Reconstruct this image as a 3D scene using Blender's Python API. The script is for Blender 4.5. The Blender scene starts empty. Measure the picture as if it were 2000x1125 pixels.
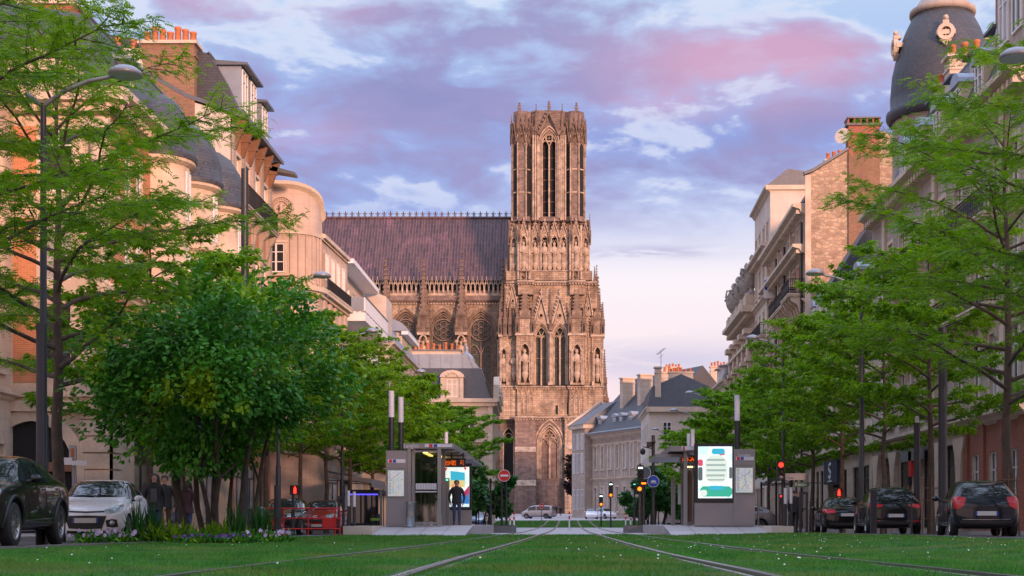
EXPO, SUN_E, SKY_S = 0.4, 4.0, 0.8
import bpy, bmesh, math, random
import numpy as np
from mathutils import Vector, Matrix
from mathutils.bvhtree import BVHTree
R = math.radians
PI = math.pi
rnd = random.Random(11)
SC = bpy.context.scene
COL = SC.collection
F, CX, CY, CZ = 2777.8, 1110.0, 1020.0, 0.5      # lens of the photograph: focal length in pixels, vanishing point, eye height

def at(px, py, Y):
 return Vector(((px - CX) * Y / F, Y, CZ + (CY - py) * Y / F))

PY_ = [0, 10, 20, 32, 45, 55, 80, 110, 130, 150, 174, 200, 240, 285, 420, 900]
PZ_ = [.17, .14, .085, .044, .01, 0, -.075, -.05, .03, .22, .6, 1.0, 1.62, 2.24, 3.2, 4.0]

def gz(X, Y):
 z = np.interp(Y, PY_, PZ_)
 k = np.clip((np.asarray(X) - 3.5) / 4.5, 0, 1)
 k = k * k * (3 - 2 * k)
 return z + .10 * k * np.clip((70 - np.asarray(Y)) / 25, 0, 1)

def g(X, Y):
 return float(gz(X, Y))

def lin(r, gg, b):
 def c(v):
  v /= 255.0
  return v / 12.92 if v <= .04045 else ((v + .055) / 1.055) ** 2.4
 return (c(r), c(gg), c(b))

# ---------------------------------------------------------------- materials
def new_mat(name):
 m = bpy.data.materials.new(name)
 m.use_nodes = True
 nt = m.node_tree
 return m, nt, nt.nodes['Principled BSDF']

def nd(nt, t, **kw):
 n = nt.nodes.new(t)
 for k, v in kw.items():
  if k[0] == '_':
   n.inputs[int(k[1:])].default_value = v
  else:
   setattr(n, k, v)
 return n

def L(nt, a, b):
 nt.links.new(a, b)

def mixc(nt, fac, a, b, mode='MIX'):
 n = nt.nodes.new('ShaderNodeMix')
 n.data_type = 'RGBA'
 n.blend_type = mode
 for i, v in ((0, fac), (6, a), (7, b)):
  if hasattr(v, 'links'):
   nt.links.new(v, n.inputs[i])
  elif i == 0:
   n.inputs[i].default_value = v
  else:
   n.inputs[i].default_value = (*v[:3], 1)
 return n.outputs[2]

def mth(nt, op, a, b=None, c=None, clamp=False):
 n = nt.nodes.new('ShaderNodeMath')
 n.operation = op
 n.use_clamp = clamp
 for i, v in enumerate((a, b, c)):
  if v is None:
   continue
  if hasattr(v, 'links'):
   nt.links.new(v, n.inputs[i])
  else:
   n.inputs[i].default_value = v
 return n.outputs[0]

def noise(nt, vec, scale, detail=4, rough=.6, dist=0):
 n = nd(nt, 'ShaderNodeTexNoise')
 n.inputs['Scale'].default_value = scale
 n.inputs['Detail'].default_value = detail
 n.inputs['Roughness'].default_value = rough
 n.inputs['Distortion'].default_value = dist
 if vec is not None:
  L(nt, vec, n.inputs['Vector'])
 return n.outputs['Fac']

def ramp(nt, fac, stops, interp='LINEAR'):
 n = nt.nodes.new('ShaderNodeValToRGB')
 n.color_ramp.interpolation = interp
 e = n.color_ramp.elements
 while len(e) < len(stops):
  e.new(.5)
 for k, (p, c) in enumerate(stops):
  e[k].position = p
  e[k].color = (*c[:3], 1)
 L(nt, fac, n.inputs[0])
 return n.outputs[0]

def sstep(nt, x, a, b):
 n = nt.nodes.new('ShaderNodeMapRange')
 n.interpolation_type = 'SMOOTHSTEP'
 L(nt, x, n.inputs[0])
 n.inputs[1].default_value = a
 n.inputs[2].default_value = b
 return n.outputs[0]

def objco(nt):
 return nd(nt, 'ShaderNodeTexCoord').outputs['Object']

def bumpit(nt, bs, h, strength, dist=.02):
 b = nd(nt, 'ShaderNodeBump')
 b.inputs['Strength'].default_value = strength
 b.inputs['Distance'].default_value = dist
 L(nt, h, b.inputs['Height'])
 L(nt, b.outputs[0], bs.inputs['Normal'])

def plain(name, col, rough=.6, metal=0., var=.18, scale=2.5, bump=0., bscale=30, coat=0., spec=.5, fine=0.):
 m, nt, bs = new_mat(name)
 co = objco(nt)
 n = noise(nt, co, scale, 5, .62)
 a = tuple(c * (1 - var) for c in col)
 b = tuple(min(1, c * (1 + var)) for c in col)
 c = ramp(nt, n, [(.3, a), (.7, b)])
 if fine:
  f = noise(nt, co, scale * 14, 3, .6)
  c = mixc(nt, fine, c, ramp(nt, f, [(.3, (.35, .35, .35)), (.7, (1, 1, 1))]), 'MULTIPLY')
 L(nt, c, bs.inputs['Base Color'])
 bs.inputs['Roughness'].default_value = rough
 bs.inputs['Metallic'].default_value = metal
 bs.inputs['Specular IOR Level'].default_value = spec
 bs.inputs['Coat Weight'].default_value = coat
 bs.inputs['Coat Roughness'].default_value = .05
 if bump:
  bumpit(nt, bs, noise(nt, co, bscale, 4), bump)
 return m

def blocks(name, c1, c2, mortar, bw, bh, ms=.012, rough=.85, dirt=.35, dscale=.35, bump=.35, streak=.25, irregular=0.):
 """coursed masonry: stone blocks, bricks or slates, seen on walls facing any way"""
 m, nt, bs = new_mat(name)
 co = objco(nt)
 sp = nd(nt, 'ShaderNodeSeparateXYZ')
 L(nt, co, sp.inputs[0])
 cb = nd(nt, 'ShaderNodeCombineXYZ')
 L(nt, mth(nt, 'ADD', sp.outputs[0], sp.outputs[1]), cb.inputs[0])
 L(nt, sp.outputs[2], cb.inputs[1])
 v = cb.outputs[0]
 if irregular:
  nn = nd(nt, 'ShaderNodeTexNoise')
  nn.inputs['Scale'].default_value = 1.4
  nn.inputs['Detail'].default_value = 3
  L(nt, v, nn.inputs['Vector'])
  ad = nd(nt, 'ShaderNodeVectorMath', operation='MULTIPLY_ADD')
  L(nt, nn.outputs['Color'], ad.inputs[0])
  ad.inputs[1].default_value = (irregular,) * 3
  L(nt, v, ad.inputs[2])
  v = ad.outputs[0]
 br = nd(nt, 'ShaderNodeTexBrick')
 L(nt, v, br.inputs['Vector'])
 br.inputs['Color1'].default_value = (*c1, 1)
 br.inputs['Color2'].default_value = (*c2, 1)
 br.inputs['Mortar'].default_value = (*mortar, 1)
 br.inputs['Scale'].default_value = 1
 br.inputs['Mortar Size'].default_value = ms
 br.inputs['Mortar Smooth'].default_value = .3
 br.inputs['Brick Width'].default_value = bw
 br.inputs['Row Height'].default_value = bh
 br.inputs['Bias'].default_value = -.1
 d = noise(nt, co, dscale, 7, .68, .4)
 c = mixc(nt, dirt, br.outputs['Color'], ramp(nt, d, [(.32, (.2, .17, .16)), (.62, (1, 1, 1))]), 'MULTIPLY')
 mp = nd(nt, 'ShaderNodeMapping')
 mp.inputs['Scale'].default_value = (2.2, 2.2, .12)
 L(nt, co, mp.inputs['Vector'])
 s = noise(nt, mp.outputs[0], 1.0, 5, .7)
 c = mixc(nt, streak, c, ramp(nt, s, [(.36, (.3, .27, .26)), (.58, (1, 1, 1))]), 'MULTIPLY')
 L(nt, c, bs.inputs['Base Color'])
 bs.inputs['Roughness'].default_value = rough
 h = mth(nt, 'MULTIPLY_ADD', br.outputs['Fac'], -1.0, mth(nt, 'MULTIPLY', noise(nt, co, 9, 5), .6))
 bumpit(nt, bs, h, bump, .03)
 return m

def glow(name, col, strength):
 m, nt, bs = new_mat(name)
 bs.inputs['Base Color'].default_value = (*[c * .3 for c in col], 1)
 bs.inputs['Emission Color'].default_value = (*col, 1)
 bs.inputs['Emission Strength'].default_value = strength
 bs.inputs['Roughness'].default_value = .4
 return m

def leafy(name, dark, light, trans=.35, scale=1.6, gloss=.5, hue2=None, th=(.58, .64)):
 m, nt, bs = new_mat(name)
 co = objco(nt)
 n1 = noise(nt, co, scale, 3, .6)
 n2 = noise(nt, co, scale * 14, 2, .5)
 f = mth(nt, 'ADD', mth(nt, 'MULTIPLY', n1, .65), mth(nt, 'MULTIPLY', n2, .35))
 c = ramp(nt, f, [(.36, dark), (.62, light)])
 if hue2:
  n3 = noise(nt, co, .62, 2, .5)
  c = mixc(nt, sstep(nt, n3, *th), c, hue2)
 L(nt, c, bs.inputs['Base Color'])
 bs.inputs['Roughness'].default_value = gloss
 bs.inputs['Specular IOR Level'].default_value = .25
 tr = nd(nt, 'ShaderNodeBsdfTranslucent')
 tc = mixc(nt, 1.0, c, (1.25, 1.25, .55), 'MULTIPLY')
 L(nt, tc, tr.inputs['Color'])
 mx = nd(nt, 'ShaderNodeMixShader')
 mx.inputs[0].default_value = trans
 L(nt, bs.outputs[0], mx.inputs[1])
 L(nt, tr.outputs[0], mx.inputs[2])
 L(nt, mx.outputs[0], nt.nodes['Material Output'].inputs['Surface'])
 return m

M = {}
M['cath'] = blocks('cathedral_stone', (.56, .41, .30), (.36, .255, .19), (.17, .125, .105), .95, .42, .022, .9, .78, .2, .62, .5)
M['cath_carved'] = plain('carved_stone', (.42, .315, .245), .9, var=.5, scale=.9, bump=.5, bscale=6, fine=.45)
M['cath_dark'] = blocks('sooty_shaded_stone', (.30, .215, .185), (.185, .13, .12), (.12, .09, .085), .8, .38, .02, .95, .55, .22, .6, .4, .12)  # soot tone that also paints shade into the recesses and lower tower
M['cath_spire'] = plain('weathered_spire_stone', (.19, .13, .10), .95, var=.55, scale=.8, bump=.5, bscale=6, fine=.5)
M['lead'] = None
M['cath_glass'] = None
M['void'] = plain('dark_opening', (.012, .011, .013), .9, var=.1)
M['stone'] = blocks('cream_limestone', (.58, .46, .37), (.50, .39, .31), (.40, .31, .25), 1.1, .42, .008, .85, .16, .3, .2, .16)
M['stone_trim'] = plain('limestone_trim', (.56, .44, .35), .85, var=.2, scale=.9, bump=.15, bscale=18, fine=.25)
M['stone_pink'] = blocks('pink_cream_stucco', (.55, .415, .345), (.51, .385, .32), (.43, .32, .27), 1.7, .62, .006, .85, .3, .3, .42, .1)
M['stone_grey'] = blocks('grey_limestone', (.44, .36, .31), (.36, .29, .25), (.28, .23, .2), .95, .40, .01, .85, .3, .3, .25, .25)
M['brick_orange'] = blocks('orange_brick', (.52, .19, .075), (.44, .15, .06), (.46, .30, .21), .23, .072, .009, .85, .12, .5, .25, .1)
M['brick_brown'] = blocks('brown_brick', (.29, .145, .08), (.20, .10, .062), (.24, .18, .14), .24, .078, .012, .9, .25, .4, .35, .12)
M['brick_red'] = blocks('red_brick', (.36, .095, .055), (.28, .075, .05), (.3, .2, .16), .23, .072, .01, .88, .2, .5, .3, .12)
M['rubble'] = blocks('rubble_masonry', (.58, .41, .29), (.30, .19, .125), (.40, .30, .23), .42, .25, .045, .95, .3, .7, 1., .15, .85)
M['render'] = blocks('white_render', (.62, .53, .47), (.60, .51, .45), (.58, .49, .43), 2.5, 1.3, .004, .9, .3, .3, .4, .08)
M['white'] = plain('white_paint', (.68, .66, .67), .45, var=.05)
M['slate'] = blocks('blue_slate', (.062, .064, .078), (.045, .046, .058), (.025, .025, .03), .24, .14, .012, .55, .2, .5, .35, .15)
M['zinc'] = plain('zinc_sheet', (.27, .30, .36), .38, .35, var=.14, scale=.8, fine=.1)
M['zinc_dark'] = plain('dark_zinc', (.11, .115, .135), .45, .2, var=.15)
M['iron'] = plain('black_iron', (.018, .018, .022), .45, .3, var=.2)
M['pole'] = plain('anthracite_paint', (.028, .029, .04), .42, .1, var=.12)
M['alu'] = plain('brushed_grey_metal', (.27, .25, .265), .42, .45, var=.06, scale=.8)
M['lampgrey'] = plain('grey_lamp_shell', (.24, .24, .27), .4, .4, var=.06)
M['glass'] = plain('window_glass', (.022, .025, .032), .08, var=.3, spec=.8)
M['glass_pale'] = plain('curtained_glass', (.34, .32, .33), .25, var=.35, scale=1.1, spec=.7)
M['terracotta'] = plain('terracotta', (.42, .13, .05), .8, var=.22, scale=3)
M['wood'] = plain('dark_timber', (.17, .085, .05), .7, var=.25)
M['shutter'] = plain('red_brown_shutter', (.25, .085, .055), .6, var=.15)
M['asphalt'] = plain('asphalt', (.085, .08, .085), .85, var=.2, scale=.5, bump=.3, bscale=60, fine=.25)
M['paving'] = blocks('pale_paving', (.33, .29, .285), (.28, .25, .245), (.2, .18, .18), .8, .8, .012, .8, .25, .25, .15, 0.)
M['slab'] = plain('grey_concrete_slab', (.36, .325, .33), .75, var=.1, scale=.6, bump=.1, bscale=40, fine=.12)
M['concrete'] = plain('dark_concrete', (.16, .145, .145), .85, var=.2, scale=1.4, bump=.2, bscale=25, fine=.2)
M['rail'] = plain('worn_rail_steel', (.13, .11, .11), .32, .7, var=.15)
M['railbed'] = plain('rail_concrete', (.23, .18, .16), .85, var=.3, scale=2, bump=.3, bscale=30, fine=.35)
M['bark'] = plain('bark', (.075, .052, .042), .9, var=.4, scale=5, bump=.7, bscale=18)
M['bark_shrub'] = plain('shrub_bark', (.05, .038, .032), .9, var=.4, scale=4, bump=.6, bscale=20)
M['lawn'] = plain('lawn_soil', (.022, .062, .014), .95, var=.45, scale=1.2, bump=.4, bscale=25, fine=.4)
M['rubber'] = plain('tyre_rubber', (.012, .012, .013), .75, var=.15)
M['plate'] = plain('number_plate', (.5, .5, .5), .4, var=.04)
M['red'] = plain('red_enamel', (.55, .02, .02), .4, var=.06)
M['blue'] = plain('blue_enamel', (.02, .06, .36), .4, var=.06)
M['chrome'] = plain('chrome', (.55, .55, .56), .15, 1., var=.03)
M['skin'] = plain('skin', (.42, .22, .155), .6, var=.08)
M['hair'] = plain('dark_hair', (.02, .014, .012), .6, var=.2)
# glass of the church: leaded quarries, greenish panes
def _leaded():
 m, nt, bs = new_mat('leaded_church_glass')
 co = objco(nt)
 sp = nd(nt, 'ShaderNodeSeparateXYZ'); L(nt, co, sp.inputs[0])
 cb = nd(nt, 'ShaderNodeCombineXYZ'); L(nt, sp.outputs[0], cb.inputs[0]); L(nt, sp.outputs[2], cb.inputs[1])
 br = nd(nt, 'ShaderNodeTexBrick', offset=0.0)
 L(nt, cb.outputs[0], br.inputs['Vector'])
 br.inputs['Color1'].default_value = (.085, .085, .062, 1)
 br.inputs['Color2'].default_value = (.03, .032, .03, 1)
 br.inputs['Mortar'].default_value = (.012, .011, .012, 1)
 br.inputs['Scale'].default_value = 1
 br.inputs['Mortar Size'].default_value = .05
 br.inputs['Brick Width'].default_value = .42
 br.inputs['Row Height'].default_value = .42
 L(nt, br.outputs['Color'], bs.inputs['Base Color'])
 bs.inputs['Roughness'].default_value = .3
 return m
M['cath_glass'] = _leaded()

def _leadroof():
 m, nt, bs = new_mat('lead_roofing')
 co = objco(nt)
 sp = nd(nt, 'ShaderNodeSeparateXYZ'); L(nt, co, sp.inputs[0])
 cb = nd(nt, 'ShaderNodeCombineXYZ'); L(nt, sp.outputs[2], cb.inputs[0]); L(nt, sp.outputs[0], cb.inputs[1])
 br = nd(nt, 'ShaderNodeTexBrick')
 L(nt, cb.outputs[0], br.inputs['Vector'])
 br.inputs['Color1'].default_value = (.125, .060, .056, 1)
 br.inputs['Color2'].default_value = (.062, .030, .032, 1)
 br.inputs['Mortar'].default_value = (.17, .12, .14, 1)
 br.inputs['Scale'].default_value = 1
 br.inputs['Mortar Size'].default_value = .028
 br.inputs['Mortar Smooth'].default_value = .6
 br.inputs['Brick Width'].default_value = 2.3
 br.inputs['Row Height'].default_value = .62
 br.inputs['Bias'].default_value = .25
 mp = nd(nt, 'ShaderNodeMapping'); mp.inputs['Scale'].default_value = (1.5, 1.5, .1)
 L(nt, co, mp.inputs['Vector'])
 s = noise(nt, mp.outputs[0], 1.1, 5, .7)
 c = mixc(nt, .5, br.outputs['Color'], ramp(nt, s, [(.3, (.45, .42, .45)), (.75, (1.5, 1.5, 1.6))]), 'MULTIPLY')
 c = mixc(nt, sstep(nt, noise(nt, co, .13, 4, .6), .52, .68), c, mixc(nt, 1.0, c, (1.7, 1.55, 1.75), 'MULTIPLY'))
 L(nt, c, bs.inputs['Base Color'])
 bs.inputs['Roughness'].default_value = .55
 bs.inputs['Metallic'].default_value = .15
 return m
M['lead'] = _leadroof()
M['leaf_locust'] = leafy('locust_leaf', (.062, .165, .004), (.205, .385, .009), .42, 1.3, .5)
M['leaf_shrub'] = leafy('shrub_leaf', (.020, .11, .018), (.085, .30, .026), .30, 1.1, .42, (.24, .42, .02))
M['leaf_dark'] = leafy('dark_shrub_leaf', (.014, .075, .016), (.04, .15, .026), .2, 1.3, .45)
M['leaf_purple'] = leafy('copper_leaf', (.02, .012, .012), (.055, .025, .022), .2, 1.3, .45)
M['blade'] = leafy('grass_blade', (.018, .11, .020), (.085, .30, .036), .3, 2.6, .5, (.15, .22, .05), (.46, .66))
M['flower_pale'] = plain('pale_lilac_petal', (.50, .36, .56), .6, var=.2, scale=9)
M['flower_violet'] = plain('violet_petal', (.17, .04, .34), .6, var=.3, scale=9)
M['daisy'] = plain('daisy_petal', (.62, .6, .55), .6, var=.1, scale=9)

# ---------------------------------------------------------------- objects
def tag(o, label=None, cat=None, group=None, kind=None):
 if label: o['label'] = label
 if cat: o['category'] = cat
 if group: o['group'] = group
 if kind: o['kind'] = kind
 return o

def thing(name, label, cat, loc=(0, 0, 0), rz=0., group=None):
 o = bpy.data.objects.new(name, None)
 COL.objects.link(o)
 o.location = loc
 o.rotation_euler = (0, 0, rz)
 o.empty_display_size = .2
 return tag(o, label, cat, group)

def put(name, mesh, parent=None, loc=(0, 0, 0), rz=0., scale=None):
 o = bpy.data.objects.new(name, mesh)
 COL.objects.link(o)
 o.parent = parent
 o.location = loc
 o.rotation_euler = (0, 0, rz)
 if scale is not None:
  o.scale = (scale,) * 3 if isinstance(scale, (int, float)) else scale
 return o

KIDS = {}
def kids(o):
 return [c for c in COL.objects if c.parent == o]

def dup(root, loc=None, rz=None, label=None, group=None, scale=None):
 """copy of a thing with copies of its parts and sub-parts"""
 def cp(o, par):
  c = o.copy()
  COL.objects.link(c)
  if par is not None:
   c.parent = par
  for ch in list(o.children):
   cp(ch, c)
  return c
 r = cp(root, None)
 if loc is not None: r.location = loc
 if rz is not None: r.rotation_euler = (0, 0, rz)
 if scale is not None: r.scale = (scale,) * 3 if isinstance(scale, (int, float)) else scale
 if label: r['label'] = label
 if group: r['group'] = group
 return r

class MB:
 """collects shapes and links them as one mesh object"""
 def __init__(s):
  s.v, s.f, s.m, s.s = [], [], [], []

 def add(s, vs, fs, mi=0, smooth=False):
  b = len(s.v)
  s.v.extend([tuple(v) for v in vs])
  for f in fs:
   s.f.append(tuple(b + i for i in f))
   s.m.append(mi)
   s.s.append(smooth)

 def quad(s, a, b, c, d, mi=0):
  s.add([a, b, c, d], [(0, 1, 2, 3)], mi)

 def box(s, x0, x1, y0, y1, z0, z1, mi=0, taper=0.):
  t = taper
  s.add([(x0, y0, z0), (x1, y0, z0), (x1, y1, z0), (x0, y1, z0),
               (x0 + t, y0 + t, z1), (x1 - t, y0 + t, z1), (x1 - t, y1 - t, z1), (x0 + t, y1 - t, z1)],
              [(0, 3, 2, 1), (4, 5, 6, 7), (0, 1, 5, 4), (1, 2, 6, 5), (2, 3, 7, 6), (3, 0, 4, 7)], mi)

 def prism(s, poly, ax, a, b, mi=0):
  """polygon extruded: ax 'x': poly in (y,z); 'y': poly in (x,z); 'z': poly in (x,y)"""
  def p3(p, t):
   return (t, p[0], p[1]) if ax == 'x' else ((p[0], t, p[1]) if ax == 'y' else (p[0], p[1], t))
  n = len(poly)
  area = sum(poly[i][0] * poly[(i + 1) % n][1] - poly[(i + 1) % n][0] * poly[i][1] for i in range(n))
  if (area < 0) != (ax == 'y'):
   poly = poly[::-1]
  vs = [p3(p, a) for p in poly] + [p3(p, b) for p in poly]
  fs = [tuple(range(n))[::-1], tuple(range(n, 2 * n))]
  fs += [(i, (i + 1) % n, n + (i + 1) % n, n + i) for i in range(n)]
  s.add(vs, fs, mi)

 def path(s, pts, rad, n=6, mi=0, cap=True, smooth=True):
  pts = [Vector(p) for p in pts]
  if not hasattr(rad, '__len__'):
   rad = [rad] * len(pts)
  vs, fs = [], []
  up = None
  for i, p in enumerate(pts):
   d = (pts[min(i + 1, len(pts) - 1)] - pts[max(i - 1, 0)])
   if d.length < 1e-9: d = Vector((0, 0, 1))
   d.normalize()
   if up is None:
    up = Vector((0, 0, 1)) if abs(d.z) < .9 else Vector((1, 0, 0))
   a = d.cross(up)
   if a.length < 1e-6: a = d.cross(Vector((0, 1, 0)))
   a.normalize()
   b = a.cross(d).normalized()
   up = b
   for k in range(n):
    t = 2 * PI * k / n
    vs.append(p + (a * math.cos(t) + b * math.sin(t)) * rad[i])
  for i in range(len(pts) - 1):
   for k in range(n):
    k2 = (k + 1) % n
    fs.append((i * n + k, i * n + k2, (i + 1) * n + k2, (i + 1) * n + k))
  s.add(vs, fs, mi, smooth)
  if cap:
   m_ = (len(pts) - 1) * n
   s.add(vs[:n], [tuple(range(n))[::-1]], mi)
   s.add(vs[m_:], [tuple(range(n))], mi)

 def cyl(s, x, y, z0, z1, r, n=12, mi=0, r1=None):
  s.path([(x, y, z0), (x, y, z1)], [r, r if r1 is None else r1], n, mi)

 def lathe(s, prof, n=16, x=0, y=0, mi=0, smooth=True, a0=0., a1=2 * PI, cap=True, rot=0.):
  full = abs(a1 - a0 - 2 * PI) < 1e-6
  m_ = n if full else n + 1
  vs, fs = [], []
  for r, z in prof:
   for k in range(m_):
    t = a0 + (a1 - a0) * k / n + rot
    vs.append((x + r * math.cos(t), y + r * math.sin(t), z))
  for i in range(len(prof) - 1):
   for k in range(n):
    k2 = (k + 1) % m_
    fs.append((i * m_ + k, i * m_ + k2, (i + 1) * m_ + k2, (i + 1) * m_ + k))
  s.add(vs, fs, mi, smooth)
  if cap and full:
   s.add(vs[:m_], [tuple(range(m_))[::-1]], mi)
   s.add(vs[-m_:], [tuple(range(m_))], mi)

 def ball(s, c, r, mi=0, n=8, sc=(1, 1, 1)):
  vs, fs = [], []
  for i in range(n // 2 + 1):
   ph = PI * i / (n // 2)
   for k in range(n):
    t = 2 * PI * k / n
    vs.append((c[0] + r * sc[0] * math.sin(ph) * math.cos(t), c[1] + r * sc[1] * math.sin(ph) * math.sin(t), c[2] - r * sc[2] * math.cos(ph)))
  for i in range(n // 2):
   for k in range(n):
    fs.append((i * n + k, i * n + (k + 1) % n, (i + 1) * n + (k + 1) % n, (i + 1) * n + k))
  s.add(vs, fs, mi, True)

 def rib(s, pts, y, w, d, mi=0, closed=False):
  """moulding of width w and depth d following a line in the xz plane, its front at y-d"""
  n = len(pts)
  out, inn = [], []
  for i in range(n):
   if closed:
    a, b = pts[i - 1], pts[(i + 1) % n]
   else:
    a, b = pts[max(i - 1, 0)], pts[min(i + 1, n - 1)]
   dx, dz = b[0] - a[0], b[1] - a[1]
   l_ = math.hypot(dx, dz) or 1
   nx, nz = -dz / l_, dx / l_
   out.append((pts[i][0] + nx * w / 2, pts[i][1] + nz * w / 2))
   inn.append((pts[i][0] - nx * w / 2, pts[i][1] - nz * w / 2))
  vs = [(p[0], y - d, p[1]) for p in out] + [(p[0], y - d, p[1]) for p in inn] + [(p[0], y, p[1]) for p in out] + [(p[0], y, p[1]) for p in inn]
  fs = []
  for i in range(n if closed else n - 1):
   j = (i + 1) % n
   fs += [(i, n + i, n + j, j), (i, j, 2 * n + j, 2 * n + i), (n + i, 3 * n + i, 3 * n + j, n + j)]
  s.add(vs, fs, mi)

 def mesh(s, name, mats):
  me = bpy.data.meshes.new(name)
  me.from_pydata(s.v, [], s.f)
  for m_ in (mats if isinstance(mats, (list, tuple)) else [mats]):
   me.materials.append(M[m_] if isinstance(m_, str) else m_)
  me.polygons.foreach_set('material_index', s.m)
  me.polygons.foreach_set('use_smooth', s.s)
  me.update()
  return me

 def build(s, name, mats, parent=None, loc=(0, 0, 0), rz=0.):
  return put(name, s.mesh(name, mats), parent, loc, rz)

def arch(cx, zs, hw, hr=1.0, n=7):
 """points of a pointed arch from its left springing over the apex to its right springing"""
 h = hw * 1.732 * hr
 r = (hw * hw + h * h) / (2 * hw)
 a = math.asin(min(1, h / r))
 left = []
 for i in range(n + 1):
  t = a * i / n
  left.append((cx - hw + r - r * math.cos(t), zs + r * math.sin(t)))
 left[-1] = (cx, zs + h)
 return left + [(2 * cx - x, z) for x, z in left[::-1][1:]]

def ring(cx, cz, r, n=20):
 return [(cx + r * math.cos(2 * PI * i / n), cz + r * math.sin(2 * PI * i / n)) for i in range(n)]

def archpanel(mb, x0, x1, z0, z1, y, cx, hw, zb, zs, depth, hr=1.0, mi=0, back=None, n=7):
 """wall face with a pointed opening, its reveal, and a closing panel at the back"""
 ap = arch(cx, zs, hw, hr, n)
 top = max(p[1] for p in ap)
 z1 = max(z1, top + .01)
 Q = mb.quad
 if cx - hw > x0: Q((x0, y, z0), (cx - hw, y, z0), (cx - hw, y, z1), (x0, y, z1), mi)
 if x1 > cx + hw: Q((cx + hw, y, z0), (x1, y, z0), (x1, y, z1), (cx + hw, y, z1), mi)
 if zb > z0: Q((cx - hw, y, z0), (cx + hw, y, z0), (cx + hw, y, zb), (cx - hw, y, zb), mi)
 for a, b in zip(ap[:-1], ap[1:]):
  Q((a[0], y, a[1]), (b[0], y, b[1]), (b[0], y, z1), (a[0], y, z1), mi)
 loop = [(cx - hw, zb)] + ap + [(cx + hw, zb)]
 for a, b in zip(loop, loop[1:] + loop[:1]):
  Q((a[0], y, a[1]), (a[0], y + depth, a[1]), (b[0], y + depth, b[1]), (b[0], y, b[1]), mi)
 if back is not None:
  mb.add([(p[0], y + depth - .002, p[1]) for p in loop], [tuple(range(len(loop)))[::-1]], back)

def sheet(name, x0, x1, ys, dz, mat, nx=2, xf=None, label=None, kind='structure'):
 """a strip of ground following the slope of the street"""
 vs, fs = [], []
 for j, y in enumerate(ys):
  for i in range(nx + 1):
   x = x0 + (x1 - x0) * i / nx
   if xf: x = xf(x, y)
   vs.append((x, y, g(x, y) + dz))
 for j in range(len(ys) - 1):
  for i in range(nx):
   a = j * (nx + 1) + i
   fs.append((a, a + 1, a + nx + 2, a + nx + 1))
 mb = MB()
 mb.add(vs, fs)
 o = mb.build(name, mat)
 o['kind'] = kind
 return o
M['navy'] = plain('navy_fascia', (.02, .024, .06), .5, var=.1)
M['yellow'] = plain('yellow_vinyl', (.6, .42, .02), .5, var=.05)
M['urnstone'] = plain('weathered_urn_stone', (.33, .29, .27), .9, var=.3, scale=1.5, bump=.4, bscale=10, fine=.3)
M['arrowgreen'] = plain('green_sign_face', (.03, .12, .085), .4, var=.05)
M['binslate'] = plain('slate_bin_plastic', (.085, .09, .11), .6, var=.12)
M['bin_green'] = plain('lime_band', (.25, .42, .06), .5, var=.1)
# ---------------------------------------------------------------- camera, light, sky
cam = bpy.data.objects.new('camera', bpy.data.cameras.new('camera'))
COL.objects.link(cam)
cam.location = (0, 0, CZ)
cam.rotation_euler = (R(90), 0, 0)
cam.data.sensor_width = 36
cam.data.lens = F * 36 / 2000
cam.data.shift_x = -(CX - 1000) / 2000
cam.data.shift_y = (CY - 562.5) / 2000
cam.data.clip_end = 6000
cam.data.clip_start = .1
SC.camera = cam
SC.view_settings.view_transform = 'Standard'
SC.view_settings.look = 'None'
SC.view_settings.exposure = EXPO
SC.view_settings.gamma = 1
SC.cycles.use_denoising = True
SC.cycles.max_bounces = 6
SC.cycles.transparent_max_bounces = 6
SC.cycles.sample_clamp_indirect = 6

SUN_AZ, SUN_EL = R(29), R(8.5)     # behind the camera to the right, low
sun = bpy.data.objects.new('sun', bpy.data.lights.new('sun', 'SUN'))
COL.objects.link(sun)
d = Vector((-math.sin(SUN_AZ) * math.cos(SUN_EL), math.cos(SUN_AZ) * math.cos(SUN_EL), -math.sin(SUN_EL)))
sun.rotation_euler = d.to_track_quat('-Z', 'Y').to_euler()
sun.location = (60, -60, 40)
sun.data.energy = SUN_E
sun.data.angle = R(7)
sun.data.color = (1.0, .56, .37)

world = bpy.data.worlds.new('World')
SC.world = world
world.use_nodes = True
nt = world.node_tree
bg = nt.nodes['Background']
sky = nd(nt, 'ShaderNodeTexSky', sky_type='NISHITA', sun_disc=False)
sky.sun_elevation = SUN_EL
sky.sun_rotation = PI - SUN_AZ
sky.air_density = 1.2
sky.dust_density = 1.5
dirn = nd(nt, 'ShaderNodeTexCoord').outputs['Generated']
sp = nd(nt, 'ShaderNodeSeparateXYZ')
L(nt, dirn, sp.inputs[0])
az = mth(nt, 'ARCTAN2', sp.outputs[0], sp.outputs[1])
el = mth(nt, 'ARCSINE', sp.outputs[2])
def cvec(ka, ke, off=0.):
 c = nd(nt, 'ShaderNodeCombineXYZ')
 L(nt, mth(nt, 'MULTIPLY', az, ka), c.inputs[0])
 L(nt, mth(nt, 'MULTIPLY', el, ke), c.inputs[1])
 c.inputs[2].default_value = off
 return c.outputs[0]
def gauss(a0, sa, e0, se):
 x = mth(nt, 'DIVIDE', mth(nt, 'SUBTRACT', az, a0), sa)
 y = mth(nt, 'DIVIDE', mth(nt, 'SUBTRACT', el, e0), se)
 r2 = mth(nt, 'ADD', mth(nt, 'MULTIPLY', x, x), mth(nt, 'MULTIPLY', y, y))
 return mth(nt, 'EXPONENT', mth(nt, 'MULTIPLY', r2, -1.0))
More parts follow.
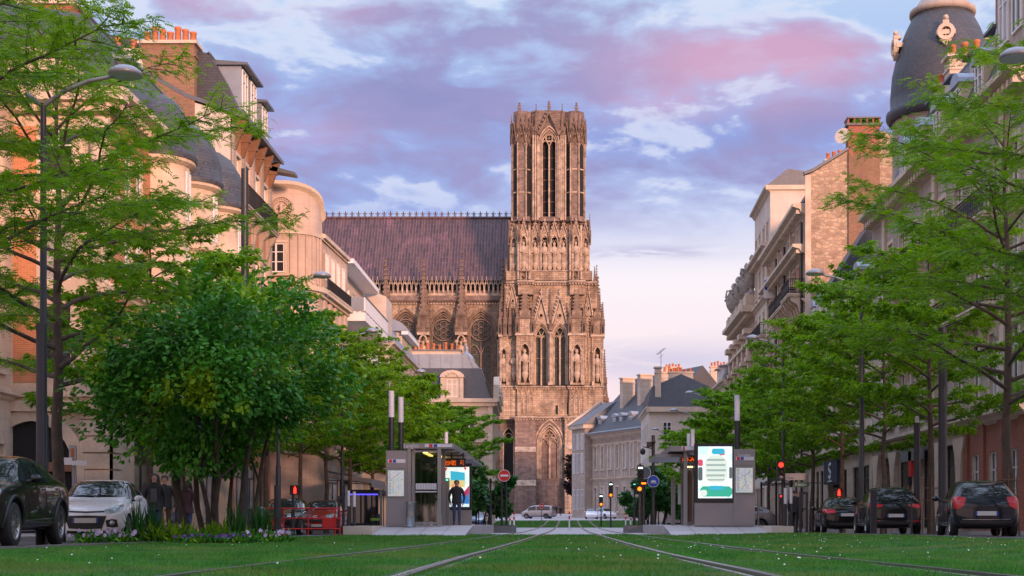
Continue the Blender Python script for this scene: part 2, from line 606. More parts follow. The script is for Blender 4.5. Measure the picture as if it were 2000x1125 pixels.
base = ramp(nt, el, [(0, lin(252, 218, 226)), (.10, lin(254, 231, 238)), (.17, lin(252, 243, 250)), (.215, lin(196, 206, 242)),
                     (.26, lin(146, 164, 226)), (.32, lin(176, 200, 242)), (.40, lin(205, 226, 248)), (.8, lin(196, 210, 244))])
# left half of the sky is bluer at the same height
lf = sstep(nt, az, .02, -.12)
base = mixc(nt, mth(nt, 'MULTIPLY', lf, mth(nt, 'MULTIPLY', sstep(nt, el, .10, .18), sstep(nt, el, .34, .24))), base, lin(158, 176, 232))
n_big = noise(nt, cvec(8, 20, 5.4), 1.0, 7, .56, .3)
n_mid = noise(nt, cvec(19, 46, 7.7), 1.0, 5, .5, .4)
n_wisp = noise(nt, cvec(9, 60, 1.3), 1.0, 6, .6, .6)
band = mth(nt, 'MULTIPLY', sstep(nt, el, .185, .235), sstep(nt, el, .56, .36))
cl = mth(nt, 'ADD', mth(nt, 'MULTIPLY', n_big, .68), mth(nt, 'MULTIPLY', n_mid, .32))
# thick bank over the left and the middle, a clear patch upper right
cl = mth(nt, 'ADD', cl, mth(nt, 'MULTIPLY', gauss(.06, .30, .285, .06), .075))
cl = mth(nt, 'ADD', cl, mth(nt, 'MULTIPLY', gauss(.17, .10, .355, .035), -.16))
cl = mth(nt, 'ADD', cl, mth(nt, 'MULTIPLY', gauss(-.10, .07, .318, .012), -.09))
cl = mth(nt, 'ADD', cl, mth(nt, 'MULTIPLY', gauss(.11, .09, .225, .012), -.05))
dark = mth(nt, 'MULTIPLY', sstep(nt, cl, .47, .60), band)
edge = mth(nt, 'MULTIPLY', mth(nt, 'MULTIPLY', sstep(nt, cl, .36, .44), sstep(nt, cl, .50, .45)), band)
c = mixc(nt, mth(nt, 'MULTIPLY', edge, .62), base, lin(228, 233, 250))
cloudcol = mixc(nt, n_mid, lin(124, 127, 186), lin(172, 160, 205))
c = mixc(nt, mth(nt, 'MULTIPLY', dark, .86), c, cloudcol)
# pink lit undersides
pk = mth(nt, 'ADD', mth(nt, 'MULTIPLY', gauss(.135, .095, .312, .026), 1.25), mth(nt, 'MULTIPLY', gauss(.065, .035, .283, .010), .8))
pk = mth(nt, 'ADD', pk, mth(nt, 'MULTIPLY', gauss(-.22, .09, .345, .02), .7))
pk = mth(nt, 'ADD', pk, mth(nt, 'MULTIPLY', gauss(-.19, .05, .262, .012), .5))
pkm = mth(nt, 'MULTIPLY', pk, sstep(nt, cl, .40, .56), clamp=True)
c = mixc(nt, mth(nt, 'MULTIPLY', pkm, .64), c, lin(232, 172, 198))
# thin low bars of cloud over the pale horizon
b1 = mth(nt, 'MULTIPLY', gauss(.055, .045, .187, .0045), sstep(nt, n_wisp, .38, .55))
b2 = mth(nt, 'MULTIPLY', gauss(.07, .10, .112, .014), sstep(nt, n_wisp, .30, .52))
b3 = mth(nt, 'MULTIPLY', gauss(.03, .05, .205, .008), sstep(nt, n_wisp, .42, .6))
c = mixc(nt, mth(nt, 'MULTIPLY', b1, .75), c, lin(172, 168, 212))
c = mixc(nt, mth(nt, 'MULTIPLY', b2, .6), c, lin(186, 190, 226))
c = mixc(nt, mth(nt, 'MULTIPLY', b3, .6), c, lin(190, 190, 226))
# the physical sky under the clouds
m_ = nd(nt, 'ShaderNodeVectorMath', operation='SCALE')
L(nt, sky.outputs[0], m_.inputs[0])
m_.inputs['Scale'].default_value = .10
mixed = mixc(nt, .93, m_.outputs[0], c)
# added fill for the street: unseen sky overhead and the afterglow behind are brightened
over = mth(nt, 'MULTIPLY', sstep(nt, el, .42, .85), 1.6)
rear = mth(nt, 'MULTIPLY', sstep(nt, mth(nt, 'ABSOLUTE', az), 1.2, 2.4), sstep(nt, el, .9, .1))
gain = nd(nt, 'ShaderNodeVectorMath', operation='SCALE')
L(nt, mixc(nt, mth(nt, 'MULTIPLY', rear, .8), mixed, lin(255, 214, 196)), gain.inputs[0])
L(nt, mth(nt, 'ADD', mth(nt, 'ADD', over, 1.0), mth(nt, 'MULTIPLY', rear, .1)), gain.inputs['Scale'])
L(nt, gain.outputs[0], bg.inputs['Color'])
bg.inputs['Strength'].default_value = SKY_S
# ---------------------------------------------------------------- ground, tracks, lawn
YS = [2, 6, 10, 14, 18, 22, 27, 32, 38, 45, 50, 55, 62, 70, 80, 90, 100, 110, 120, 130, 140, 150, 162, 174, 188, 200, 220, 240, 262, 285, 330, 420, 900, 2500]
sheet('ground', -900, 900, YS, -.06, 'asphalt', 2)
# finer strips that follow the cross-slope near the camera
YN = [y for y in YS if y <= 285]
sheet('road', -13.2, -8.6, YN, 0., 'asphalt', 3)
sheet('road', 8.6, 13.2, YN, 0., 'asphalt', 3)
sheet('pavement', -30, -13.2, YN, .09, 'paving', 3)
sheet('pavement', 13.2, 30, YN, .09, 'paving', 3)
for x0 in (-13.2, 13.08):
 mb = MB()
 for a, b in zip(YN[:-1], YN[1:]):
  for k in range(4):
   pass
  z0, z1 = g(x0, a), g(x0, b)
  x1 = x0 + .12
  mb.add([(x0, a, z0 - .1), (x1, a, z0 - .1), (x1, b, z1 - .1), (x0, b, z1 - .1), (x0, a, z0 + .12), (x1, a, z0 + .12), (x1, b, z1 + .12), (x0, b, z1 + .12)],
               [(4, 5, 6, 7), (0, 4, 7, 3), (1, 2, 6, 5)])
 mb.build('kerb', 'slab')['kind'] = 'structure'
for x0 in (-8.72, 8.6):
 mb = MB()
 for a, b in zip(YN[:-1], YN[1:]):
  z0, z1 = g(x0, a), g(x0, b)
  x1 = x0 + .12
  mb.add([(x0, a, z0 - .1), (x1, a, z0 - .1), (x1, b, z1 - .1), (x0, b, z1 - .1), (x0, a, z0 + .05), (x1, a, z0 + .05), (x1, b, z1 + .05), (x0, b, z1 + .05)],
               [(4, 5, 6, 7), (0, 4, 7, 3), (1, 2, 6, 5)])
 mb.build('kerb', 'concrete')['kind'] = 'structure'
YL = [2, 6, 8, 10, 12, 14, 16, 18, 20, 22, 24.5, 27, 29.5, 32, 35, 38, 41, 45, 48, 50.5, 53, 55.4]
sheet('lawn', -8.6, 8.6, YL, .012, 'lawn', 24)
sheet('crossing', -8.6, 8.6, [55.4, 58, 62, 66, 70, 75, 80, 86, 92, 100, 108, 118, 126], .008, 'slab', 8)
sheet('far_lawn', -8.6, 8.6, [126, 130, 136, 142, 150, 158, 166, 174, 182], .012, 'lawn', 8)
sheet('square', -30, 30, [182, 190, 200, 210, 220, 232, 245, 260, 275, 300], .012, 'slab', 4)
# the meadow-like bulge of sparse strips beside the platforms
X0R = .03
names = ['outermost tram rail of the left track, beside the lawn under the shrub', 'inner tram rail of the left track, bending to the lower edge left of the middle',
         'inner tram rail of the right track, bending to the lower edge right of the middle', 'outermost tram rail of the right track, running past the parked dark cars']
def railx(x, y):
 return x + X0R + .10 * max(0, (16 - y) / 8)
YR = [4, 6, 8, 10, 12, 15, 18, 22, 27, 32, 38, 45, 50, 55, 62, 70, 80, 90, 100, 110, 120, 130, 140, 150, 162, 174, 184]
for lab, x in zip(names, (-2.57, -1.13, 1.13, 2.57)):
 t = thing('tram_rail', lab, 'tram rail', (0, 0, 0), 0, 'tram rails in the lawn')
 sgn = 1 if x > 0 else -1
 for nm, w0, w1, top, mt in (('rail_head', -.030, .030, .034, 'rail'), ('concrete_edging', .036, .095, .022, 'railbed'), ('inner_edging', -.10, -.055, .014, 'railbed')):
  mb = MB()
  vs, fs = [], []
  for y in YR:
   xx = railx(x, y)
   z = g(xx, y)
   a, b = (xx + sgn * w0, xx + sgn * w1)
   a, b = min(a, b), max(a, b)
   vs += [(a, y, z - .1), (a, y, z + top), (b, y, z + top), (b, y, z - .1)]
  for i in range(len(YR) - 1):
   k = i * 4
   fs += [(k, k + 1, k + 5, k + 4), (k + 1, k + 2, k + 6, k + 5), (k + 2, k + 3, k + 7, k + 6)]
  mb.add(vs, [f[::-1] for f in fs])
  mb.build(nm, mt, t)

def cards(name, V, mat, parent=None, quads=True, sm=False):
 """mesh from an (n,4,3) array of leaf or blade quads"""
 n = len(V)
 k = V.shape[1]
 me = bpy.data.meshes.new(name)
 me.vertices.add(n * k)
 me.vertices.foreach_set('co', V.reshape(-1).astype(np.float32))
 me.loops.add(n * k)
 me.loops.foreach_set('vertex_index', np.arange(n * k, dtype=np.int32))
 me.polygons.add(n)
 me.polygons.foreach_set('loop_start', np.arange(0, n * k, k, dtype=np.int32))
 me.polygons.foreach_set('loop_total', np.full(n, k, dtype=np.int32))
 me.materials.append(M[mat])
 me.update(calc_edges=True)
 return me

rs = np.random.RandomState(5)
def near_rail(x, y):
 q = np.abs(np.abs(x[:, None] - X0R) - np.array([1.13, 2.57])[None, :]).min(1)
 return q
def scatter_blades(y0, y1, dens, h0, h1, w, xlim=8.55, fov=True):
 hw = (lambda y: np.minimum(xlim, np.maximum(.42 * y + .5, 1)))
 A = 2 * xlim * (y1 - y0)
 n = int(A * dens)
 y = rs.uniform(y0, y1, n)
 x = rs.uniform(-xlim, xlim, n)
 ok = (x > -(CX + 25) / F * y - .3) & (x < (2025 - CX) / F * y + .3)
 nr = near_rail(x, y)
 ok &= (nr > .085) | (rs.rand(n) < .06)
 x, y, nr = x[ok], y[ok], nr[ok]
 n = len(x)
 z = gz(x, y) + .008
 patch = .75 + .5 * np.sin(x * 1.9 + np.sin(y * .8) * 2) * np.sin(y * 1.3 + x * .6)
 h = rs.uniform(h0, h1, n) * np.clip(patch, .55, 1.25)
 h *= np.where(nr < .28, .8, 1.0)
 a = rs.uniform(0, 2 * PI, n)
 lean = rs.uniform(.1, .75, n) * h
 la = rs.uniform(0, 2 * PI, n)
 dx, dy = np.cos(a) * w / 2, np.sin(a) * w / 2
 V = np.zeros((n, 4, 3))
 V[:, 0] = np.stack([x - dx, y - dy, z], 1)
 V[:, 1] = np.stack([x + dx, y + dy, z], 1)
 V[:, 2] = np.stack([x + dx * .45 + np.cos(la) * lean * .55, y + dy * .45 + np.sin(la) * lean * .55, z + h * .66], 1)
 V[:, 3] = np.stack([x + np.cos(la) * lean, y + np.sin(la) * lean, z + h], 1)
 return V
GR = np.concatenate([
 scatter_blades(8.3, 12.5, 1700, .022, .062, .006),
 scatter_blades(12.5, 18, 1000, .024, .062, .008),
 scatter_blades(18, 28, 420, .026, .062, .010),
 scatter_blades(28, 40, 210, .03, .07, .016),
 scatter_blades(40, 55.3, 110, .03, .075, .024)])
o = put('grass', cards('grass', GR, 'blade'))
tag(o, 'short green grass growing between and beside the tram rails', 'grass', kind='stuff')
FG = scatter_blades(126, 181, 22, .05, .09, .08)
o = put('grass', cards('far_grass', FG, 'blade'))
tag(o, 'grass strip beyond the paved crossing, towards the church', 'grass', kind='stuff')
# daisies sprinkled over the lawn
n = 300
y = rs.uniform(11, 50, n); x = rs.uniform(-8.3, 8.3, n)
x = np.where(rs.rand(n) < .55, np.abs(x), x)
ok = near_rail(x, y) > .2
x, y = x[ok], y[ok]
z = gz(x, y) + rs.uniform(.035, .06, len(x))
r = rs.uniform(.005, .011, len(x))
V = np.stack([np.stack([x + r * math.cos(k * PI / 3), y + r * .7 * math.sin(k * PI / 3), z + r * math.sin(k * PI / 3) * .7], 1) for k in range(6)], 1)
o = put('daisies', cards('daisies', V, 'daisy'))
tag(o, 'tiny white daisies dotted over the lawn', 'daisies', kind='stuff')
# ---------------------------------------------------------------- the church
CY0 = 285.0
S = CY0 / F
cath = thing('cathedral', 'gothic stone cathedral with one tall tower and a steep lead nave roof closing the street', 'cathedral', (-3.49, CY0, g(0, CY0)))
def tx(px): return (px - 1076) * S
def tz(py): return (CZ + (CY - py) * S) - g(0, CY0)

tower = put('tower', None, cath)
# --- reusable carved pieces
def statue_mesh():
 mb = MB()
 prof = [(.30, 0), (.55, .02), (.58, .25), (.44, .3), (.40, .55), (.47, .9), (.42, 1.6), (.50, 2.3), (.52, 2.75), (.40, 3.0), (.16, 3.12), (.15, 3.2), (.23, 3.3), (.26, 3.48), (.22, 3.66), (.1, 3.78)]
 n = 12
 vs, fs = [], []
 for i, (r, z) in enumerate(prof):
  for k in range(n):
   t = 2 * PI * k / n
   fold = 1 + (.12 * math.cos(5 * t + z * 2) if .3 < z < 2.4 else 0)
   vs.append((r * math.cos(t) * fold + .06 * math.sin(z * 1.5), r * .7 * math.sin(t) * fold, z))
 for i in range(len(prof) - 1):
  for k in range(n):
   fs.append((i * n + k, i * n + (k + 1) % n, (i + 1) * n + (k + 1) % n, (i + 1) * n + k))
 mb.add(vs, fs, 0, True)
 mb.path([(-.48, 0, 2.75), (-.60, -.15, 2.1), (-.25, -.45, 1.95), (.1, -.48, 2.15)], [.17, .16, .12, .09], 6)
 mb.path([(.48, 0, 2.75), (.60, -.1, 2.1), (.35, -.42, 1.7)], [.17, .15, .09], 6)
 mb.lathe([(.18, -1.1), (.3, -.6), (.52, -.12), (.55, 0)], 8)
 return mb.mesh('statue', 'cath_carved')
def pinnacle_mesh(h=6., w=.9, crockets=7, shaft=.35):
 mb = MB()
 hs = h * shaft
 mb.box(-w / 2, w / 2, -w / 2, w / 2, 0, hs)
 for sx in (-1, 1):
  mb.prism([(-w * .62, hs * .82), (w * .62, hs * .82), (0, hs * 1.35)], 'y', -w * .56 if sx < 0 else w * .5, -w * .5 if sx < 0 else w * .56)
 mb.prism([(-w * .6, hs * .82), (w * .6, hs * .82), (0, hs * 1.35)], 'x', -w * .55, w * .55)
 mb.prism([(-w * .22, hs * .12), (w * .22, hs * .12), (w * .22, hs * .6), (0, hs * .78), (-w * .22, hs * .6)], 'y', -w * .53, -w * .501, 1)
 b = w * .42
 mb.lathe([(b * 1.2, hs), (.05, h * .95)], 4, rot=PI / 4, smooth=False)
 for i in range(crockets):
  f = (i + .4) / crockets
  z = hs + (h * .93 - hs) * f
  r = b * .95 * (1 - f) + .06
  for q in range(4):
   a = PI / 4 + q * PI / 2
   x, y = r * 1.15 * math.cos(a), r * 1.15 * math.sin(a)
   c = w * .115
   mb.box(x - c, x + c, y - c, y + c, z, z + c * 1.9, taper=c * .5)
 mb.box(-w * .16, w * .16, -w * .06, w * .06, h * .955, h * .985)
 mb.ball((0, 0, h * .99), w * .12, n=6)
 mb.ball((0, 0, h * .93), w * .13, n=6)
 return mb.mesh('pinnacle', ['cath_spire', 'void'])
def gable_mesh(w, h, thick=.4, tref=True, mat='cath_carved'):
 mb = MB()
 mb.rib([(-w / 2, 0), (0, h), (w / 2, 0)], 0, w * .13, thick)
 if tref:
  mb.prism([(-w * .40, .02), (w * .40, .02), (0, h * .80)], 'y', 0, .25)
  mb.rib(ring(0, h * .30, w * .13, 12), 0, w * .06, thick * .6, closed=True)
  mb.add([(x, -.02, z) for x, z in ring(0, h * .30, w * .115, 12)], [tuple(range(12))[::-1]], 1)
 k = max(3, int(h / .7))
 for i in range(k):
  f = (i + .5) / k
  for sg in (-1, 1):
   x, z = sg * (w / 2 * (1 - f) + w * .07), h * f + .05
   c = w * .045 + .04
   mb.box(x - c, x + c, -thick * .7, -thick * .1, z, z + c * 2.2, taper=c * .4)
 mb.box(-.1, .1, -thick * .6, -thick * .2, h, h + h * .22)
 mb.box(-w * .09, w * .09, -thick * .65, -thick * .15, h + h * .12, h + h * .17)
 mb.ball((0, -thick * .4, h + h * .24), w * .06, n=6)
 return mb.mesh('gable', [mat, 'void'])
ST = statue_mesh()
PIN = pinnacle_mesh()
PIN_T = pinnacle_mesh(8., .8, 11, .28)
PIN_T.materials[1] = M['cath_spire']
PIN_S = pinnacle_mesh(3.2, .5, 4, .4)
GAB_B = gable_mesh(3.6, 5.6, .5)
GAB_S = gable_mesh(2.2, 3.2, .35)
GAB_T = gable_mesh(2.2, 3.2, .35, True, 'cath_spire')
def sub(name, me, x, y, z, sc=1., rz=0., par=None):
 return put(name, me, par or tower, (x, y, z), rz, sc)

# --- masonry of the tower
mb = MB()      # 0 stone 1 stone darkened by soot and painted shade 2 carved 3 void
D = 15.0
zb = {k: tz(k) for k in (1003, 960, 880, 815, 812, 808, 760, 755, 750, 655, 600, 555, 548, 545, 425, 235, 210)}
# lowest stage: great buttresses with sloped set-offs, blind window bay between them
def buttress(px0, px1, yb, segs, mi):
 x0, x1 = tx(px0), tx(px1)
 for (p0, p1, y) in segs:
  mb.box(x0, x1, y, yb, tz(p0), tz(p1), mi)
 for (a, b) in zip(segs[:-1], segs[1:]):
  z = tz(a[1])
  mb.prism([(a[2], z), (b[2], z), (b[2], z + .9 * (b[2] - a[2]) + .3)], 'x', x0, x1, 2)
  mb.prism([(a[2] - .12, z - .18), (b[2], z - .18), (b[2], z + .02), (a[2] - .12, z + .02)], 'x', x0 - .1, x1 + .1, 2)
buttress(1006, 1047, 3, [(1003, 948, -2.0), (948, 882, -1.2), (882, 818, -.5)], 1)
buttress(1103, 1141, 3, [(1003, 946, -1.8), (946, 876, -1.1), (876, 818, -.5)], 0)
buttress(1156, 1178, 6, [(1003, 950, 1.5), (950, 818, 2.0)], 0)
mb.box(tx(975), tx(1006), 2.8, D, tz(1003), tz(975), 1)
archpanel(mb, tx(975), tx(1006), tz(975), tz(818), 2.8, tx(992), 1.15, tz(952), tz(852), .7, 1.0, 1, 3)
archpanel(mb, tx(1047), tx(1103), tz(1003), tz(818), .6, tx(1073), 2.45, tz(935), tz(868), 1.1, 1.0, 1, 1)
mb.box(tx(1141), tx(1172), 2.2, D, tz(1003), tz(818), 0)
for k, wv in enumerate((.35, .28, .22)):
 h_ = 2.45 - .05 - k * .32
 mb.rib([(tx(1073) - h_, tz(935))] + arch(tx(1073), tz(868), h_) + [(tx(1073) + h_, tz(935))], .75 + k * .3, wv, .25, 2)
 if k == 0:
  h_ = 2.9
  mb.rib(arch(tx(1073), tz(868), h_), .6, .3, .22, 2)
cx_ = tx(1073)
for sg in (-1, 1):
 mb.rib([(cx_ + sg * .92 - .78, tz(935))] + arch(cx_ + sg * .92, tz(872), .80) + [(cx_ + sg * .92 + .78, tz(935))], 1.66, .2, .3, 2)
mb.rib(ring(cx_, tz(851), 1.22), 1.66, .22, .3, 2, True)
for q in range(6):
 a = q * PI / 3
 mb.rib(ring(cx_ + .68 * math.cos(a), tz(851) + .68 * math.sin(a), .42, 10), 1.66, .12, .22, 2, True)
mb.rib([(cx_, tz(948)), (cx_, tz(860))], 1.66, .2, .55, 2)
mb.rib([(tx(992) - 1.1, tz(952))] + arch(tx(992), tz(852), 1.1) + [(tx(992) + 1.1, tz(952))], 3.2, .3, .35, 2)
mb.rib(ring(tx(992), tz(852), .8, 14), 3.5, .16, .25, 2, True)
# string course and the plain stage with little blind arcades
def course(px0, px1, y, z, h=.35, pr=.3, dent=True, back=4.):
 x0, x1 = tx(px0), tx(px1)
 mb.prism([(y, z), (y - pr, z + h * .4), (y - pr, z + h * .75), (y, z + h), (y + back, z + h), (y + back, z)], 'x', x0, x1, 2)
 if dent:
  n_ = int((x1 - x0) / .55)
  for i in range(n_):
   xx = x0 + (i + .5) * (x1 - x0) / n_
   mb.box(xx - .14, xx + .14, y - pr * .8, y + .1, z - .26, z - .002, 2)
course(973, 1006, 2.6, tz(818), .5, .4, True, 8)
course(1004, 1049, -.5, tz(818), .5, .35)
course(1047, 1103, .6, tz(818), .5, .4)
course(1101, 1143, -.5, tz(818), .5, .35)
course(1141, 1182, 2.0, tz(818), .5, .4)
mb.box(tx(975), tx(1178), 1.0, D, tz(818), tz(757), 0)
for p0, p1 in ((1010, 1042), (1112, 1141)):
 x0, x1 = tx(p0), tx(p1)
 mb.box(x0, x1, .35, 1.5, tz(813), tz(757), 0)
 for i in range(3):
  cc = x0 + (i + .5) * (x1 - x0) / 3
  mb.rib([(cc - .42, tz(808))] + arch(cc, tz(781), .42, 1.0, 5) + [(cc + .42, tz(808))], .36, .14, .22, 2)
  mb.rib([(cc - .5, tz(777)), (cc, tz(762)), (cc + .5, tz(777))], .36, .12, .2, 2)
mb.box(tx(1085), tx(1089.5), .985, 1.02, tz(808), tz(791), 3)
mb.rib([(tx(1083.6), tz(808))] + arch(tx(1087.2), tz(792), .36, 1, 4) + [(tx(1090.8), tz(808))], 1.0, .16, .1, 2)
mb.box(tx(1107), tx(1109.3), .985, 1.02, tz(808), tz(786), 3)
course(973, 1008, 1.0, tz(757), .45, .35)
course(1006, 1046, .35, tz(757), .45, .35)
course(1042, 1112, 1.0, tz(757), .45, .35)
course(1108, 1146, .35, tz(757), .45, .35)
course(1144, 1181, 1.0, tz(757), .45, .35)
# great window stage
zs0, zt0 = tz(752), tz(553)
def pier(p0, p1, y, top=600, niche=True, statue=True, ap=660):
 x0, x1 = tx(p0), tx(p1)
 c_ = (x0 + x1) / 2
 hw = (x1 - x0) * .27
 archpanel(mb, x0, x1, zs0, tz(ap - 4), y, c_, hw, tz(748), tz(ap + 26), 1.1, 1.0, 0, 0)
 mb.box(x0, x1, y + 1.1, y + 3, zs0, tz(ap - 4), 0)
 mb.quad((x0, y, zs0), (x0, y, tz(ap - 4)), (x0, y + 1.2, tz(ap - 4)), (x0, y + 1.2, zs0), 0)
 mb.quad((x1, y, zs0), (x1, y + 1.2, zs0), (x1, y + 1.2, tz(ap - 4)), (x1, y, tz(ap - 4)), 0)
 mb.rib([(c_ - hw, tz(744))] + arch(c_, tz(ap + 26), hw, 1, 6) + [(c_ + hw, tz(744))], y, .22, .2, 2)
 for sg in (-1, 1):
  mb.path([(c_ + sg * (hw + .28), y - .12, tz(748)), (c_ + sg * (hw + .28), y - .12, tz(ap + 28))], .14, 6, 2)
  mb.box(c_ + sg * (hw + .28) - .24, c_ + sg * (hw + .28) + .24, y - .36, y + .05, tz(ap + 28), tz(ap + 24), 2)
  mb.box(c_ + sg * (hw + .28) - .24, c_ + sg * (hw + .28) + .24, y - .36, y + .05, tz(752), tz(744), 2)
 mb.box(x0 - .25, x1 + .25, y - .35, y + 2.5, tz(ap - 4), tz(ap - 8), 2)
 if statue:
  sub('statue', ST, c_, y + .25, tz(732), 1.35 if p1 - p0 > 24 else 1.15, rnd.uniform(-.3, .3))
 # tapering crocketed spire above the niche
 zz = tz(ap - 8)
 w_ = (x1 - x0) * .62
 hh = tz(548) - zz
 mb.box(c_ - w_ / 2, c_ + w_ / 2, y + .2, y + 2.2, zz, zz + hh * .42, 0)
 sub('pinnacle', PIN_T, c_, y + .9, zz + hh * .02, (w_ / .62, 1.6, (hh * 1.1) / 8))
 for sg in (-1, 1):
  sub('pinnacle', PIN, c_ + sg * (x1 - x0) * .45, y + .25, zz, (.85, .85, hh * .62 / 6))
pier(1009, 1042, -.6)
pier(1112, 1142, -.6)
pier(975, 992, 1.6)
pier(1156, 1179, 1.4, True)
mb.box(tx(989), tx(1011), 1.72, 4, zs0, tz(575), 0)          # plain pier with one slim figure in relief
sub('statue', ST, tx(1004), 1.35, tz(730), 1.1)
sub('gable', GAB_S, tx(1004), 1.66, tz(668), .8)
sub('gable', GAB_S, tx(1001), 1.32, tz(600), (1.0, 1, 1.5))
for pxx in (986, 996, 1008, 1012):
 sub('pinnacle', PIN_T, tx(pxx), 1.3, tz(655), (.9, .9, (tz(560) - tz(655)) / 8))
mb.box(tx(1141), tx(1158), 1.8, 5, zs0, tz(553), 0)
mb.rib([(tx(1144), tz(745))] + arch(tx(1150), tz(632), .62, 1.5, 6) + [(tx(1156), tz(745))], 1.8, .2, .25, 2)
mb.rib([(tx(1150), tz(745)), (tx(1150), tz(650))], 1.8, .16, .22, 2)
for q in (628, 640):
 mb.rib(ring(tx(1150), tz(q), .42, 10), 1.8, .13, .2, 2, True)
sub('gable', GAB_S, tx(1150), 1.32, tz(615), (.75, 1, 1.55))
# paired great windows
for c_px in (1057, 1093.5):
 cc = tx(c_px)
 hw = 13.6 * S
 zsp = tz(658)
 x0, x1 = (tx(1041), tx(1075.2)) if c_px < 1075 else (tx(1075.2), tx(1113))
 archpanel(mb, x0, x1, zs0, tz(600), .9, cc, hw, tz(752), zsp, 1.6, 1.12, 0, None)
 for k in range(3):
  h_ = hw - .02 + .2 - k * .22
  mb.rib([(cc - h_, tz(750))] + arch(cc, zsp, h_, 1.12) + [(cc + h_, tz(750))], .9 + k * .35, .2, .22, 2)
 win = MB()
 loop = [(cc - hw, tz(752))] + arch(cc, zsp, hw, 1.12) + [(cc + hw, tz(752))]
 win.add([(p[0], 2.45, p[1]) for p in loop], [tuple(range(len(loop)))[::-1]])
 wo = win.build('window', 'cath_glass', tower)
 tr = MB()
 for sg in (-1, 1):
  h_ = hw * .47
  tr.rib([(cc + sg * hw * .5 - h_, tz(750))] + arch(cc + sg * hw * .5, tz(664), h_) + [(cc + sg * hw * .5 + h_, tz(750))], 2.1, .14, .35)
  tr.rib([(cc + sg * hw * .5 - h_, tz(660)), (cc + sg * hw * .5 - h_ * .5, tz(652)), (cc + sg * hw * .5, tz(658)), (cc + sg * hw * .5 + h_ * .5, tz(652)), (cc + sg * hw * .5 + h_, tz(660))], 2.1, .1, .3)
 tr.rib([(cc, tz(752)), (cc, tz(655))], 2.1, .3, .6)
 tr.rib([(cc, tz(655)), (cc - hw * .55, tz(640)), (cc - hw * .2, tz(632))], 2.1, .14, .4)
 tr.rib([(cc, tz(655)), (cc + hw * .55, tz(640)), (cc + hw * .2, tz(632))], 2.1, .14, .4)
 tr.rib(ring(cc, tz(634), hw * .34, 14), 2.1, .15, .4, closed=True)
 tr.box(cc - hw, cc + hw, 2.2, 2.35, tz(697.6), tz(697))
 tr.build('tracery', 'cath_carved', tower)
 sub('gable', GAB_B, cc, .75, tz(632), (.86, 1, 1.0))
mb.path([(tx(1075.2), .45, tz(752)), (tx(1075.2), .45, tz(650))], .32, 8, 2)
for dx in (-.32, .32):
 mb.path([(tx(1075.2) + dx, .65, tz(752)), (tx(1075.2) + dx, .65, tz(650))], .16, 6, 2)
mb.box(tx(1070.5), tx(1080), .1, 1.0, tz(752), tz(746), 2)
mb.box(tx(1071), tx(1079.5), .1, 1.0, tz(652), tz(648), 2)
sub('pinnacle', PIN_T, tx(1075), .55, tz(645), (.8, .8, (tz(562) - tz(645)) / 8))
mb.box(tx(985), tx(1166), 1.4, D, tz(600), tz(553), 0)
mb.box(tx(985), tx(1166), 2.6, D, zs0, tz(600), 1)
mb.box(tx(1041), tx(1113), 1.0, 3, tz(600.5), tz(553), 0)
course(988, 1012, 1.2, tz(553), .6, .4)
course(1010, 1044, -.2, tz(553), .6, .35)
course(1042, 1113, .9, tz(553), .6, .4)
course(1111, 1144, -.2, tz(553), .6, .35)
course(1142, 1166, 1.2, tz(553), .6, .4)
mb.box(tx(1012), tx(1042), 0, 3, tz(575), tz(553), 0)
mb.box(tx(1113), tx(1142), 0, 3, tz(575), tz(553), 0)
# statue gallery
zg0, zg1 = tz(546), tz(425)
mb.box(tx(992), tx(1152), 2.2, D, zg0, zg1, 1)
mb.box(tx(988), tx(1157), .8, D, zg0, tz(528), 0)
niches = [(1003, 13, 1.8), (1023, 14, .2), (1045, 15, 1.2), (1064, 17, 1.0), (1083, 17, 1.0), (1101, 15, 1.2), (1125, 14, .2), (1144, 13, 1.8)]
for i, (c_px, wp, y) in enumerate(niches):
 cc, hw = tx(c_px), wp * S / 2 * .78
 x0, x1 = tx(c_px - wp * .62), tx(c_px + wp * .62)
 archpanel(mb, x0, x1, tz(528), tz(450), y, cc, hw, tz(527), tz(470), 1.0, 1.15, 0, 3 if i in (3, 4) else 0)
 mb.quad((x0, y, tz(528)), (x0, y, tz(450)), (x0, y + 1.4, tz(450)), (x0, y + 1.4, tz(528)), 0)
 mb.quad((x1, y, tz(528)), (x1, y + 1.4, tz(528)), (x1, y + 1.4, tz(450)), (x1, y, tz(450)), 0)
 mb.rib([(cc - hw, tz(525))] + arch(cc, tz(470), hw, 1.15, 6) + [(cc + hw, tz(525))], y, .2, .22, 2)
 mb.rib([(cc - hw * .8, tz(472)), (cc - hw * .3, tz(466)), (cc, tz(470)), (cc + hw * .3, tz(466)), (cc + hw * .8, tz(472))], y + .3, .14, .2, 2)
 for sg in (-1, 1):
  mb.path([(cc + sg * (hw + .22), y - .1, tz(527)), (cc + sg * (hw + .22), y - .1, tz(470))], .12, 6, 2)
 sub('statue', ST, cc, y + .1, tz(516), 1.22, rnd.uniform(-.4, .4))
 sub('gable', GAB_S, cc, y + .1, tz(462), (wp * S * 1.15 / 2.2, 1, (tz(432) - tz(462)) / 3.2))
 sub('pinnacle', PIN, tx(c_px - wp * .66), y - .1, tz(475), (.6, .6, (tz(420 if i in (1, 6) else 428) - tz(475)) / 6))
 # little blind tracery below each figure
 mb.rib([(cc - hw, tz(545)), (cc - hw, tz(530)), (cc, tz(522)), (cc + hw, tz(530)), (cc + hw, tz(545))], y + .02, .16, .18, 2)
sub('pinnacle', PIN, tx(1152), 1.6, tz(475), (.6, .6, (tz(415) - tz(475)) / 6))
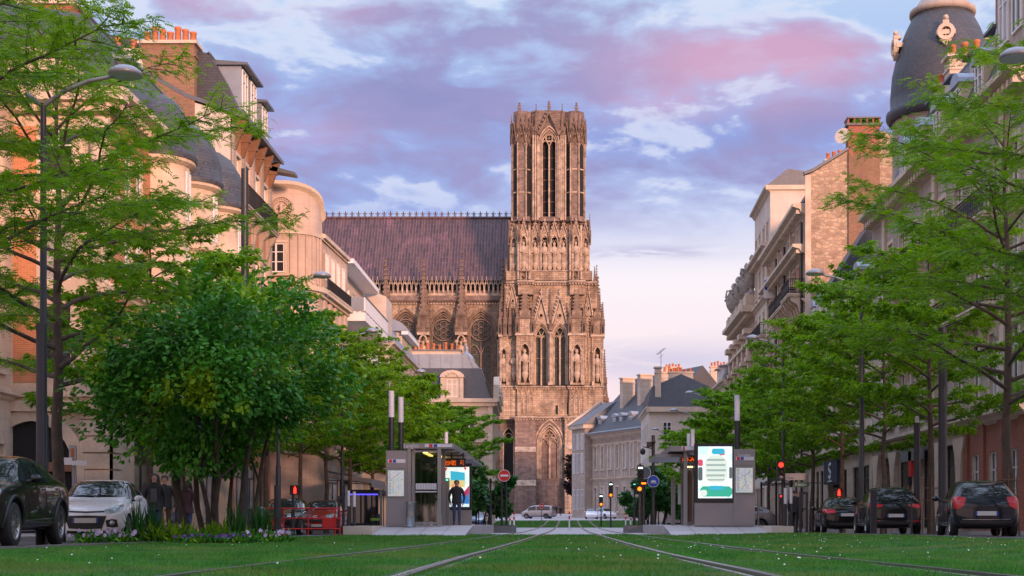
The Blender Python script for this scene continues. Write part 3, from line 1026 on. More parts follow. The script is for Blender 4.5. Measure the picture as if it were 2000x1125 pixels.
for p in (1012, 1034, 1113.5, 1135):
 mb.path([(tx(p), .3, tz(545)), (tx(p), .3, tz(440))], .26, 6, 2)
course(988, 1014, 1.6, tz(530), .4, .3, False)
course(1012, 1036, .1, tz(530), .4, .3, False)
course(1036, 1113, .9, tz(530), .4, .3, False)
course(1112, 1138, .1, tz(530), .4, .3, False)
course(1136, 1157, 1.6, tz(530), .4, .3, False)
# belfry: an octagon with open corner turrets
zf0, zf1 = tz(430), tz(212)
def octo(x, y, r, z0, z1, mi, rot=PI / 8):
 mb.lathe([(r, z0), (r, z1)], 8, x, y, mi, False, rot=rot)
xc, yc = tx(1070.5), 7.6
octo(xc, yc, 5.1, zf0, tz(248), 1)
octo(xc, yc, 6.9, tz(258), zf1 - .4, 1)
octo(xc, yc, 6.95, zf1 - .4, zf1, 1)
zsp = tz(278)
cc = tx(1072.5)
hw = 17 * S
yb = .95
archpanel(mb, tx(1040), tx(1104), zf0, tz(245), yb, cc, hw, tz(421), zsp, 1.5, 1.0, 1, 3)
mb.quad((tx(1040), yb, zf0), (tx(1040), yb, tz(245)), (tx(1040), yb + 2, tz(245)), (tx(1040), yb + 2, zf0), 0)
mb.quad((tx(1104), yb, zf0), (tx(1104), yb + 2, zf0), (tx(1104), yb + 2, tz(245)), (tx(1104), yb, tz(245)), 0)
for k in range(3):
 h_ = hw + .25 - k * .3
 mb.rib([(cc - h_, tz(424))] + arch(cc, zsp, h_) + [(cc + h_, tz(424))], yb + k * .3, .24, .25, 2)
for sg in (-1, 1):
 h_ = hw * .45
 mb.rib([(cc + sg * hw * .48 - h_, tz(421))] + arch(cc + sg * hw * .48, tz(284), h_) + [(cc + sg * hw * .48 + h_, tz(421))], yb + 1.0, .13, .5, 2)
mb.rib([(cc, tz(421)), (cc, tz(280))], yb + .9, .3, .6, 2)
for k in range(6):          # louvre bars
 mb.box(cc - hw, cc + hw, yb + 1.40, yb + 1.49, tz(410 - k * 21.5) - .12, tz(410 - k * 21.5), 1)
mb.rib(ring(cc, tz(266), .72, 14), yb + .9, .22, .5, 2, True)
for q in range(4):
 a = q * PI / 2 + PI / 4
 mb.rib(ring(cc + .38 * math.cos(a), tz(266) + .38 * math.sin(a), .3, 8), yb + .9, .1, .4, 2, True)
sub('gable', gable_mesh(4.2, 4.6, .45, False, 'cath_spire'), cc, .7, tz(262), (1, 1, 1.0))
for p in (1041, 1045.5, 1050, 1095.5, 1099.5, 1104):
 mb.path([(tx(p), yb - .15, tz(428)), (tx(p), yb - .15, tz(262))], .22, 6, 2)
sub('pinnacle', PIN_T, tx(1047), yb, tz(270), (.8, .8, .9))
sub('pinnacle', PIN_T, tx(1098), yb, tz(270), (.8, .8, .9))
def turret(x, y, r, py0, py1):
 z0, z1 = tz(py0), tz(py1)
 octo(x, y, r, z0, z1, 1)
 ap_ = r * math.cos(PI / 8)
 for q in range(8):
  a = q * PI / 4 - PI / 2
  ca, sa = math.cos(a), math.sin(a)
  def P(u, w, z):
   return (x + ca * (ap_ + w) - sa * u, y + sa * (ap_ + w) + ca * u, z)
  hw_ = r * .25
  zsp_ = tz(288)
  pts = [(-hw_, tz(420))] + arch(0, zsp_, hw_, 1.2, 5) + [(hw_, tz(420))]
  dk = 3 if q % 2 else 0
  mb.add([P(u, .02, z) for u, z in pts], [tuple(range(len(pts)))], 3 if q in (1, 7, 2, 6) else 1)
  for (a0, b0) in zip(pts[:-1], pts[1:]):
   mb.add([P(a0[0] - .1 * (1 if a0[0] > 0 else -1), .03, a0[1]), P(a0[0] + .12 * (1 if a0[0] > 0 else -1), .22, a0[1]), P(b0[0] + .12 * (1 if b0[0] > 0 else -1), .22, b0[1]), P(b0[0] - .1 * (1 if b0[0] > 0 else -1), .03, b0[1])], [(0, 1, 2, 3), (3, 2, 1, 0)], 2)
  for z in (tz(330), tz(375)):
   mb.add([P(-hw_, .02, z), P(hw_, .02, z), P(hw_, .12, z), P(-hw_, .12, z), P(-hw_, .02, z + .25), P(hw_, .02, z + .25), P(hw_, .12, z + .25), P(-hw_, .12, z + .25)], [(3, 2, 6, 7), (4, 5, 6, 7)][::1], 2)
  c8 = q * PI / 4 - PI / 2 + PI / 8
  mb.path([(x + (r + .06) * math.cos(c8), y + (r + .06) * math.sin(c8), tz(428)), (x + (r + .06) * math.cos(c8), y + (r + .06) * math.sin(c8), tz(250))], .16, 6, 2)
  px_, py_ = x + (ap_ + .1) * ca, y + (ap_ + .1) * sa
  if sa < .5:
   sub('gable', GAB_T, px_, py_, tz(276), (.72, 1, 1.25), a + PI / 2)
   sub('pinnacle', PIN, x + (r + .1) * math.cos(c8), y + (r + .1) * math.sin(c8), tz(262), (.45, .45, .72))
for sx in (1019, 1122.5):
 turret(tx(sx), 2.6, 2.15, 430, 236)
 turret(tx(sx), 12.6, 2.15, 430, 236)
 sub('pinnacle', PIN_T, tx(sx - 4), 2.8, tz(245), (.7, .7, .45))
sub('pinnacle', PIN_T, tx(1003), 3.0, tz(250), (.6, .6, .5))
sub('pinnacle', PIN_T, tx(1140), 3.0, tz(250), (.6, .6, .5))
for dx in (-1, 1):
 octo(tx(1019 if dx < 0 else 1122.5), 2.6, 1.9, tz(240), tz(214), 1)
def cross_finial():
 m_ = MB()
 m_.cyl(0, 0, 0, 2.4, .16, 6)
 for z, r in ((.7, .34), (1.2, .5), (1.75, .34), (2.3, .22)):
  m_.box(-r, r, -.16, .16, z - .13, z + .13)
  m_.ball((0, 0, z), .24, n=6)
 return m_.mesh('finial', 'cath_dark')
FIN = cross_finial()
for p, q in ((1014, 212), (1072, 209), (1126, 212)):
 sub('finial', FIN, tx(p), 1.6, tz(q) - .4, .85)
mb.build('masonry', ['cath', 'cath_dark', 'cath_carved', 'void'], tower)
# slender pinnacle of the far corner, right of the tower
sub('pinnacle', PIN_T, tx(1183), 9, tz(762), (1.2, 1.2, (tz(672) - tz(762)) / 8))
sub('pinnacle', PIN, tx(1187), 9, tz(790), (1.0, 1.0, .75))
sub('pinnacle', PIN, tx(1180), 8, tz(790), (1.1, 1.1, .8))
mt = MB(); mt.box(tx(1174), tx(1189), 7.5, 11, tz(1003), tz(785)); mt.build('corner_pier', 'cath', tower)
# outer edge pinnacles stepping in towards the top
for p, a, b, y in ((1166, 600, 513, 2.5), (1172, 640, 560, 2.2), (1176, 660, 590, 2.0), (988, 552, 500, 2.0), (980, 600, 545, 2.4), (1162, 560, 516, 2.6)):
 sub('pinnacle', PIN_T, tx(p), y, tz(a), (.95, .95, (tz(b) - tz(a)) / 8))

# --- nave: buttress piers, windows, gallery, roof
YN0 = 8.0                       # nave wall stands behind the tower front
K = (CY0 + YN0) / F
def nx(px): return (px - CX) * K + 3.49
def nz(py): return CZ + (CY - py) * K - g(0, CY0)
bays = [976 - 73.6 * k for k in range(-0, 7)]
nave = put('nave', None, cath)
mb = MB()
zE = nz(590)
for k in range(6):
 r_, l_ = bays[k], bays[k + 1]
 x0, x1 = nx(l_), nx(r_)
 cc, hw = (x0 + x1) / 2, 27.5 * K
 archpanel(mb, x0, x1, nz(1003), zE, YN0, cc, hw, nz(800), nz(650), .9, .92, 0, None)
 for j in range(4):
  h_ = hw + .25 - j * .3
  mb.rib([(cc - h_, nz(780))] + arch(cc, nz(650), h_, .92, 8) + [(cc + h_, nz(780))], YN0 + j * .22, .26, .24, 4)
 loop = [(cc - hw, nz(800))] + arch(cc, nz(650), hw, .92) + [(cc + hw, nz(800))]
 wb = MB(); wb.add([(p[0], YN0 + .85, p[1]) for p in loop], [tuple(range(len(loop)))[::-1]])
 wb.build('window', 'cath_glass', nave)
 tr = MB()
 zr = nz(644)
 tr.rib(ring(cc, zr, 21 * K, 24), YN0 + .7, .28, .3, closed=True)
 tr.rib(ring(cc, zr, .55, 10), YN0 + .7, .12, .25, closed=True)
 for q in range(6):
  a = q * PI / 3 + PI / 6
  tr.rib(ring(cc + 1.22 * math.cos(a), zr + 1.22 * math.sin(a), .58, 12), YN0 + .7, .13, .25, closed=True)
 for sg in (-1, 1):
  h_ = hw * .47
  tr.rib([(cc + sg * hw * .5 - h_, nz(795))] + arch(cc + sg * hw * .5, nz(695), h_, 1.0) + [(cc + sg * hw * .5 + h_, nz(795))], YN0 + .7, .2, .3)
  tr.rib(ring(cc + sg * hw * .5, nz(688), .52, 10), YN0 + .7, .1, .2, closed=True)
 tr.rib([(cc, nz(795)), (cc, nz(668))], YN0 + .7, .24, .35)
 tr.build('tracery', 'cath_dark', nave)
 # pale wall and cornice, then the open gallery
ga = MB()
x0, x1 = nx(625), nx(990)
mb.box(x0 - 12, x0, YN0, YN0 + 20, nz(1003), zE, 0)
mb.prism([(YN0, nz(592)), (YN0 - .55, nz(587)), (YN0 - .55, nz(578)), (YN0 + 4, nz(578)), (YN0 + 4, nz(592))], 'x', x0 - 12, x1, 2)
for i in range(int((x1 - x0) / .6)):
 xx = x0 + i * .6
 mb.box(xx, xx + .3, YN0 - .42, YN0, nz(595), nz(592) - .002, 1)
mb.box(x0 - 12, x1, YN0 + .9, YN0 + 4, nz(578), nz(566), 2)
mb.box(x0 - 12, x1, YN0 + .5, YN0 + .9, nz(577.8), nz(572), 1)
n_ar = int((x1 - x0) / .92)
for i in range(n_ar):
 cc = x0 + (i + .5) * (x1 - x0) / n_ar
 ga.rib([(cc - .4, nz(572))] + arch(cc, nz(558), .37, 1.1, 4) + [(cc + .4, nz(572))], YN0 + .9, .16, .35)
 ga.rib([(cc - .46, nz(557)), (cc, nz(543)), (cc + .46, nz(557))], YN0 + .9, .15, .35)
 ga.box(cc - .06, cc + .06, YN0 + .6, YN0 + .8, nz(544), nz(539))
ga.build('gallery_arcade', 'cath_carved', nave)
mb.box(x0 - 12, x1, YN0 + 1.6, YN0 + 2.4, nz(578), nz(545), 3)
def npier(px):
 x = nx(px)
 w = 1.0
 mb.box(x - w, x + w, YN0 - 1.6, YN0 + .5, nz(1003), nz(740), 0)
 # tabernacle with a figure between slim columns
 for sg in (-1, 1):
  mb.path([(x + sg * .9, YN0 - 2.3, nz(740)), (x + sg * .9, YN0 - 2.3, nz(668))], .2, 8, 1)
  mb.path([(x + sg * .9, YN0 - .6, nz(740)), (x + sg * .9, YN0 - .6, nz(668))], .2, 8, 1)
  mb.box(x + sg * .9 - .3, x + sg * .9 + .3, YN0 - 2.6, YN0 - 2.0, nz(672), nz(667), 1)
 mb.box(x - .8, x + .8, YN0 - .6, YN0 + .5, nz(740), nz(662), 0)
 mb.box(x - 1.3, x + 1.3, YN0 - 2.7, YN0 - .2, nz(748), nz(740), 1)
 mb.rib(arch(x, nz(668), .75, .9, 5), YN0 - 2.1, .3, .35, 1)
 mb.box(x - 1.25, x + 1.25, YN0 - 2.6, YN0 + .3, nz(657), nz(652), 1)
 put('statue', ST, nave, (x, YN0 - 1.7, nz(716)), rnd.uniform(-.4, .4), 1.35)
 zz = nz(653)
 put('pinnacle', PIN_T, nave, (x, YN0 - 1.2, zz), 0, (2.2, 2.2, (nz(507) - zz) / 8))
 for sg in (-1, 1):
  put('pinnacle', PIN_T, nave, (x + sg * .95, YN0 - 1.9, zz), 0, (1.0, 1.0, (nz(610) - zz) / 8))
  put('pinnacle', PIN_T, nave, (x + sg * .85, YN0 - .5, zz), 0, (1.0, 1.0, (nz(585) - zz) / 8))
 mb.box(x - .62, x + .62, YN0 - 1.0, YN0 + 1.4, nz(655), nz(566), 2)
for k in range(1, 6):
 npier(bays[k])
npier(983)
mb.build('masonry', ['cath', 'cath_carved', 'cath_dark', 'void', 'cath_spire'], nave)
# lead roof
YR0, YR1 = YN0 + 2.5, YN0 + 13.
def rzp(py, Yl): return CZ + (CY - py) * (CY0 + Yl) / F - g(0, CY0)
ze, zr_ = rzp(551, YR0), rzp(426, YR1)
xr0, xr1 = nx(560), nx(1003)
mb = MB()
mb.prism([(YR0, ze), (YR1, zr_), (2 * YR1 - YR0, ze)], 'x', xr0, xr1, 0)
nb = int((xr1 - xr0) / .62)
sl = math.hypot(YR1 - YR0, zr_ - ze)
for i in range(nb):                       # standing seams
 x = xr0 + (i + .5) * .62
 mb.add([(x - .05, YR0, ze), (x + .05, YR0, ze), (x + .05, YR1, zr_), (x - .05, YR1, zr_),
   (x - .03, YR0 - .1, ze + .02), (x + .03, YR0 - .1, ze + .02), (x + .03, YR1 - .1, zr_ + .02), (x - .03, YR1 - .1, zr_ + .02)],
           [(4, 5, 6, 7), (0, 4, 7, 3), (1, 2, 6, 5)], 0)
mb.path([(xr0, YR1, zr_), (xr1, YR1, zr_)], .3, 8, 0)
roof = mb.build('roof', 'lead', cath)
fl = MB()
fl.box(-.05, .05, -.05, .05, 0, 1.25)
fl.prism([(0, .55), (.17, .8), (0, 1.4), (-.17, .8)], 'y', -.05, .05)
for sg in (-1, 1):
 fl.rib([(sg * .05, .35), (sg * .22, .62), (sg * .38, .85), (sg * .48, .78), (sg * .47, .62)], .05, .12, .1)
 fl.rib([(sg * .05, .3), (sg * .2, .2), (sg * .22, .08)], .05, .09, .1)
fl.box(-.28, .28, -.06, .06, .42, .54)
fl.box(-.68, .68, -.05, .05, .0, .1)
FLEUR = fl.mesh('fleur_finial', 'lead')
for i in range(34):
 put('fleur_finial', FLEUR, roof, (nx(996) - i * 1.38, YR1, zr_ + .25), 0, .95)
# ---------------------------------------------------------------- street buildings
# local frame of a building: x along the street front, -y towards the street, z up
WCACHE = {}
def window_meshes(w, h, style):
 k = (round(w, 2), round(h, 2), style)
 if k in WCACHE:
  return WCACHE[k]
 f, p = MB(), MB()
 b = .07
 f.box(-w / 2, -w / 2 + b, .10, .18, 0, h); f.box(w / 2 - b, w / 2, .10, .18, 0, h)
 f.box(-w / 2 + b, w / 2 - b, .10, .18, h - b, h); f.box(-w / 2 + b, w / 2 - b, .10, .18, 0, b)
 if style != 'shop':
  f.box(-.05, .05, .09, .17, b, h - b)
  for q in ((.36, .70) if style == 'paned' else (.72,)):
   f.box(-w / 2 + b, -.05, .11, .165, h * q - .025, h * q + .025)
   f.box(.05, w / 2 - b, .11, .165, h * q - .025, h * q + .025)
 else:
  f.box(-w / 2 + b, w / 2 - b, .11, .17, h * .78 - .04, h * .78 + .04)
  if w > 1.6: f.box(-.04, .04, .11, .17, b, h * .78 - .04)
 p.quad((-w / 2, .145, 0), (w / 2, .145, 0), (w / 2, .145, h), (-w / 2, .145, h))
 fm = 'pole' if style == 'shop' else 'white'
 WCACHE[k] = (f.mesh('window', fm), p.mesh('pane', 'glass'), p.mesh('pane', 'glass_pale'))
 return WCACHE[k]

def add_window(root, x, z, w, h, style='plain', y=0., rz=0., name='window', pale=None):
 f, p, pp = window_meshes(w, h, style)
 o = put(name, f, root, (x, y, z), rz)
 put('pane', pp if (rnd.random() < .3 if pale is None else pale) else p, o)
 return o

def wall_open(mb, x0, x1, z0, z1, rects, y=0., depth=.22, mi=0, rmi=None):
 """wall face in the xz plane with rectangular openings and their reveals"""
 xs = sorted({x0, x1, *[min(max(r[0], x0), x1) for r in rects], *[min(max(r[1], x0), x1) for r in rects]})
 zs = sorted({z0, z1, *[min(max(r[2], z0), z1) for r in rects], *[min(max(r[3], z0), z1) for r in rects]})
 for i in range(len(xs) - 1):
  for j in range(len(zs) - 1):
   cx, cz = (xs[i] + xs[i + 1]) / 2, (zs[j] + zs[j + 1]) / 2
   if any(r[0] < cx < r[1] and r[2] < cz < r[3] for r in rects): continue
   mb.quad((xs[i], y, zs[j]), (xs[i + 1], y, zs[j]), (xs[i + 1], y, zs[j + 1]), (xs[i], y, zs[j + 1]), mi)
 q = mi if rmi is None else rmi
 for a, b, c, d_ in rects:
  mb.quad((a, y, c), (a, y, d_), (a, y + depth, d_), (a, y + depth, c), q)
  mb.quad((b, y, c), (b, y + depth, c), (b, y + depth, d_), (b, y, d_), q)
  mb.quad((a, y, d_), (b, y, d_), (b, y + depth, d_), (a, y + depth, d_), q)
  mb.quad((a, y, c), (a, y + depth, c), (b, y + depth, c), (b, y, c), q)

def cornice(mb, x0, x1, z, pr=.5, h=.5, y=0., mi=1, dent=0.):
 mb.prism([(y, z), (y - pr * .35, z + h * .25), (y - pr * .45, z + h * .5), (y - pr, z + h * .7), (y - pr, z + h), (y + .05, z + h)], 'x', x0, x1, mi)
 if dent:
  n = int((x1 - x0) / dent)
  for i in range(n):
   xx = x0 + (i + .5) * (x1 - x0) / n
   mb.box(xx - dent * .25, xx + dent * .25, y - pr * .7, y, z + h * .1, z + h * .45, mi)

def balcony(root, x0, x1, z, pr=.9, y=0., h=1.0, slab='stone_trim', brackets=0, style='bars', mat='iron'):
 s = MB()
 s.box(x0, x1, y - pr, y, z - .2, z, 0)
 s.box(x0 - .05, x1 + .05, y - pr - .05, y, z - .08, z + .02, 0)
 for i in range(brackets):
  xx = x0 + .25 + (x1 - x0 - .5) * (i / max(1, brackets - 1))
  s.prism([(y, z - .2), (y - pr * .9, z - .2), (y - pr * .8, z - .5), (y - pr * .4, z - .8), (y - pr * .25, z - 1.3), (y, z - 1.6)], 'x', xx - .16, xx + .16, 0)
 o = s.build('balcony', slab, root)
 r = MB()
 def run(a, b):
  a, b = Vector(a), Vector(b)
  n = max(2, int((b - a).length / .13))
  for zz, t in ((h, .035), (h - .16, .018), (.08, .02)):
   r.path([a + Vector((0, 0, zz)), b + Vector((0, 0, zz))], t, 4, smooth=False)
  for i in range(n + 1):
   p = a.lerp(b, i / n)
   r.path([p, p + Vector((0, 0, h))], .014, 4, cap=False, smooth=False)
   if style == 'scroll' and i % 2 == 0:
    r.box(p.x - .06, p.x + .06, p.y - .012, p.y + .012, p.z + .3, p.z + .75)
 z += .02
 run((x0 + .04, y - pr + .03, z), (x1 - .04, y - pr + .03, z))
 run((x0 + .04, y - pr + .03, z), (x0 + .04, y, z))
 run((x1 - .04, y - pr + .03, z), (x1 - .04, y, z))
 r.build('railing', mat, o)
 return o

def chimney(root, x0, x1, y0, y1, z0, z1, mat='brick_brown', pots=5, cap='stone_trim', along='y', poth=.75, open_cap=False):
 c = MB()
 c.box(x0, x1, y0, y1, z0, z1, 0)
 c.box(x0 - .06, x1 + .06, y0 - .06, y1 + .06, z1 - .62, z1 - .5, 0)
 c.box(x0 - .14, x1 + .14, y0 - .14, y1 + .14, z1, z1 + .16, 1)
 if open_cap:
  n = max(2, int((y1 - y0) / .4))
  for i in range(n + 1):
   yy = y0 + (y1 - y0) * i / n
   c.box(x0, x1, yy - .06, yy + .06, z1 + .16, z1 + .5, 0)
  c.box(x0 - .1, x1 + .1, y0 - .1, y1 + .1, z1 + .5, z1 + .6, 1)
 o = c.build('chimney', [mat, cap], root)
 for i in range(pots):
  t = (i + .5) / pots
  xx, yy = ((x0 + x1) / 2, y0 + (y1 - y0) * t) if along == 'y' else (x0 + (x1 - x0) * t, (y0 + y1) / 2)
  h = poth * (.8 + .35 * ((i * 7) % 3) / 2)
  put('chimney_pot', POT, o, (xx, yy, z1 + .15), 0, (1, 1, h / .75))
 return o
_p = MB(); _p.lathe([(.19, 0), (.17, .1), (.15, .6), (.18, .64), (.18, .75), (.12, .75), (.11, .5)], 10, cap=False)
POT = _p.mesh('chimney_pot', 'terracotta')

def dormer(root, x, y, z, w, h, depth=1.6, roof='curved', mat='white', rmat='zinc', win=True):
 d = MB()
 d.box(x - w / 2, x + w / 2, y, y + depth, z, z + h, 0)
 if roof == 'curved':
  pts = [(x - w / 2 - .12, z + h)] + [(x + (w / 2 + .12) * math.cos(PI - PI * i / 8), z + h + .55 * math.sin(PI * i / 8)) for i in range(9)] + [(x + w / 2 + .12, z + h)]
  d.prism(pts[1:-1], 'y', y - .15, y + depth + .3, 1)
 elif roof == 'flat':
  d.prism([(y - .35, z + h), (y - .35, z + h + .12), (y + depth + .4, z + h + .34), (y + depth + .4, z + h)], 'x', x - w / 2 - .2, x + w / 2 + .2, 1)
 else:
  d.prism([(x - w / 2 - .15, z + h), (x + w / 2 + .15, z + h), (x, z + h + .7)], 'y', y - .12, y + depth + .3, 1)
 o = d.build('dormer', [mat, rmat], root)
 if win:
  f, p, pp = window_meshes(w - .3, h - .25, 'plain')
  wo = put('window', f, o, (x, y - .16, z + .12))
  pw = MB(); pw.quad((x - w / 2 + .15, y - .004, z + .12), (x + w / 2 - .15, y - .004, z + .12), (x + w / 2 - .15, y - .004, z + h - .13), (x - w / 2 + .15, y - .004, z + h - .13))
  pw.build('pane', 'glass', o)
 return o

def mansard(root, x0, x1, D, z, h1, s1=1.0, h2=.9, y=-.15, mats=('slate', 'zinc'), ov=.1, hip0=0., hip1=0., name='roof'):
 """steep lower slope, flatter upper slope, ends straight or hipped by hip0/hip1"""
 m = MB()
 prof = [(y, z), (y + s1 * .45, z + h1 * .5), (y + s1, z + h1), (D / 2, z + h1 + h2), (D - s1, z + h1), (D, z)]
 fr = [0, .45, 1, 1.6, 1, 0]
 A = [(x0 - ov + hip0 * f, p[0], p[1]) for p, f in zip(prof, fr)]
 B = [(x1 + ov - hip1 * f, p[0], p[1]) for p, f in zip(prof, fr)]
 n = len(prof)
 for i in range(n - 1):
  m.quad(A[i], B[i], B[i + 1], A[i + 1], 0 if i in (0, 1, 4) else 1)
 m.add(A, [tuple(range(n))[::-1]], 0)
 m.add(B, [tuple(range(n))], 0)
 # roll at the break of slope and gutter
 m.path([A[2], B[2]], .09, 6, 1)
 m.path([(x0 - ov, y - .05, z + .02), (x1 + ov, y - .05, z + .02)], .09, 6, 1)
 return m.build(name, list(mats), root)

def shell(mb, Lx, D, z1, mi=0, miL=None, miR=None, z0=-.5, top=True):
 """end walls, back and lid"""
 mb.quad((0, 0, z0), (0, 0, z1), (0, D, z1), (0, D, z0), mi if miL is None else miL)
 mb.quad((Lx, 0, z0), (Lx, D, z0), (Lx, D, z1), (Lx, 0, z1), mi if miR is None else miR)
 mb.quad((0, D, z0), (0, D, z1), (Lx, D, z1), (Lx, D, z0), mi)
 if top: mb.quad((0, 0, z1), (Lx, 0, z1), (Lx, D, z1), (0, D, z1), mi)

def left_at(X, Y): return dict(loc=(X, Y, g(X, Y)), rz=R(90))
def right_at(X, Y): return dict(loc=(X, Y, g(X, Y)), rz=R(-90))

def facade(root, mb, Lx, floors, xs, style='plain', mi=0, trim=1, z0=-.5, ztop=None, frames=True, sills=True, y=0., x0=0.):
 """floors: (z, h, w); windows of every floor stand at the same xs"""
 rects = []
 for (z, h, w) in floors:
  for x in xs:
   rects.append((x - w / 2, x + w / 2, z, z + h))
   add_window(root, x, z, w, h, style, y)
   if frames:
    mb.box(x - w / 2 - .18, x - w / 2 - .01, y - .06, y, z, z + h + .2, trim)
    mb.box(x + w / 2 + .01, x + w / 2 + .18, y - .06, y, z, z + h + .2, trim)
    mb.box(x - w / 2 - .01, x + w / 2 + .01, y - .06, y, z + h + .01, z + h + .2, trim)
   if sills:
    mb.box(x - w / 2 - .2, x + w / 2 + .2, y - .14, y, z - .16, z - .01, trim)
 wall_open(mb, x0, Lx, z0, ztop, rects, y, .22, mi, trim)

# ======================= left side =======================
# A: brick and stone house with round-topped bays and a slate mansard
A = thing('corner_house', 'cream stone and orange brick house with slate bay domes, left edge of the street', 'house', **left_at(-17., 52.8))
LA, DA, HA = 18.6, 14., 16.2
mb = MB()
rects = []
for (z, h, w) in ((.4, 3.6, 2.6),):
 for x in (4.2, 9.4, 14.6):
  rects.append((x - w / 2, x + w / 2, z, z + h)); add_window(A, x, z, w, h, 'shop')
for (z, h, w) in ((6.0, 2.6, 1.0), (9.6, 2.4, 1.0), (12.9, 2.0, .9)):
 for x in (2.2, 3.6, 8.6, 12.8):
  rects.append((x - w / 2, x + w / 2, z, z + h)); add_window(A, x, z, w, h, 'plain')
wall_open(mb, 0, LA, -.5, 5.2, [r for r in rects if r[2] < 5], 0, .25, 1, 1)
wall_open(mb, 0, LA, 5.2, HA, [r for r in rects if r[2] > 5], 0, .22, 0, 1)
# brick end wall facing down the street with its own windows and stone corner column
er = []
for (z, h, w) in ((6.0, 2.6, 1.1), (9.5, 2.6, 1.1), (12.8, 2.4, 1.2)):
 for yy in (2.0, 4.6):
  er.append((yy - w / 2, yy + w / 2, z, z + h))
  add_window(A, 0, z, w, h, 'plain', yy, R(-90))
em = MB()
wall_open(em, 0., DA, -.5, HA, er + [(1.2, 4.6, -.4, 4.0)], 0, .25, 1, 1)
for z_ in (5.7, 9.3, 12.7): em.box(5.45, 6.7, -.03, -.002, z_, z_ + 2.5, 0); em.box(2.75, 3.85, -.03, -.002, z_, z_ + 2.5, 0)
for v, f_, mi_ in zip([em.v[i] for i in range(0)], [], []): pass
def turn_end(src, dst):
 """end wall drawn in xz put onto the x=0 face (x becomes depth)"""
 b = len(dst.v)
 dst.v.extend([(y, x, z) for x, y, z in src.v])
 for f, m_, s_ in zip(src.f, src.m, src.s):
  dst.f.append(tuple(b + i for i in f[::-1])); dst.m.append(m_); dst.s.append(s_)
turn_end(em, mb)
mb.quad((LA, 0, -.5), (LA, DA, -.5), (LA, DA, HA), (LA, 0, HA), 1)
for z, pr in ((4.6, .35), (5.15, .2), (8.95, .22), (12.3, .22)):
 cornice(mb, -.02, LA, z, pr, .4, 0., 1)
 mb.box(-pr * .8, -.002, -pr * .8, 8, z, z + .4, 1)
cornice(mb, -.3, LA, HA - .55, .75, .85, 0., 1, .5)
mb.box(-.7, -.003, -.7, 8.5, HA - .2, HA + .3, 1)
mb.box(-.45, -.003, -.45, 8.5, HA - .55, HA - .2, 1)
for yy in (0.35, 7.2):                    # engaged columns at the corner of the upper storeys
 mb.cyl(-.18, yy, 9.2, 15.0, .34, 12, 1)
 mb.box(-.62, .2, yy - .45, yy + .45, 15.0, 15.35, 1); mb.box(-.62, .2, yy - .45, yy + .45, 8.95, 9.25, 1)
for z in np.arange(0, 4.5, .62):          # rusticated ground storey
 for a, b_ in ((-.1, 1.1), (4.7, 8.)):
  mb.box(-.1, -.003, a, b_, z, z + .56, 1)
 mb.box(-.1, 1.2, -.1, -.002, z, z + .56, 1)
arch_ = arch(2.9, 2.6, 1.75, .62, 8)
mv = MB(); mv.add([(p[0], -.03, p[1]) for p in [(1.15, 0)] + arch_ + [(4.65, 0)]], [tuple(range(len(arch_) + 2))], 2)
mv.rib([(1.1, 0)] + arch_ + [(4.7, 0)], -.03, .45, .16, 1)
mv.rib([(1.2, 2.55), (4.6, 2.55)], -.03, .35, .2, 3)
turn_end(mv, mb)
for xb in (6.3, 10.8, 15.6):              # half-round bays with slate domes
 hw_ = 1.25
 for z0_, z1_ in ((5.3, 15.4),):
  mb.lathe([(hw_, z0_), (hw_, z1_)], 8, xb, 0, 1, False, PI, 2 * PI)
  for z in (5.3, 8.9, 12.4, 15.2):
   mb.lathe([(hw_ + .02, z), (hw_ + .22, z + .12), (hw_ + .22, z + .3), (hw_, z + .36)], 12, xb, 0, 1, False, PI, 2 * PI)
  mb.lathe([(.2, 4.2), (.9, 4.8), (hw_, 5.3)], 10, xb, 0, 1, False, PI, 2 * PI)
 for zf in (6.1, 9.6, 13.0):
  for a in (-PI * .75, -PI / 2, -PI * .25):
   ap_ = hw_ * math.cos(PI / 16)
   add_window(A, xb + (ap_ - .04) * math.cos(a), zf, .62, 2.0, 'plain', (ap_ + .12) * math.sin(a), a + PI / 2, 'bay_window')
A_roof = mansard(A, 0, LA, DA, HA + .3, 3.4, 1.7, 1.2, -.3, ('slate', 'zinc_dark'), .15, 1.7, .2)
for xb in (6.3, 10.8, 15.6):
 dm = MB()
 dm.lathe([(1.5, HA - .75), (1.55, HA - .55), (1.48, HA - .5), (1.42, HA + .2), (1.15, HA + 1.0), (.7, HA + 1.7), (.2, HA + 2.05), (.02, HA + 2.1)], 16, xb, -.05, 0)
 dm.build('bay_dome', 'slate', A)
mb.build('wall', ['brick_orange', 'stone_trim', 'void', 'wood'], A)
for x in (3.2, 8.7, 13.2):
 dormer(A, x, .3, HA + .6, 1.2, 1.7, 1.8, 'flat', 'zinc_dark', 'zinc')
gd = MB()         # curved stone pediment over the end wall, in front of the mansard
pts = [(1.0, HA + .3)] + [(3.4 + 2.6 * math.cos(PI - PI * i / 12), HA + .5 + 1.35 * math.sin(PI * i / 12)) for i in range(13)] + [(5.8, HA + .3)]
gd.prism(pts, 'x', -.35, .1)
gd.build('pediment', 'stone_trim', A)
chimney(A, 4.6, 5.9, 3.0, 6.2, HA + 2, HA + 5.2, 'brick_red', 6)
chimney(A, 12.2, 13.2, 5.0, 8.0, HA + 2, HA + 4.6, 'brick_red', 5)
balcony(A, 1.2, 4.6, 5.75, .6, 0., 1.0, 'stone_trim', 3)
balcony(A, 8.0, 9.4, 9.4, .6, 0., 1.0, 'stone_trim', 2)
ds = MB()
ds.lathe([(.02, 0), (.45, .08), (.62, .22)], 14, 0, 0)
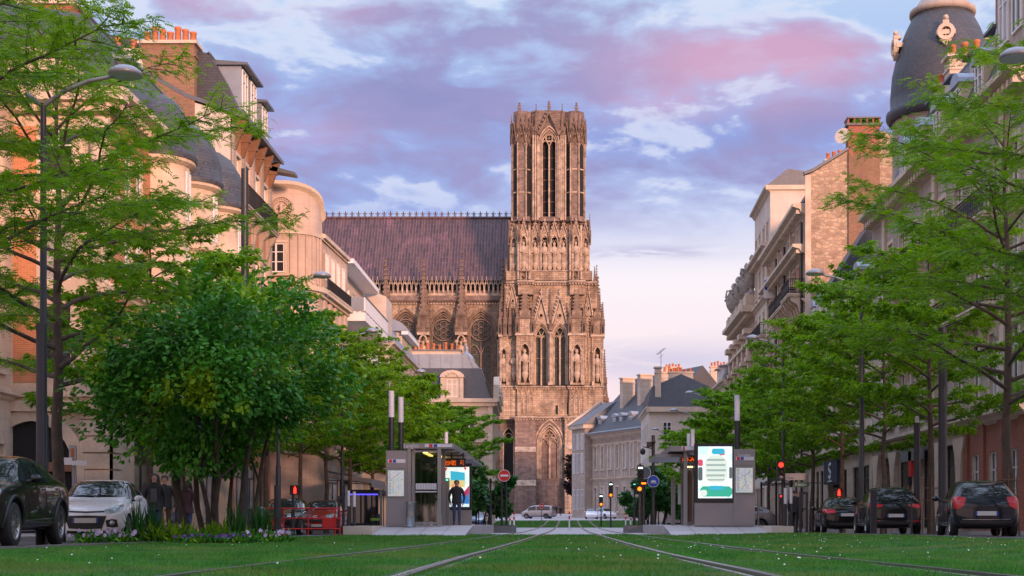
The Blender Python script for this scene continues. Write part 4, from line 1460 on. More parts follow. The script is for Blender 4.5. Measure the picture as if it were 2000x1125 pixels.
dso = ds.build('satellite_dish', 'render', A, (9.2, 2.2, HA + 4.3)); dso.rotation_euler = (R(75), 0, R(-40))
an = MB()
an.path([(0, 0, 0), (0, 0, 3.0)], .03, 5); an.path([(-1.6, 0, 2.9), (1.7, 0, 2.7)], .02, 4); an.path([(-1.0, 0, 1.8), (1.0, 0, 1.75)], .02, 4)
for i in range(9):
 an.path([(-1.5 + i * .36, -.3, 2.9 - i * .02), (-1.5 + i * .36, .3, 2.9 - i * .02)], .012, 3)
for i in range(4):
 an.path([(-.8 + i * .5, -.45, 1.78), (-.8 + i * .5, .45, 1.78)], .012, 3)
an.build('aerial', 'zinc_dark', A, (14.2, 3.2, HA + 4.3), R(50))

# A0: neighbour at the left edge, set back
A0 = thing('stone_house', 'cream stone house at the very left, mostly behind trees', 'house', **left_at(-20.6, 36.0))
mb = MB()
facade(A0, mb, 16.75, [(.5, 2.8, 1.2), (6.0, 2.5, 1.1), (9.6, 2.3, 1.1), (12.8, 1.9, 1.0)], [1.6, 4.4, 7.2, 10., 12.8, 15.2], 'plain', 0, 1, -.5, 16.2)
shell(mb, 16.75, 12, 16.2, 0)
for z in (4.9, 8.9, 12.2): cornice(mb, 0, 16.75, z, .25, .35)
cornice(mb, -.2, 16.75, 15.7, .6, .7, 0, 1, .5)
mb.build('wall', ['stone', 'stone_trim'], A0)
mansard(A0, 0, 16.6, 12, 16.4, 3.2, 1.3, 1.0, -.2)
for x in (3., 8.6, 14.): dormer(A0, x, .2, 16.8, 1.2, 1.7, 1.6, 'curved', 'stone_trim', 'zinc')
chimney(A0, 12, 13, 3.5, 6.5, 18.5, 21.8, 'brick_red', 6)

# B: taller rendered house whose blank party wall faces down the street
B = thing('rendered_house', 'tall house with a blank white party wall and large brown brick chimney', 'house', **left_at(-17., 71.6))
LB, DB, HB = 9.6, 13., 21.0
mb = MB()
facade(B, mb, LB, [(.4, 3.2, 2.2)], [1.9, 4.8, 7.7], 'shop', 2, 1, -.5, 4.6, False, False)
facade(B, mb, LB, [(5.6, 2.4, 1.0), (9.1, 2.3, 1.0), (12.8, 2.2, 1.0), (17.0, 2.3, 1.0)], [1.5, 3.6, 6.0, 8.1], 'plain', 2, 1, 4.6, HB)
# party wall with a raking top
pw = [(0., -.5), (0., 21.1), (2.2, 21.8), (6.0, 24.0), (DB, 24.0), (DB, -.5)]
mb.prism(pw, 'x', -.02, .35, 0)
mb.quad((LB, 0, -.5), (LB, DB, -.5), (LB, DB, HB), (LB, 0, HB), 2)
for x in (.35, 2.55, 4.8, 7.05, 9.25):
 mb.box(x - .22, x + .22, -.12, -.002, 5.2, HB - .3, 3)
cornice(mb, 0, LB, 4.5, .4, .5); cornice(mb, 0, LB, 8.6, .2, .3); cornice(mb, 0, LB, 12.0, .2, .3)
mb.prism([(.05, 21.2), (2.2, 21.9), (6.0, 24.1), (6.0, 24.25), (2.15, 22.1), (-.05, 21.35)], 'x', -.12, .45, 4)
mb.build('wall', ['render', 'stone_trim', 'brick_orange', 'stone_grey', 'zinc_dark'], B)
ev = MB()      # deep timber eaves on brackets
ev.prism([(-.75, HB - .05), (-.75, HB + .15), (.4, HB + .5), (.4, HB + .3)], 'x', .3, LB + .1, 0)
for i in range(6):
 x = .6 + i * 1.7
 ev.prism([(0, HB - 1.6), (-.15, HB - 1.5), (-.6, HB - .25), (-.65, HB - .05), (0, HB - .05)], 'x', x - .1, x + .1, 1)
 ev.box(x - .14, x + .14, -.5, 0, HB - .75, HB - .6, 1)
ev.build('eaves', ['zinc_dark', 'wood'], B)
mansard(B, .4, LB, DB, HB + .4, 2.9, 1.5, 1.0, -.3, ('slate', 'zinc_dark'), 0)
ch = chimney(B, -.1, .95, 1.8, 4.5, 19., 24.6, 'brick_brown', 7)
chimney(B, .0, .8, 4.6, 6.2, 21, 24.2, 'brick_brown', 2)
for x in (2.2, 4.2):
 dormer(B, x, -.2, HB + .7, 1.5, 2.3, 2.0, 'flat', 'zinc', 'zinc_dark')
dormer(B, 7.0, -.2, HB + .7, 1.5, 1.8, 2.0, 'flat', 'zinc', 'zinc_dark')
balcony(B, 1.2, LB - .9, 16.8, .62, 0., 1.05, 'stone_grey', 5)
balcony(B, .8, 3.0, 12.4, .55, 0., 1.0, 'stone_grey', 2)
balcony(B, 5.2, LB - .6, 12.4, .6, 0., 1.0, 'stone_grey', 3)
balcony(B, 5.0, LB - .6, 8.9, .6, 0., 1.0, 'stone_grey', 3)
ca = MB(); ca.prism([(-1.5, HB - .75), (-1.5, HB - .6), (.0, HB - .2), (.0, HB - .5)], 'x', LB - .6, LB + .3); ca.build('eaves_corner', 'zinc_dark', B)

# C: pale stucco corner building with curved front and pediment medallion
C = thing('curved_corner_building', 'pale pink stucco building with rounded corner and carved round medallion', 'building', (-14.9, 83.2, g(-15, 83)), R(90 - 2.4))
mb = MB()
rC, LC, DC = 1.7, 9.8, 16
# plan line: from the end wall, round the corner, along the street (local x along street, -y outward)
plan = [(0., DC)] + [(0., rC + 4)] + [(rC - rC * math.cos(a), rC - rC * math.sin(a)) for a in np.linspace(0, PI / 2, 9)] + [(LC, 0.)]
def wallstrip(z0, z1, off=0., mi=0, cap=False):
 def o_(p):
  x, y = p
  if y >= rC: return (x - off, y)
  if x >= rC: return (x, y - off)
  dx, dy = x - rC, y - rC
  l_ = math.hypot(dx, dy)
  return (rC + dx * (l_ + off) / l_, rC + dy * (l_ + off) / l_)
 P = [o_(p) for p in plan]
 for a, b in zip(P[:-1], P[1:]):
  mb.quad((a[0], a[1], z0), (b[0], b[1], z0), (b[0], b[1], z1), (a[0], a[1], z1), mi)
  if cap:
   mb.quad((a[0], a[1], z1), (b[0], b[1], z1), (b[0] + 0, b[1] + off + .05, z1), (a[0] + off + .05, a[1], z1), mi)
   mb.quad((a[0], a[1], z0), (a[0] + off + .05, a[1], z0), (b[0], b[1] + off + .05, z0), (b[0], b[1], z0), mi)
ZC = [14.5, 17.6, 20.0]
wallstrip(-.5, ZC[1])
wallstrip(14.0, 14.2, .2, 1, True); wallstrip(14.2, 14.5, .42, 1, True)
wallstrip(4.6, 5.0, .3, 1, True)
wallstrip(ZC[1] - .12, ZC[1] + .06, .1, 1, True)
for p0, p1 in zip(plan[:-1], plan[1:]):           # shallow ribs of the attic storey
 d0 = math.hypot(p1[0] - p0[0], p1[1] - p0[1])
for yy in [y_ for y_ in np.arange(rC + .0, 9, .42) if abs(y_ - 2.15) > .8 or y_ < 1.4]:
 mb.box(-.07, -.002, yy - .09, yy + .09, ZC[0] + .15, ZC[1] - .15, 0)
for a in np.linspace(.2, PI / 2, 6):
 cx_, cy_ = rC - (rC + .03) * math.cos(a), rC - (rC + .03) * math.sin(a)
 mb.cyl(cx_, cy_, ZC[0] + .15, ZC[1] - .15, .08, 6, 0)
for x in np.arange(rC + 1.2, LC, 1.55):
 mb.box(x - .32, x + .32, -.12, -.002, 5.2, 17.0, 0)
# curved pediment: plate following the plan with a falling top edge
def pedz(s):    # height of the top edge along the running length from the end wall
 t = min(1, max(0, (s - 4.0) / 3.6)); return ZC[2] + .55 - 2.1 * (1 - math.sqrt(max(0, 1 - t * t)))
run = [(0., 6.2)] + [(0., y) for y in np.linspace(6.0, rC, 8)[1:]] + [(rC - rC * math.cos(a), rC - rC * math.sin(a)) for a in np.linspace(.12, PI / 2, 9)] + [(rC + .6, 0.)]
s_ = 0; S_ = [0]
for a, b in zip(run[:-1], run[1:]):
 s_ += math.hypot(a[0] - b[0], a[1] - b[1]); S_.append(s_)
for i in range(len(run) - 1):
 a, b = run[i], run[i + 1]
 za, zb_ = pedz(S_[i] - 0.3), pedz(S_[i + 1] - 0.3)
 def inn(p, k):
  dx, dy = rC - p[0], rC - p[1]
  if p[1] >= rC: return (p[0] + k, p[1])
  l_ = math.hypot(dx, dy) or 1
  return (p[0] + dx / l_ * k, p[1] + dy / l_ * k)
 ai, bi = inn(a, .45), inn(b, .45)
 ao, bo = inn(a, -.22), inn(b, -.22)
 mb.quad((*a, ZC[1]), (*b, ZC[1]), (*b, zb_), (*a, za), 0)
 mb.quad((*ai, ZC[1]), (*ai, za), (*bi, zb_), (*bi, ZC[1]), 0)
 mb.quad((*ao, za), (*bo, zb_), (*bi, zb_ + .08), (*ai, za + .08), 1)
 mb.quad((*ao, za - .2), (*bo, zb_ - .2), (*bo, zb_), (*ao, za), 1)
 mb.quad((*a, za - .42), (*b, zb_ - .42), (*bo, zb_ - .2), (*ao, za - .2), 1)
wr = []
for (z, h, w) in ((6.0, 2.6, 1.0), (9.7, 2.4, 1.0), (14.75, 2.0, .8)):
 for x in (rC + 1.3, rC + 3.0, rC + 4.6, rC + 6.2):
  f = add_window(C, x, z, w, h, 'plain', -.30)
  mb.box(x - w / 2 - .12, x + w / 2 + .12, -.16, -.11, z - .1, z + h + .1, 1)
 f = add_window(C, .49, z, .5, h * .85, 'plain', .49, R(-45))
for z, h in ((9.7, 2.5), (15.2, 1.7)):
 wy = 2.2
 add_window(C, -.2, z, 1.0, h, 'paned', wy, R(-90), pale=False)
 for dy in (-.6, .6): mb.box(-.14, -.002, wy + dy - .09, wy + dy + .09, z - .1, z + h + .15, 1)
 mb.box(-.17, -.002, wy - .7, wy + .7, z + h + .02, z + h + .17, 1); mb.box(-.25, -.002, wy - .8, wy + .8, z - .22, z - .05, 1)
mb.quad((LC, 0, -.5), (LC, DC, -.5), (LC, DC, 17.2), (LC, 0, 17.2), 0)
mb.prism([(rC, 17.62), (-.25, 17.62), (-.25, 17.85), (1.5, 18.3), (DC, 18.3), (DC, 17.62)], 'x', rC + .4, LC, 1)
add_window(C, 5., .5, 3.0, 3.2, 'shop', -.2); add_window(C, 8.8, .5, 2.6, 3.2, 'shop', -.2)
mb.build('wall', ['stone_pink', 'stone_trim'], C)
md = MB()
for r_, w_ in ((1.15, .16), (.72, .1)):
 md.rib(ring(0, 0, r_, 24), 0, w_, .08, closed=True)
for k in range(22):
 a = 2 * PI * k / 22
 md.box(.93 * math.cos(a) - .06, .93 * math.cos(a) + .06, -.05, 0, .93 * math.sin(a) - .09, .93 * math.sin(a) + .09)
md.path([(-.1, -.03, -.5), (.05, -.08, -.1), (-.05, -.08, .25), (.1, -.06, .45)], [.16, .2, .17, .12], 6)
md.path([(.05, -.06, .2), (.4, -.04, .35)], .07, 5); md.path([(-.05, -.06, .2), (-.4, -.04, -.05)], .07, 5)
md.path([(0, -.05, -.2), (.35, -.04, -.55)], .09, 5); md.path([(0, -.05, -.2), (-.38, -.04, -.5)], .09, 5)
mo = md.build('medallion', 'stone_pink', C, (-.02, 1.9, 18.95), R(-90))
mo.scale = (.6, 1, .6)
balcony(C, rC + .6, LC - .4, 14.5, .1, -.3, .7, 'stone_trim', 0)
chimney(C, 3.0, 3.8, .9, 1.5, 18, 19.6, 'brick_red', 1, 'brick_red')
bw = MB(); bw.box(2.0, 2.5, .3, 1.6, 17.6, 19.4); bw.build('firewall', 'brick_red', C)

# D: white modern block with long balconies
Dd = thing('white_balcony_building', 'plain pale building with a long white balcony jutting over the street', 'building', **left_at(-15.3, 93.6))
mb = MB()
facade(Dd, mb, 12.2, [(z, 2.1, 1.6) for z in (5.2, 8.4, 11.6, 14.7)], [2.0, 5.0, 8.0, 10.6], 'plain', 0, 1, -.5, 17.6, False, True)
shell(mb, 12.2, 12, 17.6)
mb.box(-.1, 12.3, -1.2, 6, 17.6, 17.9, 1)
mb.build('wall', ['render', 'white'], Dd)
for z, x0 in ((14.4, .2), (11.2, .2), (8.0, .2)):
 pb = MB()
 pb.box(x0, 12, -1.9, 0, z - .55, z, 0); pb.box(x0, 12, -1.9, -1.82, z + .1, z + 1.0, 0)
 pb.box(x0, x0 + .08, -1.82, 0, z + .1, z + 1.0, 1)
 pb.box(x0, 12, -1.95, -1.78, z + 1.02, z + 1.09, 2)
 for i in range(9):
  xx = x0 + .1 + i * 1.44
  pb.box(xx, xx + .04, -1.86, -1.8, z, z + 1.02, 2)
 pb.build('balcony', ['white', 'zinc', 'zinc_dark'], Dd)

# E: row of lower houses with zinc roofs and a barrel dormer
E = thing('zinc_roofed_house', 'rendered house with a white barrel-roofed dormer storey above the left trees', 'house', **left_at(-13.4, 106.5))
mb = MB()
facade(E, mb, 22, [(z, 2.2, 1.1) for z in (5., 8.2, 11.2)], [2, 5, 8, 11, 14, 17, 20], 'plain', 0, 1, -.5, 14.)
shell(mb, 22, 12, 14.)
cornice(mb, 0, 22, 13.6, .4, .5)
mb.build('wall', ['render', 'stone_trim'], E)
mansard(E, 0, 22, 12, 14.1, 2.2, 1.2, .8, -.1, ('zinc', 'zinc'))
bd = MB()
bx0, bx1 = 13.2, 21.
bd.box(bx0, bx1, .6, 4.6, 13.9, 16.6, 0)
pts = [(2.6 - 2.5 * math.cos(PI * i / 10), 16.6 + 1.15 * math.sin(PI * i / 10)) for i in range(11)]
bd.prism(pts, 'x', bx0 - .5, bx1 + .3, 1)
bd.box(bx0 - .45, bx1, .05, .6, 16.3, 16.62, 2)
bd.build('barrel_dormer', ['render', 'zinc', 'white'], E)
add_window(E, bx0 - .17, 14.9, 2.0, 1.5, 'plain', 2.6, R(-90))
chimney(E, 8.2, 9.2, 1.6, 3.0, 14.5, 18.6, 'render', 0)
chimney(E, 3.5, 4.2, 2., 5.0, 15.5, 17.6, 'brick_red', 5)
bb = MB(); bb.prism([(0.2, 14.2), (.2, 17.4), (5, 19.2), (10, 17.4), (10, 14.2)], 'x', -.3, 3.2); bb.build('gable_wall', 'render', E)

# F: richly carved stone corner building, nearest the church on the left
Fb = thing('carved_stone_building', 'ornate cream stone building with blue zinc roof and a carved dormer, left of the tower', 'building', (-8.05, 150.0, g(-8, 150)), R(90 + 1.6))
LF, DF, HF = 15., 12., 13.0
mb = MB()
facade(Fb, mb, LF, [(z, 2.4, 1.0) for z in (1.0, 5.3, 9.2)], [2.2, 5.2, 8.2, 11.2, 13.6], 'plain', 0, 1, -.5, HF)
er = []
for z in (1.0, 5.3, 9.2):
 for yy in (2.4, 5.0, 7.6, 10.2):
  er.append((yy - .5, yy + .5, z, z + 2.3)); add_window(Fb, 0, z, 1.0, 2.3, 'plain', yy, R(-90))
em = MB(); wall_open(em, 0, DF, -.5, HF, er, 0, .22, 0, 1); turn_end(em, mb)
mb.quad((LF, 0, -.5), (LF, DF, -.5), (LF, DF, HF), (LF, 0, HF), 0)
mb.quad((0, 0, HF), (LF, 0, HF), (LF, DF, HF), (0, DF, HF), 0)
for z in (4.5, 8.6):
 cornice(mb, 0, LF, z, .35, .4); mb.box(-.3, -.003, -.3, DF, z + .1, z + .4, 1)
cornice(mb, -.4, LF, HF - .5, .8, .8, 0, 1, .5)
mb.box(-.6, -.003, -.6, DF, HF - .1, HF + .3, 1); mb.box(-.35, -.003, -.35, DF, HF - .5, HF - .1, 1)
for x in (3.6, 8.2, 12.4):         # carved bracketed gables leaning over the street
 mb.prism([(x - 1.5, HF + .3), (x + 1.5, HF + .3), (x + 1.2, HF + 2.0), (x, HF + 3.0), (x - 1.2, HF + 2.0)], 'y', -.7, -.1, 1)
 for k in range(7): mb.ball((x - 1.1 + k * .37, -.75, HF + .8 + .9 * math.sin(k * PI / 6)), .26, 1, 6)
 mb.prism([(0, 8.), (-.7, 8.8), (-1.0, 9.9), (-1.0, 10.2), (0, 10.2)], 'x', x - 1.1, x + 1.1, 1)
for yy in (.2, 3.7, 8.8): mb.box(-.16, -.003, yy - .25, yy + .25, 0, HF - .5, 1)
mb.build('wall', ['stone', 'stone_trim'], Fb)
mansard(Fb, 0, LF, DF, HF + .3, 3.3, 1.0, 1.6, .2, ('slate', 'zinc'), 0, 1.0, .2)
zr = MB()
for k in range(9):
 xx = 1.0 + k * 0;
 yy = 1.4 + k * 1.2
 zr.box(1.05, 1.2, yy - .03, yy + .03, HF + 3.4, HF + 3.6)
zr.prism([(1.3, HF + 3.62), (DF - 1.3, HF + 3.62), (DF - 2.6, HF + 5.1), (2.6, HF + 5.1)], 'x', 1.0, LF - 1)
for k in range(8):
 yy = 2.0 + k * 1.15
 zr.path([(.97, yy, HF + 3.65), (.97, min(max(yy, 2.6), DF - 2.6), HF + 5.1)], .05, 4)
zr.build('zinc_roof', 'zinc', Fb)
dn = MB()
dn.box(-.1, 1.4, 3.2, 5.2, HF + .3, HF + 2.6, 0)
dn.box(-.25, -.1, 3.0, 3.4, HF + .3, HF + 2.5, 0); dn.box(-.25, -.1, 5.0, 5.4, HF + .3, HF + 2.5, 0)
pp = [(4.2 + 1.3 * math.cos(PI * i / 8), HF + 2.55 + .75 * math.sin(PI * i / 8)) for i in range(9)]
dn.prism([(a, b) for a, b in pp], 'x', -.3, 1.4, 0)
for k in range(5): dn.ball((-.3, 3.6 + k * .3, HF + 2.75 + .3 * math.sin(k * PI / 4)), .16, 0, 6)
dno = dn.build('carved_dormer', 'stone_trim', Fb)
add_window(dno, -.24, HF + .45, 1.1, 1.9, 'plain', 4.2, R(-90))
chimney(Fb, 6.5, 7.6, 3.6, 9.6, HF + 3.5, HF + 6.1, 'stone_trim', 9, 'concrete')
lc = MB(); lc.cyl(7.4, 3.0, HF + 3, HF + 4.6, .95, 12)
lc.lathe([(1.02, HF + 4.6), (1.0, HF + 4.85), (.85, HF + 5.4), (.56, HF + 5.8), (.25, HF + 6.0), (.17, HF + 6.35), (.25, HF + 6.5), (.04, HF + 6.95)], 14, 7.4, 3.0)
lc.build('zinc_dome', 'zinc', Fb)
an = MB()
for dx in (0, .7, 1.6): an.path([(1.0, 9 + dx, HF + 2), (1.0, 9 + dx, HF + 6.4)], .035, 4)
an.path([(1.0, 8.8, HF + 5.6), (1.0, 11, HF + 5.6)], .03, 4); an.path([(1.0, 8.8, HF + 4.6), (1.0, 11, HF + 4.6)], .03, 4)
an.build('roof_scaffold', 'zinc_dark', Fb)
# ======================= right side =======================
# G: large corner building with an egg-shaped slate dome
G = thing('domed_corner_building', 'large stone building with an egg-shaped slate dome at its corner, right edge', 'building', **right_at(17., 79.5))
LG, DG, HG = 27., 14., 17.4
mb = MB()
gx = [4.6, 7.2, 9.8, 12.4, 15.0, 17.6, 20.2, 22.8, 25.4]
facade(G, mb, LG, [(5.6, 2.5, 1.15), (9.4, 2.4, 1.15), (12.9, 2.3, 1.1)], gx, 'plain', 0, 1, 4.9, HG)
shops = [(2.2, 5.0, .3, 4.0), (6.4, 9.8, .3, 4.0), (11.2, 14.0, .3, 4.0), (15.4, 17.6, .3, 4.0)]
for a, b, c_, d_ in shops: add_window(G, (a + b) / 2, c_, b - a, d_ - c_, 'shop', pale=False)
bshop = [(19.6, 20.7, 1.0, 3.4), (22.0, 23.1, 1.0, 3.4), (24.6, 25.7, 1.0, 3.4)]
for a, b, c_, d_ in bshop: add_window(G, (a + b) / 2, c_, b - a, d_ - c_, 'paned')
wall_open(mb, 0, 18.6, -.5, 4.9, shops, 0, .3, 0, 1)
wall_open(mb, 18.6, LG, -.5, 4.9, bshop, 0, .3, 2, 1)
shell(mb, LG, DG, HG, 0)
for x in (1.6, 5.7, 10.5, 14.7, 18.2):          # broad pillars between shop windows with flared heads
 mb.prism([(x - .35, 0), (x + .35, 0), (x + .38, 2.6), (x + .55, 3.5), (x + .95, 4.2), (x - .95, 4.2), (x - .55, 3.5), (x - .38, 2.6)], 'y', -.22, -.003, 1)
for x in (18.9, 21.3, 23.8, 26.4): mb.box(x - .3, x + .3, -.12, -.003, 0, 4.6, 3)
cornice(mb, 0, LG, 4.5, .45, .5);
for z in (8.7, 12.2): cornice(mb, 0, LG, z, .22, .32)
cornice(mb, 0, LG, HG - .6, .8, .8, 0, 1, .55)
for x in (3.3, 13.7, 24.1): mb.box(x - .3, x + .3, -.15, -.004, 5.4, HG - .6, 1)
# corner drum under the dome
mb.lathe([(2.7, -.5), (2.7, 22.6)], 18, 1.2, 3.6, 0, True)
for z in (4.5, 8.7, 12.2, HG - .5): mb.lathe([(2.72, z), (3.0, z + .12), (3.0, z + .35), (2.72, z + .4)], 18, 1.2, 3.6, 1, False)
mb.build('wall', ['stone_grey', 'stone_trim', 'brick_red', 'brick_red'], G)
for zf in (9.4, 12.9, 18.4):
 for a in (-PI * .95, -PI * .72, -PI * .5):
  add_window(G, 1.2 + 2.62 * math.cos(a), zf, .95, 2.2, 'plain', 3.6 + 2.62 * math.sin(a), a + PI / 2)
dome = MB()
zd = 22.8
DY_ = 3.6
dome.lathe([(2.9, zd - .2), (3.05, zd), (3.05, zd + .3), (2.8, zd + .45), (2.82, zd + 1.2), (2.72, zd + 2.4), (2.45, zd + 3.6), (2.05, zd + 4.7), (1.6, zd + 5.6)], 28, 1.2, DY_, 0)
dome.lathe([(1.6, zd + 5.6), (1.78, zd + 5.65), (1.78, zd + 5.9), (1.55, zd + 6.0), (1.2, zd + 6.5), (.5, zd + 7.2), (.05, zd + 7.4)], 24, 1.2, DY_, 1)
dome.lathe([(2.72, 21.3), (2.9, 21.4), (2.85, 21.7), (2.72, 21.75)], 24, 1.2, DY_, 1)
do = dome.build('dome', ['slate', 'stone_grey'], G)
for a in (-PI * .06, -PI * .5, PI * .5):      # round lucarnes with ball tops
 lu = MB()
 lu.rib(ring(0, 0, .36, 16), 0, .2, .25, closed=True)
 lu.add([(x, -.02, z) for x, z in ring(0, 0, .3, 16)], [tuple(range(16))[::-1]], 1)
 lu.box(-.03, .03, -.08, 0, -.3, .3); lu.box(-.3, .3, -.08, 0, -.03, .03)
 lu.box(-.5, .5, -.15, .5, -.12, .12); lu.box(-.16, .16, -.2, .2, .45, .62); lu.ball((0, -.08, .78), .15, 0, 8)
 lu.prism([(-.3, -.42), (.3, -.42), (0, -.75)], 'y', -.2, .2)
 lu.build('round_dormer', ['stone_trim', 'glass'], do, (1.2 + 2.5 * math.cos(a), DY_ + 2.5 * math.sin(a), zd + 3.9), a + PI / 2)
mansard(G, 3.4, LG, DG, HG + .2, 5.3, 2.7, 1.0, -.2, ('slate', 'zinc'), 0)
for x in (6.2, 9.6, 13., 16.4, 19.8, 23.2):
 dormer(G, x, .25, HG + .5, 1.3, 2.0, 1.9, 'curved', 'stone_trim', 'zinc')
 dormer(G, x + 1.2, 1.6, HG + 3.3, 1.0, 1.2, 1.6, 'flat', 'zinc', 'zinc_dark')
chimney(G, 6.9, 7.9, 2.2, 4.6, HG + 2, HG + 6.6, 'stone', 4, 'stone_trim')
chimney(G, 5.4, 6.3, 2.0, 3.2, HG + 2, HG + 5.6, 'stone', 2, 'stone_trim')
chimney(G, 17.9, 18.9, 1.5, 4.4, HG + 2, HG + 6.6, 'brick_red', 5)
at_ = MB(); at_.box(23.6, LG, -.15, 5, HG + .2, HG + 6.2, 0); cornice(at_, 23.4, LG, HG + 5.7, .5, .7, -.15, 1, .5)
at_.build('attic', ['stone_grey', 'stone_trim'], G)
for x in (24.6, 26.2): add_window(G, x, HG + 1.6, 1.1, 2.2, 'plain', -.33)
balcony(G, 6.2, 13.2, 12.75, .8, 0., 1., 'stone_trim', 5, 'scroll')
balcony(G, 14.2, 23.8, 12.75, .8, 0., 1., 'stone_trim', 6, 'scroll')
balcony(G, 6.2, 23.8, 9.2, .75, 0., 1., 'stone_trim', 10, 'scroll')
for nm, x0, x1, z0, z1, mt in (('white_fascia', 8.4, 12.6, 3.55, 4.35, 'lampgrey'), ('orange_sign', 10.1, 10.7, 2.8, 4.0, 'red')):
 s_ = MB(); s_.box(x0, x1, -.42, -.25, z0, z1); s_.build(nm, mt, G)

# Lw: lower slate-roofed house in front of the rubble party wall
Lw = thing('slate_mansard_house', 'lower house with a steep dark slate roof in front of the rubble party wall', 'house', **right_at(17., 100.6))
LL, DL, HL = 21., 12., 12.8
mb = MB()
facade(Lw, mb, LL, [(5.6, 2.4, 1.1), (9.4, 2.2, 1.1)], [1.6, 4.4, 7.2, 10., 12.8, 15.6, 18.4], 'plain', 0, 1, 4.6, HL)
ps = [(1.2, 2.4, .2, 4.), (2.9, 4.1, .2, 4.), (4.6, 5.8, .2, 4.), (12.5, 13.8, .5, 3.8), (15.6, 17.4, .5, 3.8), (18.3, 20.2, .5, 3.8)]
for a, b, c_, d_ in ps: add_window(Lw, (a + b) / 2, c_, b - a, d_ - c_, 'shop', pale=False)
wall_open(mb, 0, LL, -.5, 4.6, ps + [(7.6, 11.6, -.4, 3.0)], 0, .35, 0, 1)
mb.quad((7.6, .34, -.4), (11.6, .34, -.4), (11.6, .34, 3.0), (7.6, .34, 3.0), 2)
shell(mb, LL, DL, HL)
cornice(mb, 0, LL, 4.4, .35, .4); cornice(mb, 0, LL, HL - .4, .55, .6, 0, 1, .5)
mb.build('wall', ['stone', 'stone_trim', 'void'], Lw)
mansard(Lw, 0, LL, DL, HL + .2, 4.8, 2.2, .8, -.2, ('slate', 'zinc_dark'), .05, 2.2, 2.2)
for x in (2.2, 4.2): dormer(Lw, x, -.05, HL + .5, 1.2, 2.1, 1.6, 'gable', 'white', 'zinc')
for x in (9., 13., 17.): dormer(Lw, x, .0, HL + .5, 1.2, 2.0, 1.6, 'curved', 'stone_trim', 'zinc')
ht = MB(); ht.box(5.2, 8.4, .2, 5, HL + .3, HL + 3.2, 0); ht.prism([(0, HL + 3.2), (5.2, HL + 3.2), (2.6, HL + 7.2)], 'x', 5.0, 8.6, 1)
ht.build('pavilion', ['stone', 'slate'], Lw)
add_window(Lw, 6.8, HL + .8, 1.3, 2.0, 'plain', .02)
sg = MB(); sg.box(7.3, 11.9, -.25, -.02, 3.02, 4.5, 0); sg.build('shop_fascia', 'navy', Lw)
em_ = MB()
em_.rib([(.42, .34), (.1, .45), (-.25, .36), (-.34, .12), (-.05, -.02), (.3, -.14), (.28, -.38), (0, -.48), (-.36, -.36)], 0, .16, .04)
em_.box(-.62, .62, -.04, 0, -.72, -.62)
em_.build('shop_emblem', 'white', Lw, (9.6, -.26, 3.85))
ye = MB()
ye.rib([(-.3, -.1), (-.1, .15), (.05, -.02), (.3, .2)], 0, .1, .03); ye.rib([(.05, -.02), (.15, -.3)], 0, .1, .03)
ye.build('yellow_decal', 'yellow', Lw, (10.4, .3, 1.9))

# H: tall houses with a rubble party wall and brick flue facing down the street
H = thing('rubble_gable_house', 'tall house with a rubble stone party wall and red brick chimney, right side', 'house', (17.3, 123., g(17, 123)), R(-90 - 1.0))
LH, DH, HH = 21.4, 10.5, 23.0
mb = MB()
hx = [1.4, 3.6, 6.0, 8.4, 10.8, 13.2, 15.6, 17.8, 20.0]
facade(H, mb, LH, [(.5, 3.2, 1.2), (5.4, 2.4, 1.0), (9.2, 2.4, 1.0), (13.2, 2.4, 1.0), (17.0, 2.3, 1.0), (20.4, 1.7, .9)], hx, 'plain', 0, 1, -.5, HH)
gw = [(0., -.5), (0., HH + 2.2), (.5, HH + 2.4), (5.2, 28.3), (5.6, 28.3), (DH, 25.), (DH, -.5)]
mb.prism(gw, 'x', LH - .02, LH + .35, 2)
mb.box(LH + .3, LH + .4, -.06, .35, -.5, HH + 2.2, 1)
mb.prism([(-.1, HH + 2.25), (.5, HH + 2.45), (5.2, 28.35), (5.2, 28.5), (.4, HH + 2.65), (-.15, HH + 2.45)], 'x', LH - .1, LH + .45, 3)
mb.box(LH + .352, LH + .5, 3.0, 5.2, 18.5, 26.6, 4)
mb.quad((0, 0, -.5), (0, 0, HH), (0, DH, HH), (0, DH, -.5), 0)
for x in (2.5, 4.8, 7.2, 9.6, 12., 14.4, 16.7, 18.9): mb.box(x - .22, x + .22, -.1, -.003, 17.1, 19.2, 5); mb.box(x - .22, x + .22, -.1, -.003, 13.3, 15.6, 5)
for z in (4.6, 8.4, 12.4, 16.2): cornice(mb, 0, LH, z, .25, .32)
cornice(mb, 0, LH, 19.7, .9, .7, 0, 1, .6)
cornice(mb, 0, LH, HH - .5, .9, .8, 0, 1, .6)
for k in range(3): mb.box(7.1 * k + .1, 7.1 * k + .5, -.18, -.003, 4.8, HH - .5, 1)
mb.build('wall', ['stone_grey', 'stone_trim', 'rubble', 'zinc_dark', 'brick_brown', 'brick_red'], H)
mansard(H, 0, LH - .1, DH, HH + .3, 2.6, 1.6, 1.6, -.2, ('slate', 'zinc_dark'), 0)
chimney(H, LH - .7, LH + .45, 3.0, 5.2, 26.6, 28.7, 'brick_red', 0, 'concrete', open_cap=True)
chimney(H, 12., 13., 3.5, 5.5, 25, 27.8, 'brick_red', 4)
ds = MB(); ds.lathe([(.02, 0), (.4, .06), (.58, .2)], 14)
dso = ds.build('satellite_dish', 'render', H, (LH + .1, 2.7, 28.0)); dso.rotation_euler = (R(80), 0, R(60))
balcony(H, 12.2, 16.4, 16.9, .95, 0, 1.05, 'stone_trim', 4, 'scroll')
balcony(H, 17.0, LH - .4, 16.9, 1.15, 0, 1.05, 'stone_trim', 4, 'scroll')
